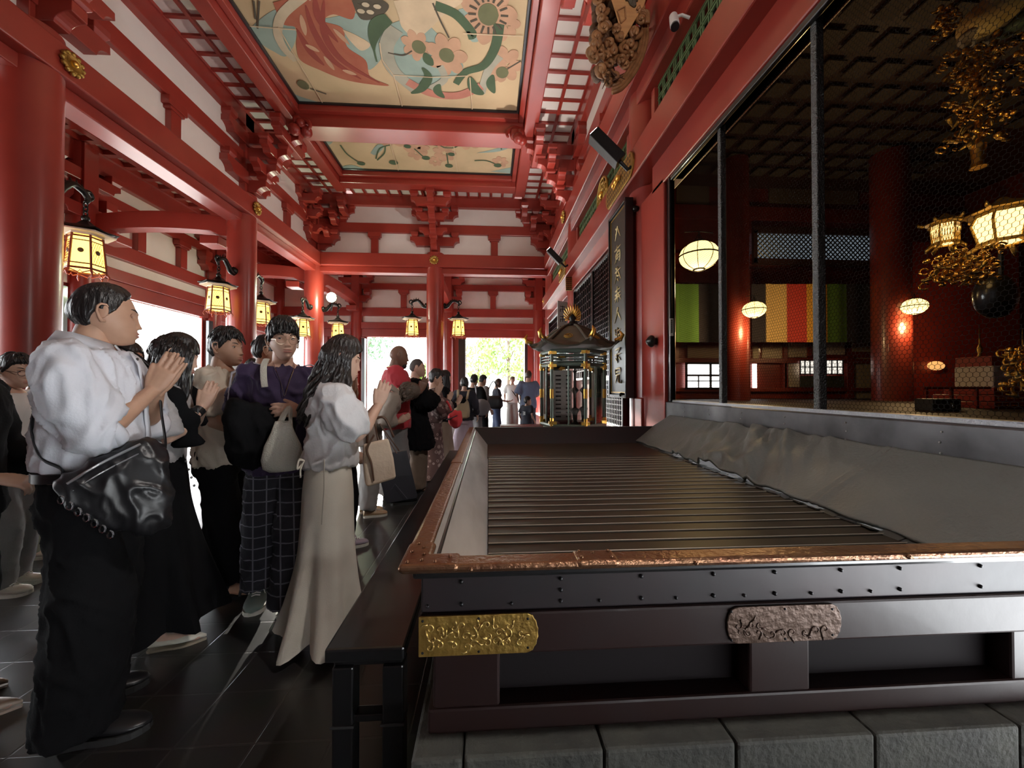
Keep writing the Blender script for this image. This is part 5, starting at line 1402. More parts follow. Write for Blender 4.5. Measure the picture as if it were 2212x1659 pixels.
def person(lab, pos, heading, H, o):
    """heading in degrees from +X towards +Y. o: dict of options. Returns root and helpers."""
    s=H/1.70; lod=o.get('lod',1); root=thing('person',lab,'person',(pos[0],pos[1],0),math.radians(heading)-PI/2)
    vox=(.009,.013,.018)[lod]; gv=(.011,.017,.022)[lod]; hv=(.0042,.006,.009)[lod]; nu,nv=((168,120),(96,72),(56,44))[lod]
    fem=o.get('fem',False); bw=o.get('build',1.0)*(.92 if fem else 1.0); skin=o.get('skin',SKIN); p=dict(nose=o.get('nose',.9),jaw=o.get('jaw',.38 if fem else .33))
    lean=o.get('lean',0.0); tw=o.get('twist',0.0)
    PIV=Vector((0,0,.95)); U=Matrix.Translation(PIV)@Matrix.Rotation(tw,4,'Z')@Matrix.Rotation(-lean,4,'X')@Matrix.Translation(-PIV)
    hp,hy,hr=o.get('head',(0,0,0)); NB=Vector((0,-.005,1.46))
    HM=U@Matrix.Translation(NB)@Matrix.Rotation(hy,4,'Z')@Matrix.Rotation(-hp,4,'X')@Matrix.Rotation(hr,4,'Y')@Matrix.Translation(Vector((0,.022,.128)))@Matrix.Scale(o.get('hs',1.0),4)
    sw=.178*bw
    def sv(v): return Vector(v)*s
    # --- torso rings
    def torso(inf,z0,z1,top=True,waist=None,belly=0.0,steps=None):
        prof=[(.55,.175,.125),(.70,.175,.125),(.80,.170,.120),(.88,.172,.122),(.95,.168,.118),(1.04,.150 if not fem else .128,.108+belly),(1.14,.150 if not fem else .132,.110+belly*.8),(1.24,.162 if not fem else .146,.118),(1.32,.170,.112),(1.385,.160,.092),(1.43,.110,.070),(1.465,.062,.056)]
        prof=[q for q in prof if z0-.0001<=q[0]<=z1+.0001]; rs=[]
        if prof[0][0]>z0+.01: prof=[(z0,prof[0][1],prof[0][2])]+prof
        for z,rx,ry in prof:
            M=U if z>.95 else Matrix.Identity(4)
            ii=inf(z) if callable(inf) else inf
            yo=.012*math.sin((z-.95)*5) if z>.95 else 0
            rs.append([sv(M@q) for q in ell((0,yo,z),(1,0,0),(0,1,0),rx*bw+ii,ry*bw+ii)])
        return rs
    # --- arms
    arms=[]
    for sd in (1,-1):
        S=U@Vector((sw*sd,0,1.385)); a=o['arms'][0 if sd>0 else 1]; Wt=U@Vector(a['wrist']); pole=U.to_3x3()@Vector(a.get('pole',(.5*sd,-.4,-1)))
        E_,Wt=ik(S,Wt,.285,.25,pole); dv=U.to_3x3()@Vector(a['dir']) if 'dir' in a else (Wt-E_).normalized(); nv_=U.to_3x3()@Vector(a.get('palm',(-sd,0,0)))
        arms.append((sd,S,E_,Wt,dv,nv_,a))
    feet=o.get('feet',[((.10,.04),0),((-.10,-.04),0)])
    legs=[]
    for k,sd in ((0,1),(1,-1)):
        (fx,fy),fr=feet[k]; A=Vector((fx,fy-.03,.085)); Hh=Vector((.088*sd*bw,0,.90)); K=Hh.lerp(A,.50)+Vector((0,.035,0)); legs.append((sd,Hh,K,A,fr,(fx,fy)))
    # --- skin body: torso, neck, arms, legs as one surface
    mb=MB(); mb.rings(torso(-.008,.80,1.465))
    mb.tube([sv(U@Vector((0,-.012,1.40))),sv(U@Vector((0,-.010,1.46))),sv(HM@Vector((0,-.022,-.075))),sv(HM@Vector((0,-.018,-.03)))],[.062*s*bw,.056*s*(.9 if fem else 1.03),.055*s*(.88 if fem else 1.0),.05*s],14)
    for sd,S,E_,Wt,dv,nv_,a in arms:
        k=s*bw; mb.tube([sv(S-Vector((sd*.03,0,0))),sv(S),sv(S.lerp(E_,.5)),sv(E_),sv(E_.lerp(Wt,.28)),sv(E_.lerp(Wt,.7)),sv(Wt)],[.050*k,.053*k,.044*k,.038*k,.040*k,.031*k,.0255*k],14)
    for sd,Hh,K,A,fr,f in legs:
        k=s*bw; mb.tube([sv(Hh),sv(Hh.lerp(K,.5)),sv(K),sv(K.lerp(A,.3)+Vector((0,-.012,0))),sv(K.lerp(A,.75)),sv(A)],[.088*k,.075*k,.054*k,.054*k,.038*k,.034*k],14)
        Mf=Matrix.Translation(Vector((f[0],f[1],0)))@Matrix.Rotation(fr,4,'Z')
        mb.tube([sv(Mf@Vector(q)) for q in ((0,-.055,.045),(0,-.02,.055),(0,.04,.05),(0,.10,.034),(0,.145,.026),(0,.165,.024))],[q_*s*(1.0 if (o.get('shoes') or {}).get('kind')=='sandal' else .66) for q_ in (.030,.036,.036,.034,.028,.012)],12,flat=(.85,1.1),up=(0,0,1))
    V,N,F=fuse(mb,vox,4); F=[tuple(f) for f in F]; Vs=[V]; Fs=list(F); base=len(V)
    hb=MB()
    for sd,S,E_,Wt,dv,nv_,a in arms:
        hsz=s*(.93 if fem else 1.02); hb.tube([sv(E_.lerp(Wt,.45)),sv(E_.lerp(Wt,.75)),sv(Wt)+Vector(dv).normalized()*0],[.034*s*bw,.0295*s*bw,.0255*s*bw],12); hand_mb(hb,sv(Wt),dv,nv_,sd,a.get('curl',(.25,.3,.35,.4)),a.get('spread',.05),hsz,a.get('thumb',(.55,.35)))
    V2,N2,F2=fuse(hb,hv,2,.35); Vs.append(V2); Fs+= [tuple(base+i for i in f) for f in F2]; base+=len(V2)
    HV,HF,_,_=head_grid(nu,nv,p); R3=np.array((Matrix.Scale(s,4)@HM))
    def toh(V): return (V@R3[:3,:3].T)+R3[:3,3]
    Vs.append(toh(HV)); Fs+= [tuple(base+i for i in f) for f in HF]; base+=len(HV)
    eb=MB()
    for sd in (1,-1):
        pts=[Vector((sd*(.073+.009*math.sin(max(0,t))*1.0+(.007 if 0.3<t<2.9 else 0)),-.012-.016*math.cos(t)+.004*math.sin(t),-.006+.030*math.sin(t)+.004)) for t in np.linspace(-1.3,3.6,13)]
        # rim: from lobe round the back to the front top
        rim=[Vector((sd*(.074+w),y,z)) for w,y,z in ((.001,.004,-.034),(.004,-.006,-.036),(.008,-.016,-.020),(.013,-.024,.0),(.015,-.024,.018),(.012,-.016,.029),(.007,-.003,.030),(.003,.006,.020),(.001,.008,.006))]
        eb.tube(rim,[.0045,.0065,.0055,.0045,.0045,.0045,.0045,.004,.003],7)
        eb.sphere((sd*.077,-.008,.002),(.0055,.017,.027),12,9,Matrix.Rotation(-sd*.35,3,'Z'))
        eb.sphere((sd*.076,.006,-.006),(.004,.004,.006),8,6)
    EV=np.array(eb.v); Vs.append(toh(EV)); Fs+= [tuple(base+i for i in f) for f in eb.f]
    npmesh('body',np.concatenate(Vs),Fs,skin,root)
    # --- face parts
    if lod<2 or o.get('face'):
        q=FaceQ(p)
        def fp(x,z,off=.0): return Vector((x,q.y(x,z)+off,z))
        def hp_(pts): return [sv(HM@v) for v in pts]
        for sd in (1,-1):
            b=MB(); b.tube(hp_([fp(sd*(.016+.030*t),.030+.006*math.sin(t*2.4),.0005) for t in np.linspace(0,1,7)]),[s*r_ for r_ in (.0018,.0030,.0034,.0033,.0028,.0020,.0008)],6); b.build('eyebrow',BROWM if o.get('hairc') is not HAIRG else HAIRG,root,smooth='all')
            if o.get('eyes','closed')=='open':
                y=q.y(sd*.031,.011); ec=Vector((sd*.031,y-.0085,.0105)); e=MB(); e.sphere((0,0,0),.0118,16,12,None); e.v=[tuple(sv(HM@(Vector(v)+ec))) for v in e.v]; eo=e.build('eye',EYEW,root,smooth='all')
                g=o.get('gaze',(0,0)); gd=Vector((math.sin(g[0]),math.cos(g[0])*math.cos(g[1]),math.sin(g[1]))); i=MB(); c=ec+gd*.0102; i.sphere((0,0,0),(.0050,.0026,.0050),14,8); i.v=[tuple(sv(HM@(Vector(v)+c))) for v in i.v]; i.build('iris',IRISM,eo,smooth='all')
                ld=MB()
                up=[ec+Vector((sd*(-.014+.028*t)*1.0,.0075+.0055*math.sin(PI*t)-.002*abs(t-.5),.0030+.0042*math.sin(PI*t)-.001*(1-t))) for t in np.linspace(0,1,9)]
                ld.tube(hp_(up),[s*r_ for r_ in (.0012,.0022,.0026,.0028,.0028,.0028,.0026,.0022,.0012)],6); ld.build('upper_lid',skin,root,smooth='all')
                ls_=MB(); ls_.tube(hp_([v+Vector((0,.0022,-.0016)) for v in up]),[s*.0009]*9,5); ls_.build('eyelash',BROWM,root)
                lo=[ec+Vector((sd*(-.013+.026*t),.0075+.0035*math.sin(PI*t),-.0045-.0022*math.sin(PI*t))) for t in np.linspace(0,1,9)]
                l2=MB(); l2.tube(hp_(lo),[s*r_ for r_ in (.001,.0022,.0026,.0028,.0028,.0028,.0026,.0022,.001)],6); l2.build('lower_lid',skin,root,smooth='all')
            else:
                ld=MB(); ld.sphere((0,0,0),(.0165,.0058,.0105),14,9); c=Vector((sd*.030,q.y(sd*.030,.009)-.0008,.010)); ld.v=[tuple(sv(HM@(Vector(v)+c))) for v in ld.v]; ld.build('eyelid',skin,root,smooth='all')
                ls_=MB(); ls_.tube(hp_([c+Vector((sd*(-.014+.028*t),.0012+.0036*math.sin(PI*t)-.002*t,-.0030-.004*math.sin(PI*t))) for t in np.linspace(0,1,8)]),[s*.0011]*8,5); ls_.build('eyelash',BROWM,root)
        lp_=MB()
        for zc,hh in ((-.0562,.0035),(-.0678,.0046)):
            xs=np.linspace(-.022,.022,9); rows=[[],[],[],[]]
            for x in xs:
                k=math.sqrt(max(0,1-(x/.0235)**2)); 
                for rI,dz in enumerate((-1,-.35,.35,1)): rows[rI].append(fp(x,(zc if zc>-.06 else zc)*1+dz*hh*k,.0004+.0008*(1-dz*dz)*k))
            for rI in range(3):
                for j in range(8): lp_.add(hp_([rows[rI][j],rows[rI][j+1],rows[rI+1][j+1],rows[rI+1][j]]),[(0,1,2,3)])
        lo_=lp_.build('lips',o.get('lipm',LIPM),root,smooth='all')
    # --- hair
    hs=o.get('hair','short'); hc=o.get('hairc',HAIRB)
    if hs!='bald':
        th=o.get('thick',.014 if hs not in ('buzz',) else .0025); hV,hF=hair_cap(hs if hs!='long_wavy' else 'long',th,p,nu,nv,o.get('seed',1),o.get('vol',1.0),o.get('hrough',1.0)); parts_V=[toh(hV)]; parts_F=list(hF); hbv=len(hV)
        lk=MB(); L=o.get('len',0); rnd=random.Random(o.get('seed',1))
        if L:
            nl=o.get('locks',90 if lod==0 else 50); a0,a1=o.get('arc',(48,312)); layers=3
            for k in range(nl):
                ph=math.radians(a0+(a1-a0)*((k+.5)/nl)+rnd.uniform(-5,5)); lay=rnd.random(); r_=1+.06+.16*lay
                z0=.085-.10*lay*.6
                pr=[]
                for zz in (z0,z0-.05,z0-.11):
                    uz=max(-.9,zz/.115); ux=math.sqrt(max(0,1-uz*uz)); v=head_shape(np.array([ux*math.sin(ph)]),np.array([ux*math.cos(ph)]),np.array([uz]),p)[0]; pr.append(HM@(Vector(v)*(1+.10+.10*lay)))
                wv=o.get('wave',.01); ln=L*rnd.uniform(.8,1.05); end=pr[-1]; dirh=(HM.to_3x3()@Vector((math.sin(ph),math.cos(ph),0))); dirh.z=0
                down=[]; ph0=rnd.uniform(0,6)
                for q_ in range(1,9):
                    t=q_/8; down.append(end+Vector((0,0,-ln*t))+dirh*(.055*t*o.get('flare',.6))+Vector(o.get('drape',(0,-.02,0)))*t+Vector((wv*math.sin(t*9+ph0)*t**.4,wv*math.cos(t*8+ph0)*t**.4,0)))
                pts=[sv(v) for v in pr+down]; m_=len(pts); rad=[s*o.get('lockr',.013)*(.55+.6*math.sin(PI*min(1,(i+.8)/m_*.95))) for i in range(m_)]; rad[-1]=s*.003; lk.tube(pts,rad,7 if lod==0 else 5)
        for t_ in o.get('tufts',[]):
            lk.tube([sv(HM@Vector(v)) for v in t_[0]],[s*r_ for r_ in t_[1]],7)
        if hs in ('short','fringe') and lod<2:
            for k in range(60 if lod==0 else 30):
                ph=rnd.uniform(-1.15,1.15) if k%2 else rnd.uniform(0,2*PI); t0=rnd.uniform(.05,.7 if k%2 else .95); pts=[]
                tw_=rnd.uniform(-.2,.2)
                for q_ in range(5):
                    th_=t0+.11*q_*(1 if k%2 else 1); f_=ph+tw_*q_*.3; v=head_shape(np.array([math.sin(th_)*math.sin(f_)]),np.array([math.sin(th_)*math.cos(f_)]),np.array([math.cos(th_)]),p)[0]; pts.append(sv(HM@(Vector(v)*(1+th*(.95+.55*math.cos(th_)*o.get('vol',1.0))/.1+.02*q_*(.35 if hs=='short' else .1)))))
                lk.tube(pts,[s*r_ for r_ in (.003,.0065,.007,.0055,.0015)],5)
        if lk.v: parts_V.append(np.array(lk.v)); parts_F+= [tuple(hbv+i for i in f) for f in lk.f]
        npmesh('hair',np.concatenate(parts_V),parts_F,hc,root)
    # --- upper garment
    ug=o.get('top')
    if ug:
        mb=MB(); inf=ug.get('inf',.016); mb.rings(torso(inf,ug.get('hem',.86),ug.get('neck',1.44),belly=ug.get('belly',0)))
        for sd,S,E_,Wt,dv,nv_,a in arms:
            sl=ug.get('sleeve',.8); pr=ug.get('srad',(.066,.066,.062)); n=9; pts=[];rad=[]
            for k in range(n+1):
                t=sl*k/n; pt=S.lerp(E_,min(t,1)) if t<=1 else E_.lerp(Wt,t-1); pts.append(sv(pt)); u=k/n*(len(pr)-1); i=min(int(u),len(pr)-2); rad.append(s*bw*(pr[i]*(1-(u-i))+pr[i+1]*(u-i)))
            if ug.get('droop'): 
                dr=ug['droop']; pts2=[pt-Vector((0,0,dr*s*max(0,(k/n-.3)))) for k,pt in enumerate(pts)]; 
                mb.rings([[pt+Vector((math.cos(a_)*r_*.6,math.sin(a_)*r_*.8,0))+(Vector((0,0,1))*0) for a_ in np.linspace(0,2*PI,13)[:-1]] for pt,r_ in zip(pts2,rad)])
            mb.tube([sv(S-Vector((sd*.06,0,-.005)))]+pts,[s*bw*pr[0]*.9]+rad,16)
        V,N,F=fuse(mb,gv,ug.get('smooth',7)); V=folds(V,N,ug.get('fold',.006)*s,ug.get('fscale',(9,9,6)),o.get('seed',1))
        npmesh(ug.get('name','shirt'),V,F,ug['mat'],root)
        if ug.get('collar'):
            c=MB(); cr=ug.get('inf')(1.4) if callable(ug.get('inf')) else ug.get('inf',.016)
            for sg in (1,-1):
                a_=[];b_=[]; n_=13
                for q in range(n_):
                    t=q/(n_-1); an=-PI/2+PI*.97*t; f_=max(0,math.sin(an))
                    x=sg*.080*bw*math.cos(an); y=-.016+.080*math.sin(an); z=1.515-.030*t-.022*f_
                    e=.034+.016*f_**2; d_=.060+.050*f_**3
                    a_.append((x,y,z)); b_.append((x+sg*e*math.cos(an)*1.2+sg*.040*f_**4, y+e*math.sin(an)*.9, z-d_))
                T=lambda v:sv(U@Vector(v))
                c.rings([[T(p_),T(q_),T((q_[0]*.985,q_[1]*.985,q_[2]+.001)),T((p_[0]*.93,p_[1]*.93,p_[2]-.004))] for p_,q_ in zip(a_,b_)])
            c.build('collar',ug['mat'],root,smooth='all')
        if ug.get('neckline'):
            c=MB(); c.tube([sv(U@Vector((.085*math.cos(t)*bw,-.008+.075*math.sin(t),1.447-.028*max(0,math.sin(t))))) for t in np.linspace(0,2*PI,25)],.008*s,6,cap=False); c.build('neckband',ug['mat'],root,smooth='all')
    # --- lower garment
    lg=o.get('bottom')
    if lg:
        if lg['kind']=='trousers':
            mb=MB(); mb.rings(torso(.012,.78,lg.get('waist',1.0))); kr,ar=lg.get('rad',(.085,.075)); az=lg.get('hem',.05)
            for sd,Hh,K,A,fr,f in legs:
                A2=K.lerp(A,(K.z-az)/(K.z-A.z)) if az>A.z else Vector((A.x,A.y,az)); mb.tube([sv(Hh+Vector((0,0,.02))),sv(Hh.lerp(K,.5)),sv(K),sv(K.lerp(A2,.5)),sv(A2)],[.102*s*bw,.098*s*bw,kr*s,(kr+ar)/2*s,ar*s],18)
            V,N,F=fuse(mb,gv*1.1,6); V=folds(V,N,lg.get('fold',.007)*s,(10,10,7),o.get('seed',1)+5); npmesh(lg.get('name','trousers'),V,F,lg['mat'],root)
        else:
            z0=lg.get('waist',1.03); hem=lg['hem']; ra=lg.get('flare',(.26,.24)); n=72; rs=[]; nr=22; fd=lg.get('folds',9); am=lg.get('fold',.03); rnd=random.Random(o.get('seed',1)); phs=[rnd.uniform(0,6) for _ in range(4)]; cx,cy=lg.get('off',(0,0))
            for i in range(nr+1):
                t=i/nr; z=z0+(hem-z0)*t; hip=sst(np.array([t/.28]))[0]; r0x=(.140 if fem else .155)*bw+.014; r0y=.112*bw+.014; hx_,hy_=.182*bw+.012,.135*bw+.012; k2=max(0,(t-.25)/.75)**lg.get('pw',1.2)
                rx=(r0x*(1-hip)+hx_*hip)*(1-k2)+ra[0]*k2; ry=(r0y*(1-hip)+hy_*hip)*(1-k2)+ra[1]*k2; ring=[]
                for j in range(n):
                    a=2*PI*j/n; w_=1+am*k2*(math.sin(fd*a+phs[0]+.5*t)+.5*math.sin((fd*1.7//1)*a+phs[1]-t)+.4*noise.noise(Vector((3*math.cos(a),3*math.sin(a),t*2+phs[2]))))/.22*.22/.2
                    ring.append(sv(Vector((rx*w_*math.cos(a)+cx*k2,ry*w_*math.sin(a)+cy*k2,z-.02*k2*math.sin(fd*a+phs[0])*lg.get('wavehem',.5)))))
                rs.append(ring)
            g=MB(); g.rings(rs); g.build(lg.get('name','skirt'),lg['mat'],root,smooth=60.0)
    # --- shoes
    sh=o.get('shoes')
    if sh:
        for sd,Hh,K,A,fr,f in legs:
            Mf=Matrix.Scale(s*o.get('footscale',.93 if fem else 1.0),4)@Matrix.Translation(Vector((f[0],f[1],0)))@Matrix.Rotation(fr,4,'Z')
            if sh['kind']=='sandal':
                b=MB(); pr=[(-.08,.03),(-.04,.036),(.03,.036),(.10,.046),(.15,.044),(.175,.025)]; b.rings([[Mf@Vector((-w,y,0)),Mf@Vector((w,y,0)),Mf@Vector((w,y,.018)),Mf@Vector((-w,y,.018))] for y,w in pr]); so=b.build('sandal',sh['mat'],root)
                st=MB()
                for y,hh in ((.095,.058),(.02,.082),(-.05,.07)): st.tube([Mf@Vector((-.042,y,.018)),Mf@Vector((-.030,y,hh*.85)),Mf@Vector((0,y,hh)),Mf@Vector((.030,y,hh*.85)),Mf@Vector((.042,y,.018))],.008*s,6)
                st.build('strap',sh['mat'],so)
            else: shoe_obj(sh['kind'],Mf,root,sh['mat'],sh.get('sole',sh['mat']))
    Wm=Matrix.Translation(Vector((pos[0],pos[1],0)))@Matrix.Rotation(math.radians(heading)-PI/2,4,'Z')
    class R_: pass
    r_=R_(); r_.root=root; r_.U=U; r_.HM=HM; r_.s=s; r_.sv=sv; r_.arms=arms; r_.legs=legs; r_.torso=torso
    r_.up=lambda v: sv(U@Vector(v)); r_.hd=lambda v: sv(HM@Vector(v)); r_.world=lambda v: Wm@Vector(v)
    return r_
PRAY=lambda y,z,d=(0,.45,1),x=.022,sp=.05: [dict(wrist=(x,y,z),dir=d,palm=(-1,0,0),curl=(.03,.03,.03,.05),spread=sp,thumb=(.35,.0),pole=(.5,-.1,-1)),dict(wrist=(-x,y,z),dir=d,palm=(1,0,0),curl=(.03,.03,.03,.05),spread=sp,thumb=(.35,.0),pole=(-.5,-.1,-1))]
DOWN=lambda: [dict(wrist=(.26,.06,.92),pole=(.3,-1,0),palm=(-1,0,0),curl=(.35,.4,.45,.5)),dict(wrist=(-.26,.06,.92),pole=(-.3,-1,0),palm=(1,0,0),curl=(.35,.4,.45,.5))]
# ================================================================ THE PEOPLE
def cloth(n,c,r=.8,b=(130,.10),c2=None,sheen=.1,wr=.38,ws=5.0):
    new=n not in MATS; m=mat(n,c,r,bump=b,noise_col=(3,c2 or tuple(x*.8 for x in c),.6),sheen=sheen)
    if new and wr:
        nt=m.node_tree; bs=nt.nodes['Principled BSDF']; fine=bs.inputs['Normal'].links[0].from_node
        tc=nt.nodes.new('ShaderNodeTexCoord'); mp=nt.nodes.new('ShaderNodeMapping'); mp.inputs['Scale'].default_value=(1,1,.55)
        nz=nt.nodes.new('ShaderNodeTexNoise'); nz.noise_type='RIDGED_MULTIFRACTAL'; nz.inputs['Scale'].default_value=ws; nz.inputs['Detail'].default_value=2; nz.inputs['Distortion'].default_value=.9
        bp=nt.nodes.new('ShaderNodeBump'); bp.inputs['Strength'].default_value=wr; bp.inputs['Distance'].default_value=.03
        nt.links.new(tc.outputs['Object'],mp.inputs[0]); nt.links.new(mp.outputs[0],nz.inputs['Vector']); nt.links.new(nz.outputs['Fac'],bp.inputs['Height']); nt.links.new(bp.outputs[0],fine.inputs['Normal'])
    return m
WSH=cloth('white_shirt_cotton',(.64,.65,.70)); WBL=cloth('ivory_blouse_cotton',(.72,.70,.70),b=(90,.14)); CRM=cloth('cream_skirt_cloth',(.74,.68,.57),b=(200,.12)); BLK=cloth('black_cloth',(.006,.006,.007),.95,sheen=0); BLK.node_tree.nodes['Principled BSDF'].inputs['Specular IOR Level'].default_value=.15; NVY=cloth('navy_cloth',(.018,.02,.035)); BEI=cloth('beige_tee',(.58,.50,.40))
PUR=cloth('dark_purple_knit',(.035,.018,.06)); ORG=cloth('orange_tee',(.60,.13,.04)); REDT=cloth('red_tee',(.50,.035,.05)); TAUPE=cloth('taupe_cardigan',(.36,.30,.25)); GREYC=cloth('grey_cloth',(.22,.21,.21)); BRN=cloth('brown_cloth',(.20,.14,.10)); BLUES=cloth('blue_shirt',(.16,.20,.31)); WTE=cloth('white_tee',(.75,.73,.70)); LAV=cloth('lavender_cloth',(.40,.33,.40)); JEAN=cloth('blue_jeans',(.05,.07,.14)); MINT=cloth('pale_green_skirt_cloth',(.36,.42,.33)); STONEC=cloth('stone_trousers',(.34,.32,.30))
LEAB=mat('black_leather',(.013,.013,.015),.36,bump=(16,.10)); IVL=mat('ivory_leather',(.66,.62,.52),.35); DKS=mat('dark_sole',(.02,.02,.02),.7); TANL=mat('tan_leather',(.50,.34,.20),.42,bump=(60,.15)); WSOLE=mat('white_sole',(.66,.63,.55),.6); SAGE=mat('sage_suede',(.20,.25,.22),.7); BRWL=mat('brown_leather',(.10,.05,.03),.4)
def plaid():
    m=bpy.data.materials.new('plaid_cloth'); m.use_nodes=True; nt=m.node_tree; b=nt.nodes['Principled BSDF']; b.inputs['Roughness'].default_value=.85
    tc=nt.nodes.new('ShaderNodeTexCoord'); prev=None
    for i,(ax,sc) in enumerate(((('X',95)),(('Z',88)))):
        sp=nt.nodes.new('ShaderNodeSeparateXYZ'); nt.links.new(tc.outputs['Object'],sp.inputs[0])
        mu=nt.nodes.new('ShaderNodeMath'); mu.operation='MULTIPLY'; mu.inputs[1].default_value=sc; nt.links.new(sp.outputs[ax],mu.inputs[0])
        si=nt.nodes.new('ShaderNodeMath'); si.operation='SINE'; nt.links.new(mu.outputs[0],si.inputs[0])
        gt=nt.nodes.new('ShaderNodeMath'); gt.operation='GREATER_THAN'; gt.inputs[1].default_value=.94 if ax!='Z' else .95; nt.links.new(si.outputs[0],gt.inputs[0])
        if prev is None: prev=gt
        else:
            mx=nt.nodes.new('ShaderNodeMath'); mx.operation='MAXIMUM'; nt.links.new(prev.outputs[0],mx.inputs[0]); nt.links.new(gt.outputs[0],mx.inputs[1]); prev=mx
    c=nt.nodes.new('ShaderNodeMix'); c.data_type='RGBA'; c.inputs[6].default_value=(.022,.021,.028,1); c.inputs[7].default_value=(.17,.16,.19,1); nt.links.new(prev.outputs[0],c.inputs[0]); nt.links.new(c.outputs[2],b.inputs['Base Color']); return m
PLAID=plaid()
def floral(n,base,c2,sc=16):
    m=bpy.data.materials.new(n); m.use_nodes=True; nt=m.node_tree; b=nt.nodes['Principled BSDF']; b.inputs['Roughness'].default_value=.8
    tc=nt.nodes.new('ShaderNodeTexCoord'); vo=nt.nodes.new('ShaderNodeTexVoronoi'); vo.inputs['Scale'].default_value=sc; nt.links.new(tc.outputs['Object'],vo.inputs['Vector'])
    rp=nt.nodes.new('ShaderNodeValToRGB'); e=rp.color_ramp.elements; e[0].position=.0; e[0].color=(*base,1); e[1].position=.55; e[1].color=(*base,1); rp.color_ramp.interpolation='CONSTANT'
    for p_,c_ in ((.10,c2),(.22,base),(.30,c2),(.38,base)): q=e.new(p_); q.color=(*c_,1)
    nt.links.new(vo.outputs['Distance'],rp.inputs['Fac']); nt.links.new(rp.outputs[0],b.inputs['Base Color']); return m
KIM=floral('brown_flower_kimono',(.11,.06,.055),(.42,.32,.28))
def stand(px,Y): return (at_y(px,839,Y).x,Y)
def strap(r,pts,w,m,name='strap',parent=None,n=6,flat=(.25,1)):
    mb=MB(); mb.tube(smooth_path(pts,n),w,8,flat=flat); return mb.build(name,m,parent or r.root,smooth='all')

# 1 --- man in white shirt, near left
r=person('man with slick black hair in a rolled-sleeve white shirt praying nearest the camera',(-1.605,1.675),20,1.755,dict(lod=0,build=1.02,skin=SKINT,nose=1.0,head=(.14,.42,.0),hair='receding',thick=.013,vol=.7,hrough=.6,seed=3,
  arms=PRAY(.19,1.275,(0,.55,1),.022,.075),lean=-.02,feet=[((.13,.05),-.12),((-.12,-.06),.1)],
  top=dict(name='white_shirt',mat=WSH,hem=.985,inf=lambda z:.022+.012*max(0,min(1,(1.15-z)/.1)),sleeve=1.10,srad=(.074,.088,.092,.086,.076),fold=.017,fscale=(7.5,7.5,4.5),collar=True,belly=.02,smooth=6),
  bottom=dict(name='black_trousers',kind='trousers',mat=BLK,rad=(.125,.115),hem=.05,waist=1.02,fold=.01),shoes=dict(kind='leather',mat=LEAB,sole=DKS)))
man=r
b=MB()
for z in (1.405,1.31,1.215,1.12): 
    b.sphere(r.up((.005,.137+.02*(1.4-z),z)),(.0065,.005,.0065),10,7)
b.build('shirt_button',mat('dark_button',(.04,.03,.03),.3),r.root)
pl_=MB(); pl_.tube([r.up((.003,.118,1.43)),r.up((.003,.142,1.38)),r.up((.003,.158,1.25)),r.up((.003,.165,1.1)),r.up((.003,.16,.98))],.014,8,flat=(.35,1),up=(0,1,0)); pl_.build('placket',WSH,r.root,smooth='all')
for sd,S,E_,Wt,dv,nv_,a in r.arms:
    c=MB(); p0=E_.lerp(Wt,-.02); p1=E_.lerp(Wt,.17); c.tube([r.sv(p0),r.sv(p0.lerp(p1,.3)),r.sv(p0.lerp(p1,.7)),r.sv(p1)],[.070*r.s,.080*r.s,.080*r.s,.070*r.s],20); o_=c.build('rolled_cuff',WSH,r.root,smooth='all')
bl=MB(); bl.rings([[r.sv(q) for q in ell((0,0,z),(1,0,0),(0,1,0),.198,.142)] for z in (.955,.988)]); bl.build('belt',LEAB,r.root,smooth=30.0)
# sling bag
sb=thing('sling_bag','black leather sling bag hanging across the hip of the man in a white shirt','bag',(0,0,0))
def W1(v): return man.world(man.sv(v))
m=MB(); rs=[]; BL=Vector((-.38,.88,.50)).normalized(); BN=Vector((.9,.4,.12)).normalized(); BU=BL.cross(BN); BU=-BU if BU.z<0 else BU; BC=Vector((.185,.17,.925))
for t,w,h,dz in ((-.150,.012,.03,.085),(-.138,.03,.06,.06),(-.10,.048,.12,.01),(-.04,.062,.165,-.03),(.03,.064,.17,-.03),(.085,.05,.125,.02),(.125,.034,.08,.06),(.145,.012,.03,.085)):
    rs.append([W1(BC+BL*t+BU*dz+BN*(w*math.copysign(abs(math.cos(a))**.8,math.cos(a)))+BU*(h*math.copysign(abs(math.sin(a))**.75,math.sin(a)))) for a in np.linspace(0,2*PI,25)[:-1]])
m.rings(rs); V,N,F=fuse(m,.008,4); V=folds(V,N,.011,(9,9,7),3); npmesh('bag_body',V,F,LEAB,sb)
m=MB()
for off,r_ in ((0,.005),(-.028,.003)): m.tube(smooth_path([W1(BC+BL*-.11+BU*(.10+off)+BN*.040),W1(BC+BL*-.02+BU*(.115+off)+BN*.056),W1(BC+BL*.10+BU*(.12+off)+BN*.040)],6),r_,6)
m.build('zip',mat('zip_metal',(.5,.5,.52),.3,metal=1.0),sb)
m=MB(); m.tube(smooth_path([W1(BC+BL*-.14+BU*.085),W1((.19,.0,1.0)),W1((.165,-.07,1.05)),W1((.09,-.128,1.18)),W1((-.04,-.125,1.34)),W1((-.12,-.05,1.455)),W1((-.13,.05,1.45)),W1((-.09,.155,1.35)),W1((-.03,.195,1.18)),W1((.02,.225,1.05)),W1(BC+BL*.135+BU*.09)],6),.020,8,flat=(1,.2)); m.build('bag_strap',LEAB,sb,smooth='all')
m=MB(); 
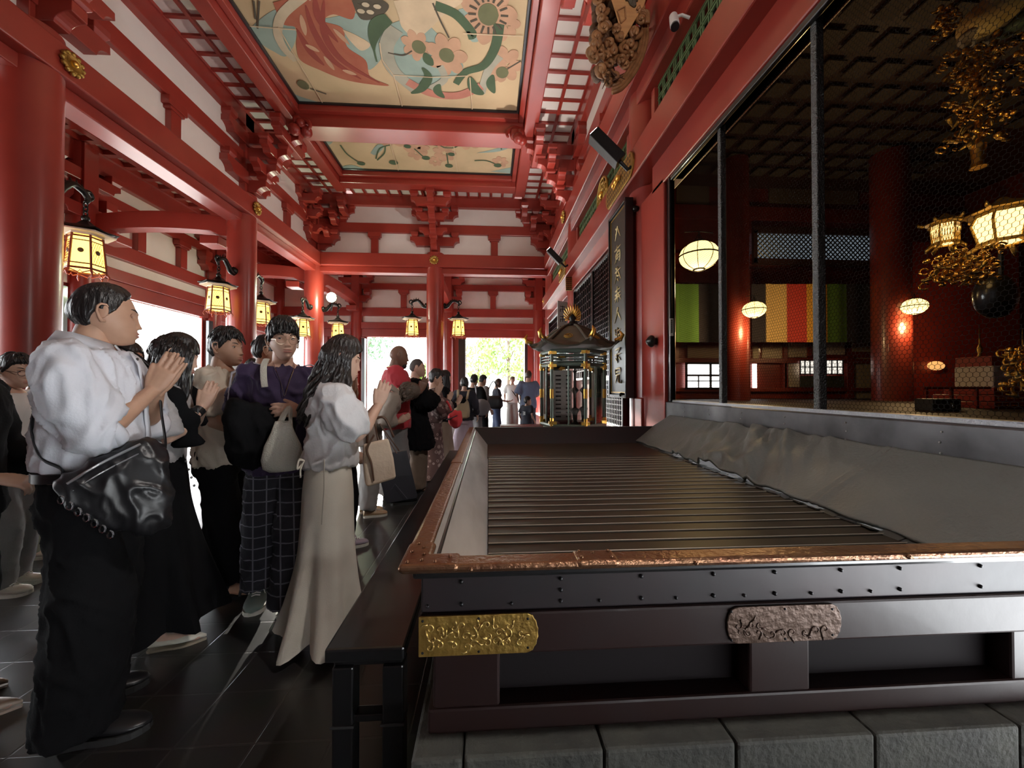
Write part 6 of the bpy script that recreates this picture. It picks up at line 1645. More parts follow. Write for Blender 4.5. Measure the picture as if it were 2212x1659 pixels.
for k in range(7): 
    c=W1(BC+BL*(-.145+.006*k)+BU*(.06-.03*k)+BN*.035); m.tube([c+Vector((.011*math.cos(t),0,.014*math.sin(t))) for t in np.linspace(0,2*PI,9)],.003,5,cap=False)
m.build('chain',mat('chain_metal',(.4,.4,.42),.25,metal=1.0),sb)

# 2 --- woman with smart watch
r=person('long haired woman with a black smart watch praying beside the man in a white shirt',(-1.74,2.14),24,1.63,dict(lod=0,fem=True,build=1.0,head=(.30,.12,.0),hair='bangs',thick=.014,vol=.8,hrough=.7,hairc=HAIRB,len=.20,locks=130,wave=.006,flare=.25,lockr=.013,seed=8,
  arms=PRAY(.185,1.285,(0,.35,1)),lean=.03,feet=[((.085,.06),-.1),((-.085,-.02),.12)],
  top=dict(name='white_top',mat=cloth('pale_top',(.44,.42,.42)),hem=.98,inf=.016,sleeve=.92,srad=(.068,.072,.078,.072),fold=.009),
  bottom=dict(name='long_black_skirt',kind='skirt',mat=BLK,hem=.14,waist=1.06,flare=(.30,.29),fold=.03,folds=8),shoes=dict(kind='flat',mat=IVL,sole=mat('flat_sole',(.3,.25,.18),.6))))
sd,S,E_,Wt,dv,nv_,a=r.arms[0]
w=MB(); p=r.sv(Wt.lerp(E_,.12)); ax=(Wt-E_).normalized(); w.tube([p-ax*.016,p-ax*.014,p+ax*.014,p+ax*.016],[.028,.0305,.0305,.028],16); w.build('watch_band',BLACKL,r.root,smooth=30.0)
w=MB(); out=(ax.cross(Vector((0,1,0)))).normalized(); out=Vector((1,-.3,0)).normalized(); w.obox(p+out*.031,(.012,.036,.040)); w.build('watch_face',LEAB,r.root,bevel=.004)
sc2=MB(); sc2.tube(smooth_path([r.up((-.12,.12,1.16)),r.up((-.15,.07,1.34)),r.up((-.09,-.07,1.455)),r.up((.07,-.09,1.46)),r.up((.145,.05,1.36)),r.up((.13,.13,1.22)),r.up((.10,.15,1.08))],6),[.05+.012*math.sin(i*1.3) for i in range(37)],12,flat=(.6,1.2)); sc2.build('black_scarf',BLK,r.root,smooth='all')
b=MB()
for k in range(4): b.sphere(r.sv((.10,.145+.012*k,.99-.045*k)),(.007,.006,.007),10,6)
b.build('skirt_button',mat('pearl_button',(.5,.5,.52),.25,metal=.6),r.root)

# 3 --- man in beige tee
r=person('dark haired man in a beige T-shirt behind the woman with the smart watch',(at_z(492,1268,0.0).x-.02,2.66),10,1.71,dict(lod=0,skin=SKINT,eyes='open',gaze=(.0,-.15),head=(.06,-.22,0),hair='short',vol=1.5,thick=.016,seed=5,hrough=1.3,nose=1.0,
  arms=[dict(wrist=(.10,.26,1.03),pole=(.7,-.5,-1),palm=(0,0,-1)),dict(wrist=(-.06,.26,1.06),pole=(-.7,-.5,-1),palm=(0,0,-1))],feet=[((.10,.08),-.1),((-.10,-.05),.1)],
  top=dict(name='beige_tee',mat=BEI,hem=.84,inf=.022,sleeve=.85,srad=(.074,.082,.086),fold=.022,neckline=True),bottom=dict(kind='trousers',name='black_trousers',mat=BLK,rad=(.11,.12),hem=.10),shoes=dict(kind='sandal',mat=LEAB)))
# woman in dark long dress with sandals between them
# 4 --- person in orange
r=person('short haired man in an orange T-shirt half hidden behind the spectacled youth',stand(571,3.15),22,1.74,dict(lod=1,skin=SKINT,head=(.02,.1,0),hair='short',vol=.6,thick=.011,seed=9,nose=1.1,eyes='open',arms=DOWN(),top=dict(name='orange_tee',mat=ORG,hem=.84,inf=.022,sleeve=.8,srad=(.08,.085,.085),fold=.01),bottom=dict(kind='trousers',mat=GREYC,hem=.06),shoes=dict(kind='sneaker',mat=LAV,sole=WSOLE)))

# 5 --- youth in purple
r=person('youth in round glasses and dark purple top with striped sleeves carrying a white tote',stand(611,2.47),-60,1.735,dict(lod=0,face=1,eyes='open',gaze=(.25,-.12),head=(.02,.16,.03),hair='fringe',vol=1.7,thick=.019,seed=12,hrough=1.5,nose=.95,jaw=.36,
  arms=[dict(wrist=(.19,.15,1.00),pole=(.25,-.9,-1),palm=(-.3,0,-1),dir=(-.7,.8,-.1),curl=(.5,.6,.7,.7)),dict(wrist=(-.08,.26,1.17),pole=(-.8,-.2,-1),dir=(.95,.25,.18),palm=(.1,-.9,-.3),curl=(.45,.5,.55,.6))],feet=[((.11,-.13),-.2),((-.02,.20),.12)],
  top=dict(name='purple_top',mat=PUR,hem=.80,inf=.020,sleeve=1.75,srad=(.070,.074,.072,.066,.054),fold=.022,neckline=True),bottom=dict(kind='trousers',name='plaid_trousers',mat=PLAID,rad=(.105,.095),hem=.07,fold=.012),shoes=dict(kind='sneaker',mat=SAGE,sole=WSOLE)))
youth=r
gm=mat('thin_gold_frame',(.55,.42,.3),.3,metal=1.0); g=MB(); q=FaceQ(dict(nose=.95,jaw=.36))
for sd in (1,-1):
    cx=sd*.034; cy=q.y(sd*.034,-.004)+.013; g.tube([r.hd((cx+.025*math.cos(t),cy-.25*abs(cx+.025*math.cos(t))*.3+.006,-.002+.022*math.sin(t))) for t in np.linspace(0,2*PI,25)],.0012,6,cap=False)
    g.tube([r.hd((sd*.059,cy-.002,.004)),r.hd((sd*.072,.05,.006)),r.hd((sd*.080,-.01,.012)),r.hd((sd*.080,-.02,.0))],.0013,6)
g.tube([r.hd((-.010,cy+.004,.002)),r.hd((0,cy+.008,.005)),r.hd((.010,cy+.004,.002))],.0012,6); g.build('glasses',gm,r.root)
for sd,S,E_,Wt,dv,nv_,a in r.arms:
    for off in (-.016,0,.016):
        st=MB(); pts=[]
        for t in np.linspace(0,1.0,9):
            pt=S.lerp(E_,t); dd=(E_-S).normalized(); side=Vector((sd*.9,.25,.45)); side=(side-dd*side.dot(dd)).normalized(); bn=dd.cross(side); pts.append(r.sv(pt+side*(.0745-.002*t)+bn*off))
        pts=[r.sv(S+Vector((-sd*.09,.02+off*.8,.052))),r.sv(S+Vector((-sd*.03,.02+off*.8,.066)))]+pts[0:]
        st.tube(pts,.0045,6,flat=(.6,1)); st.build('sleeve_stripe',mat('pale_stripe',(.60,.56,.60),.7),r.root,smooth='all')
n_=MB(); n_.tube(smooth_path([r.up((.05,.03,1.46)),r.up((.045,.115,1.42)),r.up((.015,.155,1.33)),r.up((-.0,.168,1.26)),r.up((-.02,.155,1.33)),r.up((-.05,.115,1.42)),r.up((-.055,.03,1.46))],5),.0022,5); n_.build('necklace',mat('silver_chain',(.6,.6,.62),.25,metal=1.0),r.root)
sk=[c for c in r.root.children if c.name.split('.')[0]=='shoe']
for c in sk:
    pass
# jacket over his arm and tote bag
mb=MB()
def W5(v): return youth.world(youth.up(v))
for k in range(9):
    x=.225-.028*k; mb.tube([W5((x,.20+.04*math.sin(k*.8),1.24-.012*k)),W5((x+.012*math.sin(k*2),.245+.035*math.sin(k*1.7),1.10)),W5((x-.01,.24+.03*math.sin(k*2.3),.98)),W5((x+.02*math.sin(k*1.1),.21,.90+.05*math.sin(k*1.9)))],[.045,.052,.048,.028],10)
V,N,F=fuse(mb,.012,6); V=folds(V,N,.012,(11,11,7),4); tag(npmesh('jacket',V,F,BLK,None),'black jacket draped over the arm of the youth in purple','jacket')
tb=thing('tote_bag','small white woven tote bag hanging from the hand of the youth in purple','bag',(0,0,0)); mb=MB(); TOT=mat('white_woven',(.60,.58,.50),.85,bump=(150,.5))
rs=[]
for z,w,h in ((1.13,.035,.018),(1.07,.055,.030),(1.0,.085,.045),(.93,.098,.052),(.885,.09,.05),(.865,.06,.03)):
    rs.append([W5((.015+w*math.cos(a)*(1+.06*math.sin(3*a)),.345+h*math.sin(a),z)) for a in np.linspace(0,2*PI,21)[:-1]])
mb.rings(rs); mb.build('bag_body',TOT,tb,smooth='all')
mb=MB(); mb.tube(smooth_path([W5((-.025,.345,1.05)),W5((-.02,.335,1.14)),W5((-.02,.30,1.20)),W5((.02,.335,1.14)),W5((.045,.345,1.05))],6),.014,8,flat=(.5,1.2)); mb.tube(smooth_path([W5((.085,.06,1.475)),W5((.10,.125,1.43)),W5((.10,.165,1.36)),W5((.095,.175,1.31))],6),.014,8,flat=(.3,1.2)); mb.build('bag_strap',TOT,tb,smooth='all')

# 6 --- woman in cream
r=person('wavy haired woman in an ivory puff sleeve blouse and cream skirt praying by the bench',(-.855,2.12),22,1.605,dict(lod=0,fem=True,build=.98,head=(.26,.04,0),hair='long',thick=.021,vol=1.15,hrough=1.0,len=.33,locks=190,wave=.028,flare=.8,lockr=.014,drape=(0,-.06,0),seed=14,arc=(74,286),hairc=mat('soft_black_hair',(.022,.016,.014),.36,bump=(60,.6,(1,1,.12)),spec=.6),
  arms=PRAY(.255,1.315,(0,.30,1),.020,.09),lean=.03,feet=[((.09,.03),0),((-.09,-.03),0)],
  top=dict(name='ivory_blouse',mat=WBL,hem=.97,inf=lambda z:.020+.028*max(0,min(1,(1.14-z)/.1)),sleeve=.98,srad=(.068,.090,.108,.112,.096,.060),fold=.019,fscale=(8.5,8.5,5.5),smooth=6),
  bottom=dict(kind='skirt',name='long_cream_skirt',mat=CRM,hem=.055,waist=1.055,flare=(.235,.205),fold=.05,folds=6,pw=1.6,wavehem=.8,off=(0,-.03)),shoes=dict(kind='flat',mat=IVL)))
cream=r
k_=MB(); c0_=r.sv((.135,-.115,1.03)); 
for s3 in (1,-1): k_.tube(smooth_path([c0_,c0_+Vector((.015*s3,-.022,.006)),c0_+Vector((.022*s3,-.028,-.035)),c0_+Vector((.0,-.008,-.015))],6),.0045,7)
for s3 in (1,-.4): k_.tube(smooth_path([c0_,c0_+Vector((.015*s3,-.015,-.04)),c0_+Vector((.008*s3,-.015,-.08))],5),.004,6)
k_.build('waist_bow',CRM,r.root,smooth='all')
sm=MB()
for x in (.06,.145):
    sm.tube([r.sv((x+.055,-.02-.0*x,1.04)),r.sv((x+.085,-.02,.90)),r.sv((x+.10,-.03,.72))],.0025,5)
sm.build('skirt_seam',mat('seam_thread',(.40,.36,.29),.8),r.root)
def W6(v): return cream.world(cream.sv(v))
hb_=thing('handbag','cream leather handbag with dark brown strap hanging in front of the woman in cream','bag',(0,0,0)); base=W6((-.02,.27,.78))
def bagbox(c,u,v_,w,h,d,top=.85):
    u=Vector(u).normalized(); v_=Vector(v_).normalized(); n=u.cross(v_).normalized(); rs=[]
    for t,k in ((0,.92),(.06,1),(.5,1.0),(1,top)):
        kk=.35+.65*(1-t)**.6; rs.append([c+u*(sx*w/2*k)+v_*(h*t)+n*(sy*d/2*kk) for sx,sy in ((-1,-1),(1,-1),(1,1),(-1,1))])
    return rs
cbag=at_y(822,1040,2.33); rs=bagbox(cbag,(1,.42,.22),(-.12,0,1),.17,.24,.11); MB().rings(rs).build('bag_body',mat('cream_leather',(.70,.56,.42),.45,bump=(50,.15)),hb_,bevel=.012)
m=MB(); m.tube(smooth_path([cbag+Vector((-.02,-.062,.02)),cbag+Vector((-.035,-.062,.12)),cbag+Vector((-.06,-.06,.20)),cbag+Vector((-.03,-.03,.28))],6),.012,8,flat=(.3,1.2)); m.tube(smooth_path([cbag+Vector((-.08,0,.22)),cbag+Vector((-.06,-.02,.34)),cbag+Vector((.02,-.01,.38)),cbag+Vector((.07,.02,.26))],6),.008,7); m.build('bag_strap',BRWL,hb_,smooth='all')
sh_=thing('shopping_bag','black paper shopping bag with cord handles in front of the cream skirt','bag',(0,0,0)); csb=at_y(868,1078,2.70)
PB=mat('black_paper',(.028,.03,.038),.42,bump=(7,.15)); rs=bagbox(csb,(1,.25,.10),(-.23,.0,1),.21,.33,.12,1.0)
MB().rings(rs).build('bag_body',PB,sh_,bevel=.004)
m=MB(); t0=csb+Vector((-.075,0,.32))
for dy in (-.04,.04):
    for dx in (-.05,.05): m.tube([t0+Vector((dx,dy,.0)),t0+Vector((dx*.7-.05,dy*.6,.10)),t0+Vector((dx*.35-.095,0,.20))],.0045,6)
m.build('cord_handle',BRWL,sh_)
m=MB(); m.tube([csb+Vector((-.12,-.064,.0)),csb+Vector((-.03,-.066,.12)),csb+Vector((.05,-.064,.02))],.0015,4); m.build('fold_line',mat('bag_edge',(.10,.10,.12),.5),sh_)

# 7 --- bowed woman
r=person('bowing brown haired woman in a taupe cardigan just past the cream handbag',stand(797,4.15),18,1.60,dict(lod=1,fem=True,lean=.62,head=(.75,0,0),hair='bob',thick=.02,vol=1.2,hairc=HAIRG,seed=17,len=.03,locks=60,arms=PRAY(.22,1.2),feet=[((.09,.02),0),((-.09,-.02),0)],top=dict(name='taupe_cardigan',mat=TAUPE,hem=.78,inf=.03,sleeve=1.8,srad=(.08,.08,.07,.055),fold=.012,collar=True),bottom=dict(kind='trousers',mat=STONEC,hem=.08,rad=(.1,.09)),shoes=dict(kind='sneaker',mat=TANL,sole=WSOLE)))
# 8 --- tall man in red
r=person('tall bald bearded man in a red T-shirt with a chain at his neck',stand(853,4.6),15,1.84,dict(lod=1,skin=SKIND,nose=1.35,build=1.12,head=(.18,.1,0),hair='bald',seed=19,arms=PRAY(.27,1.20),top=dict(name='red_tee',mat=REDT,hem=.80,inf=.03,sleeve=.85,srad=(.085,.095,.095),fold=.010,neckline=True),bottom=dict(kind='trousers',mat=GREYC,hem=.06,rad=(.12,.12)),shoes=dict(kind='sneaker',mat=BLK,sole=DKS)))
bd=MB(); bd.sphere((0,0,0),(.045,.03,.035),14,9); bd.v=[tuple(r.hd(Vector(v)+Vector((0,.075,-.095)))) for v in bd.v]; bd.build('beard',HAIRB,r.root,smooth='all')
n_=MB(); n_.tube([r.up((.085*math.cos(t)*1.1,-.005+.09*math.sin(t),1.462-.05*max(0,math.sin(t))-.0*t)) for t in np.linspace(0,2*PI,25)],.007,6,cap=False); n_.build('neck_chain',mat('gold_chain',(.6,.5,.25),.3,metal=1.0),r.root)
# 9 --- shaved man in dark haori
r=person('man with shaved head in a dark knee length coat praying beyond the man in red',stand(897,5.05),12,1.71,dict(lod=1,head=(.05,0,0),hair='buzz',thick=.003,hairc=mat('shaved_dark',(.07,.055,.05),.7),seed=21,arms=PRAY(.27,1.24),top=dict(name='dark_coat',mat=BLK,hem=.56,inf=lambda z:.03+.10*max(0,min(1,(1.0-z)/.4)),sleeve=1.7,srad=(.08,.09,.11,.125,.11),fold=.02),bottom=dict(kind='trousers',mat=BRN,hem=.07,rad=(.12,.13)),shoes=dict(kind='leather',mat=BRWL,sole=DKS)))
# 10 --- kimono woman
r=person('woman in a brown flowered kimono praying with a red cloth bag on her wrist',stand(936,5.55),14,1.575,dict(lod=1,fem=True,head=(.16,0,0),hair='short',vol=1.8,thick=.022,seed=23,arms=PRAY(.23,1.24),top=dict(name='kimono_top',mat=KIM,hem=.90,inf=.03,sleeve=1.55,srad=(.08,.10,.15,.19,.16),fold=.010,droop=.10),bottom=dict(kind='skirt',name='kimono_skirt',mat=KIM,hem=.06,waist=1.1,flare=(.22,.20),fold=.012,folds=4),shoes=dict(kind='sandal',mat=BRWL)))
rb=thing('cloth_bag','bright red cloth bag hanging from the arm of the woman in a kimono','bag',at_y(985,905,5.2)); mb=MB(); mb.sphere((0,0,0),(.10,.085,.115),24,16); V=np.array(mb.v); V2=np.array([v*(1+.28*noise.noise(Vector(v)*16)) for v in V]); npmesh('bag_body',V2,mb.f,cloth('red_bag_cloth',(.75,.05,.06)),rb); MB().tube(smooth_path([(-.06,0,.11),(-.10,0,.2),(-.13,0,.24)],5),.016,7).build('bag_handle',MATS['red_bag_cloth'],rb)
ph=thing('phone','black phone held out low in front of the woman in a kimono','phone',at_y(976,902,5.15),.3); mb=MB(); mb.obox((0,0,0),(.15,.08,.012),Matrix.Rotation(-.4,3,'Y')); mb.build('case',BLACKL,ph,bevel=.004)
# 11 --- dark haired woman with straight hair
r=person('woman with straight black hair in dark clothes just past the kimono',stand(958,6.1),12,1.60,dict(lod=1,fem=True,head=(.05,-.2,0),hair='bangs',thick=.015,len=.26,locks=50,wave=.004,flare=.2,seed=25,arms=PRAY(.24,1.16),top=dict(name='dark_top',mat=BLK,hem=.85,inf=.02,sleeve=1.6,srad=(.07,.07,.06),fold=.008),bottom=dict(kind='skirt',mat=BRN,hem=.1,flare=(.22,.2)),shoes=dict(kind='flat',mat=BLK)))
# 12 --- backpack
r=person('person with a beige backpack and dark hair turned away beyond the kimono',stand(1003,7.0),82,1.52,dict(lod=1,fem=True,head=(.1,0,0),hair='bob',thick=.016,seed=27,arms=DOWN(),top=dict(name='dark_jumper',mat=NVY,hem=.84,inf=.035,sleeve=1.8,srad=(.085,.085,.075,.06),fold=.01),bottom=dict(kind='trousers',mat=LAV,hem=.06,rad=(.14,.16)),shoes=dict(kind='sneaker',mat=WSOLE,sole=WSOLE)))
bp_=thing('backpack','beige backpack with black top flap on the back of the person beyond the kimono','bag',(0,0,0)); W=lambda v:r.world(r.sv(v))
rs=[[W(v) for v in ell((0,-.22,z),(1,0,0),(0,1,0),w,d)] for z,w,d in ((.90,.10,.06),(.93,.15,.085),(1.05,.16,.09),(1.2,.14,.08),(1.28,.10,.055),(1.31,.04,.02))]
MB().rings(rs).build('bag_body',cloth('khaki_canvas',(.45,.36,.23)),bp_,smooth='all'); m=MB(); m.rings([[W(v) for v in ell((0,-.315,z),(1,0,0),(0,1,0),w,.018)] for z,w in ((.93,.12),(1.03,.125),(1.05,.10))]); m.build('pocket',cloth('khaki_canvas',(.45,.36,.23)),bp_); m=MB(); m.rings([[W(v) for v in ell((0,-.28,z),(1,0,0),(0,1,0),w,.05)] for z,w in ((1.2,.06),(1.25,.10),(1.33,.07))]); m.build('flap',BLK,bp_,smooth='all')
m=MB()
for s3 in (1,-1): m.tube(smooth_path([W((s3*.09,-.18,1.28)),W((s3*.11,-.08,1.45)),W((s3*.13,.08,1.40)),W((s3*.15,.12,1.2))],5),.022,7,flat=(.4,1))
m.build('bag_strap',MATS['khaki_canvas'],bp_)
# 13 --- black tee, grey bag
r=person('man in a black T-shirt with a grey shoulder bag behind the backpack wearer',stand(1022,7.6),70,1.60,dict(lod=2,head=(.2,-.1,0),hair='short',vol=1.1,thick=.014,seed=29,arms=DOWN(),top=dict(name='black_tee',mat=BLK,hem=.82,inf=.03,sleeve=.9,srad=(.08,.09,.085)),bottom=dict(kind='trousers',mat=GREYC,hem=.06,rad=(.10,.09)),shoes=dict(kind='sneaker',mat=BLK,sole=DKS)))
gb=thing('shoulder_bag','grey shoulder bag behind the beige backpack','bag',at_y(1040,880,7.3)); mb=MB(); mb.sphere((0,0,0),(.17,.08,.16),16,10); mb.build('bag_body',cloth('grey_nylon',(.30,.30,.32)),gb,smooth='all'); MB().tube(smooth_path([(-.12,0,.1),(-.1,0,.28),(-.12,.05,.42)],5),.014,6).build('bag_strap',MATS['grey_nylon'],gb)
# 14
r=person('man with short black hair in grey looking down behind the black T-shirt',stand(1039,8.3),40,1.62,dict(lod=2,head=(.3,0,0),hair='short',thick=.014,seed=31,arms=DOWN(),top=dict(name='grey_shirt',mat=GREYC,hem=.82,inf=.025,sleeve=.9,srad=(.08,.085,.08)),bottom=dict(kind='trousers',mat=BLK,hem=.06),shoes=dict(kind='sneaker',mat=BLK,sole=DKS)))
# 15
r=person('woman in dark top and blue jeans with a black tote looking at a phone',stand(1072,9.6),8,1.57,dict(lod=2,fem=True,head=(.3,0,0),hair='bob',thick=.014,hairc=HAIRBR,seed=33,arms=[dict(wrist=(.03,.32,1.08),pole=(.6,-.5,-1),dir=(0,1,.2),palm=(0,0,1)),dict(wrist=(-.03,.32,1.08),pole=(-.6,-.5,-1),dir=(0,1,.2),palm=(0,0,1))],top=dict(name='dark_top',mat=NVY,hem=.92,inf=.02,sleeve=.7,srad=(.075,.08,.08)),bottom=dict(kind='trousers',mat=JEAN,hem=.06),shoes=dict(kind='sneaker',mat=WSOLE,sole=WSOLE)))
tt=thing('tote_bag','large black shoulder tote of the woman in blue jeans','bag',at_y(1066,868,9.35)); mb=MB(); mb.rings([ell((0,0,z),(1,0,0),(0,1,0),w,d) for z,w,d in ((-.17,.18,.06),(-.1,.24,.08),(.05,.22,.07),(.15,.17,.04))]); mb.build('bag_body',LEAB,tt,smooth='all'); MB().tube(smooth_path([(-.14,0,.12),(-.1,.02,.35),(.0,.05,.5),(.08,.02,.35),(.13,0,.12)],5),.014,6).build('bag_strap',LEAB,tt)
# 16
r=person('man in a white T-shirt and dark cap standing in the sunlit doorway',stand(1107,13.2),-92,1.72,dict(lod=2,head=(.0,0,0),hair='short',thick=.012,seed=35,face=1,eyes='open',arms=DOWN(),top=dict(name='white_tee',mat=WTE,hem=.82,inf=.03,sleeve=.85,srad=(.08,.09,.09)),bottom=dict(kind='trousers',mat=STONEC,hem=.06,rad=(.11,.11)),shoes=dict(kind='sneaker',mat=GREYC,sole=WSOLE)))
c=MB(); c.rings([[r.hd(Vector(v)) for v in ell((0,y,z),(1,0,0),(0,1,0),w,d)] for z,w,d,y in ((.045,.084,.105,0),(.08,.083,.104,0),(.115,.065,.08,0),(.132,.02,.03,0))]); c.rings([[r.hd(Vector(v)) for v in ell((0,.12,z),(1,0,0),(0,1,0),.065,.07)] for z in (.046,.054)]); c.build('cap',BRN,r.root,smooth=40.0)
strap(r,[r.up((.1,.05,1.45)),r.up((.02,.15,1.25)),r.up((-.14,.14,1.02))],.02,BLK,'camera_strap')
# 17
r=person('man in a blue shirt with his back turned near the glass shrine case',stand(1141,9.7),97,1.77,dict(lod=2,head=(.03,-.5,0),hair='short',thick=.011,hairc=HAIRBR,seed=37,arms=[dict(wrist=(.18,.25,1.05),pole=(.7,-.6,-1),palm=(-1,0,0)),dict(wrist=(-.22,.12,.98),pole=(-.7,-.7,-1),palm=(1,0,0))],top=dict(name='blue_shirt',mat=BLUES,hem=.80,inf=.04,sleeve=.95,srad=(.085,.095,.095),collar=False),bottom=dict(kind='trousers',mat=NVY,hem=.06,rad=(.11,.1)),shoes=dict(kind='sneaker',mat=BLK,sole=DKS)))
# 18 child
r=person('child in a dark numbered T-shirt beside the man in a blue shirt',stand(1138,8.6),50,1.12,dict(lod=2,hs=1.28,head=(.05,-.7,0),hair='short',thick=.013,seed=39,arms=DOWN(),top=dict(name='dark_tee',mat=NVY,hem=.80,inf=.03,sleeve=.8,srad=(.085,.09,.09)),bottom=dict(kind='trousers',mat=GREYC,hem=.3),shoes=dict(kind='sneaker',mat=WSOLE,sole=WSOLE)))
nm=MB()
for x0_,st in ((-.05,[(0,0,.05,.012),(0,-.05,.05,.012),(0,-.1,.05,.012),(.045,-.1,.012,.11)]),(.02,[(.0,0,.03,.012),(.012,-.1,.012,.11)])):
    for dx,dz,w,h in st: nm.obox(r.sv((x0_+dx+w/2,-.168,1.22+dz+h/2)),(w*r.s,.006,h*r.s))
nm.build('number_print',WTE,r.root)

# 19 --- person cut by the left edge
r=person('person in a dark jacket cut off by the left edge of the photo',(-2.24,1.74),18,1.62,dict(lod=1,fem=True,hair='bob',seed=41,arms=[dict(wrist=(.16,.24,1.02),pole=(.6,-.6,-1),palm=(-.5,0,-1),curl=(.5,.6,.6,.6)),dict(wrist=(-.2,.2,.98),pole=(-.6,-.6,-1))],feet=[((.10,.12),0),((-.1,-.05),0)],top=dict(name='dark_jacket',mat=BLK,hem=.82,inf=.035,sleeve=1.8,srad=(.085,.09,.08,.07),fold=.01),bottom=dict(kind='trousers',mat=BLK,hem=.07,rad=(.11,.10)),shoes=dict(kind='flat',mat=mat('beige_flat',(.45,.35,.27),.45))))
# 20 --- glasses person left edge
r=person('person with glasses in a white shirt at the left edge behind the dark jacket',stand(22,2.75),8,1.545,dict(lod=1,fem=True,eyes='open',head=(.12,-.2,0),hair='short',vol=1.3,thick=.016,seed=43,arms=PRAY(.26,1.0,(0,1,.3)),top=dict(name='white_shirt',mat=WTE,hem=.80,inf=.03,sleeve=.95,srad=(.085,.095,.095,.09),fold=.012),bottom=dict(kind='trousers',mat=GREYC,hem=.06,rad=(.11,.1)),shoes=dict(kind='sneaker',mat=WSOLE,sole=WSOLE)))
g=MB()
for sd in (1,-1):
    g.tube([r.hd((sd*.034+.024*math.cos(t),.098,-.0+.02*math.sin(t))) for t in np.linspace(0,2*PI,17)],.0016,5,cap=False); g.tube([r.hd((sd*.058,.095,.004)),r.hd((sd*.079,-.01,.01))],.0016,5)
g.tube([r.hd((-.01,.102,.002)),r.hd((.01,.102,.002))],.0016,5); g.build('glasses',BLACKM,r.root)
# 21 --- straw hat
r=person('person in a pale sun hat and white top behind the glasses wearer at the left',stand(72,3.3),15,1.50,dict(lod=1,fem=True,head=(.25,.0,0),hair='bob',thick=.012,seed=45,arms=PRAY(.26,1.1,(0,1,.3)),top=dict(name='white_top',mat=WTE,hem=.82,inf=.03,sleeve=1.0,srad=(.08,.1,.11,.1)),bottom=dict(kind='trousers',mat=MINT,hem=.06,rad=(.12,.13)),shoes=dict(kind='sneaker',mat=WSOLE,sole=WSOLE)))
STRAW=mat('pale_straw',(.50,.42,.30),.8,bump=(120,.4)); c=MB(); c.rings([[r.hd(Vector(v)) for v in ell((0,0,z),(1,0,0),(0,1,0),w,w*1.15)] for z,w in ((.035,.19),(.045,.185),(.055,.095),(.10,.092),(.135,.075),(.145,.03))]); c.build('sun_hat',STRAW,r.root,smooth=50.0)
# 22 --- navy top and mint skirt
r=person('person in navy top and pale green skirt hidden behind the white shirt man',(-2.42,2.58),16,1.50,dict(lod=1,fem=True,head=(.3,0,0),hair='bob',seed=47,build=1.1,arms=DOWN(),top=dict(name='navy_top',mat=NVY,hem=.70,inf=lambda z:.035+.06*max(0,min(1,(1.0-z)/.3)),sleeve=1.5,srad=(.085,.10,.11,.10),fold=.01),bottom=dict(kind='skirt',name='pale_green_skirt',mat=MINT,hem=.10,waist=1.0,flare=(.25,.24),fold=.02,folds=7),shoes=dict(kind='sneaker',mat=WSOLE,sole=WSOLE)))
# 23 --- masked person behind the man
r=person('person in a white face mask almost hidden behind the white shirt man',stand(268,3.0),5,1.66,dict(lod=1,head=(.1,-.2,0),hair='bob',seed=49,eyes='open',arms=DOWN(),top=dict(name='grey_top',mat=GREYC,hem=.82,inf=.03,sleeve=1.5,srad=(.08,.08,.07)),bottom=dict(kind='trousers',mat=BLK,hem=.06),shoes=dict(kind='sneaker',mat=BLK,sole=DKS)))
c=MB(); c.sphere((0,0,0),(.056,.035,.048),16,10); c.v=[tuple(r.hd(Vector(v)+Vector((0,.083,-.055)))) for v in c.v]; c.build('face_mask',WTE,r.root,smooth='all')
# 24 --- auburn haired person behind the cream woman
r=person('auburn haired woman in a dark top between the youth and the woman in cream',stand(742,3.35),30,1.50,dict(lod=1,fem=True,head=(.1,-.1,0),hair='long',thick=.016,len=.28,locks=60,wave=.025,flare=.8,hairc=HAIRAU,seed=51,arms=DOWN(),top=dict(name='navy_top',mat=NVY,hem=.84,inf=.025,sleeve=1.6,srad=(.075,.08,.07)),bottom=dict(kind='trousers',mat=BLK,hem=.06),shoes=dict(kind='sneaker',mat=LAV,sole=WSOLE)))
# 25 --- heads further back
r=person('small dark head of a person far behind the orange T-shirt',stand(544,5.2),30,1.70,dict(lod=2,hair='short',thick=.014,seed=53,arms=DOWN(),top=dict(name='dark_top',mat=NVY,hem=.82,sleeve=1.5),bottom=dict(kind='trousers',mat=BLK,hem=.06),shoes=dict(kind='sneaker',mat=BLK,sole=DKS)))
r=person('person in a white bucket hat behind the beige T-shirt man',stand(519,4.4),10,1.56,dict(lod=2,fem=True,hair='bob',seed=55,arms=DOWN(),top=dict(name='white_top',mat=WTE,hem=.82,sleeve=1.0),bottom=dict(kind='trousers',mat=GREYC,hem=.06),shoes=dict(kind='sneaker',mat=WSOLE,sole=WSOLE)))
c=MB(); c.rings([[r.hd(Vector(v)) for v in ell((0,0,z),(1,0,0),(0,1,0),w,w*1.15)] for z,w in ((.01,.14),(.02,.135),(.06,.097),(.125,.085),(.14,.05))]); c.build('bucket_hat',WTE,r.root,smooth=50.0)
r=person('dark haired person seen between the shaved man and the kimono',stand(915,6.6),20,1.44,dict(lod=2,fem=True,hair='bob',seed=57,arms=DOWN(),top=dict(name='dark_top',mat=BLK,hem=.82,sleeve=1.2),bottom=dict(kind='trousers',mat=BLK,hem=.06),shoes=dict(kind='sneaker',mat=BLK,sole=DKS)))
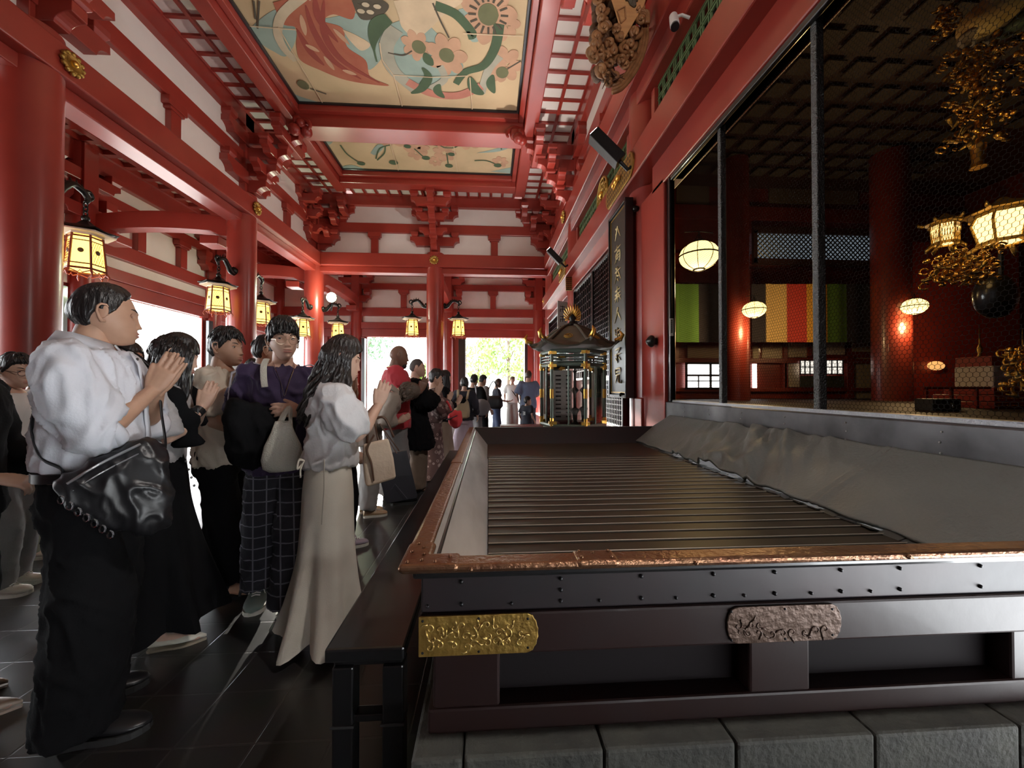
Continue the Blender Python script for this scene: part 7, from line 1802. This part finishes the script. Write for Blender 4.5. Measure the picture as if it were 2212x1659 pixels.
# ================================================================ LIGHT AND CAMERA
W=bpy.data.worlds.new('sky'); SC.world=W; W.use_nodes=True
bg=W.node_tree.nodes['Background']; bg.inputs[0].default_value=(.93,.97,1.0,1); bg.inputs[1].default_value=14.0
def lamp(kind,name,loc,energy,color=(1,1,1),size=.2,target=None,spot=None,blend=.6):
    d=bpy.data.lights.new(name,kind); d.energy=energy; d.color=color
    if kind=='SPOT': d.spot_size=math.radians(spot); d.spot_blend=blend; d.shadow_soft_size=size
    elif kind=='SUN': d.angle=size
    elif kind=='POINT': d.shadow_soft_size=size
    o=bpy.data.objects.new(name,d); COL.objects.link(o); o.location=loc
    if target is not None: o.rotation_euler=(Vector(target)-Vector(loc)).to_track_quat('-Z','Y').to_euler()
    return o
lamp('SUN','sun_light',(-14.1,64,12.6),12.0,(1,.95,.86),.012,target=(-.6,4,0))
for p,en in ((SP1,330),(SP2,330)):
    p=Vector(p)+d1*.66; lamp('SPOT','spotlight_beam',p,en,(1,.90,.84),.08,target=p+d1*3+Vector((0,.3,0)),spot=150,blend=.9)
p=Vector((2.05,1.25,5.2)); lamp('SPOT','spotlight_beam',p,150,(1,.90,.84),.1,target=p+Vector((-1.3,2.2,3)),spot=150,blend=.9)
lamp('SPOT','spotlight_beam',SP3+d3*.66,175,(1,.95,.90),.08,target=SP3+d3*3,spot=110,blend=.8)  # beam of the added out-of-view spotlight
lamp('POINT','floodlight_glow',Vector(fl.location)+Vector((0,-.2,0)),160,(.9,1,.75),.15)
for o in [o for o in bpy.data.objects if o.name.split('.')[0]=='hanging_lantern']:
    lamp('POINT','lantern_glow',Vector(o.location)+Vector((0,0,-.28)),26,(1,.6,.2),.15)
for o in [o for o in bpy.data.objects if o.name.split('.')[0]=='round_lantern']:
    lamp('POINT','round_lantern_glow',Vector(o.location)+Vector((0,0,-.6)),105 if o.location.y>9 else 40,(1,.68,.3),.2)
lamp('POINT','gilt_lantern_glow',at_y(2090,430,4.4),16,(1,.65,.25),.1)
cam=bpy.data.cameras.new('camera'); co=bpy.data.objects.new('camera',cam); COL.objects.link(co)
cam.sensor_width=36; cam.lens=830/2212*36; cam.clip_end=300; cam.clip_start=.03
co.location=(0,0,CZ); co.rotation_euler=(PI/2+PIT,0,-YAW); SC.camera=co
vs=SC.view_settings; SC.display_settings.display_device='sRGB'; vs.view_transform='Standard'; vs.look='None'; vs.exposure=0.35; vs.gamma=1; vs.use_curve_mapping=False
cy=SC.cycles; cy.max_bounces=8; cy.diffuse_bounces=4; cy.glossy_bounces=4; cy.transparent_max_bounces=16; cy.sample_clamp_indirect=4.0; cy.caustics_reflective=False; cy.caustics_refractive=False
cy.use_denoising=True
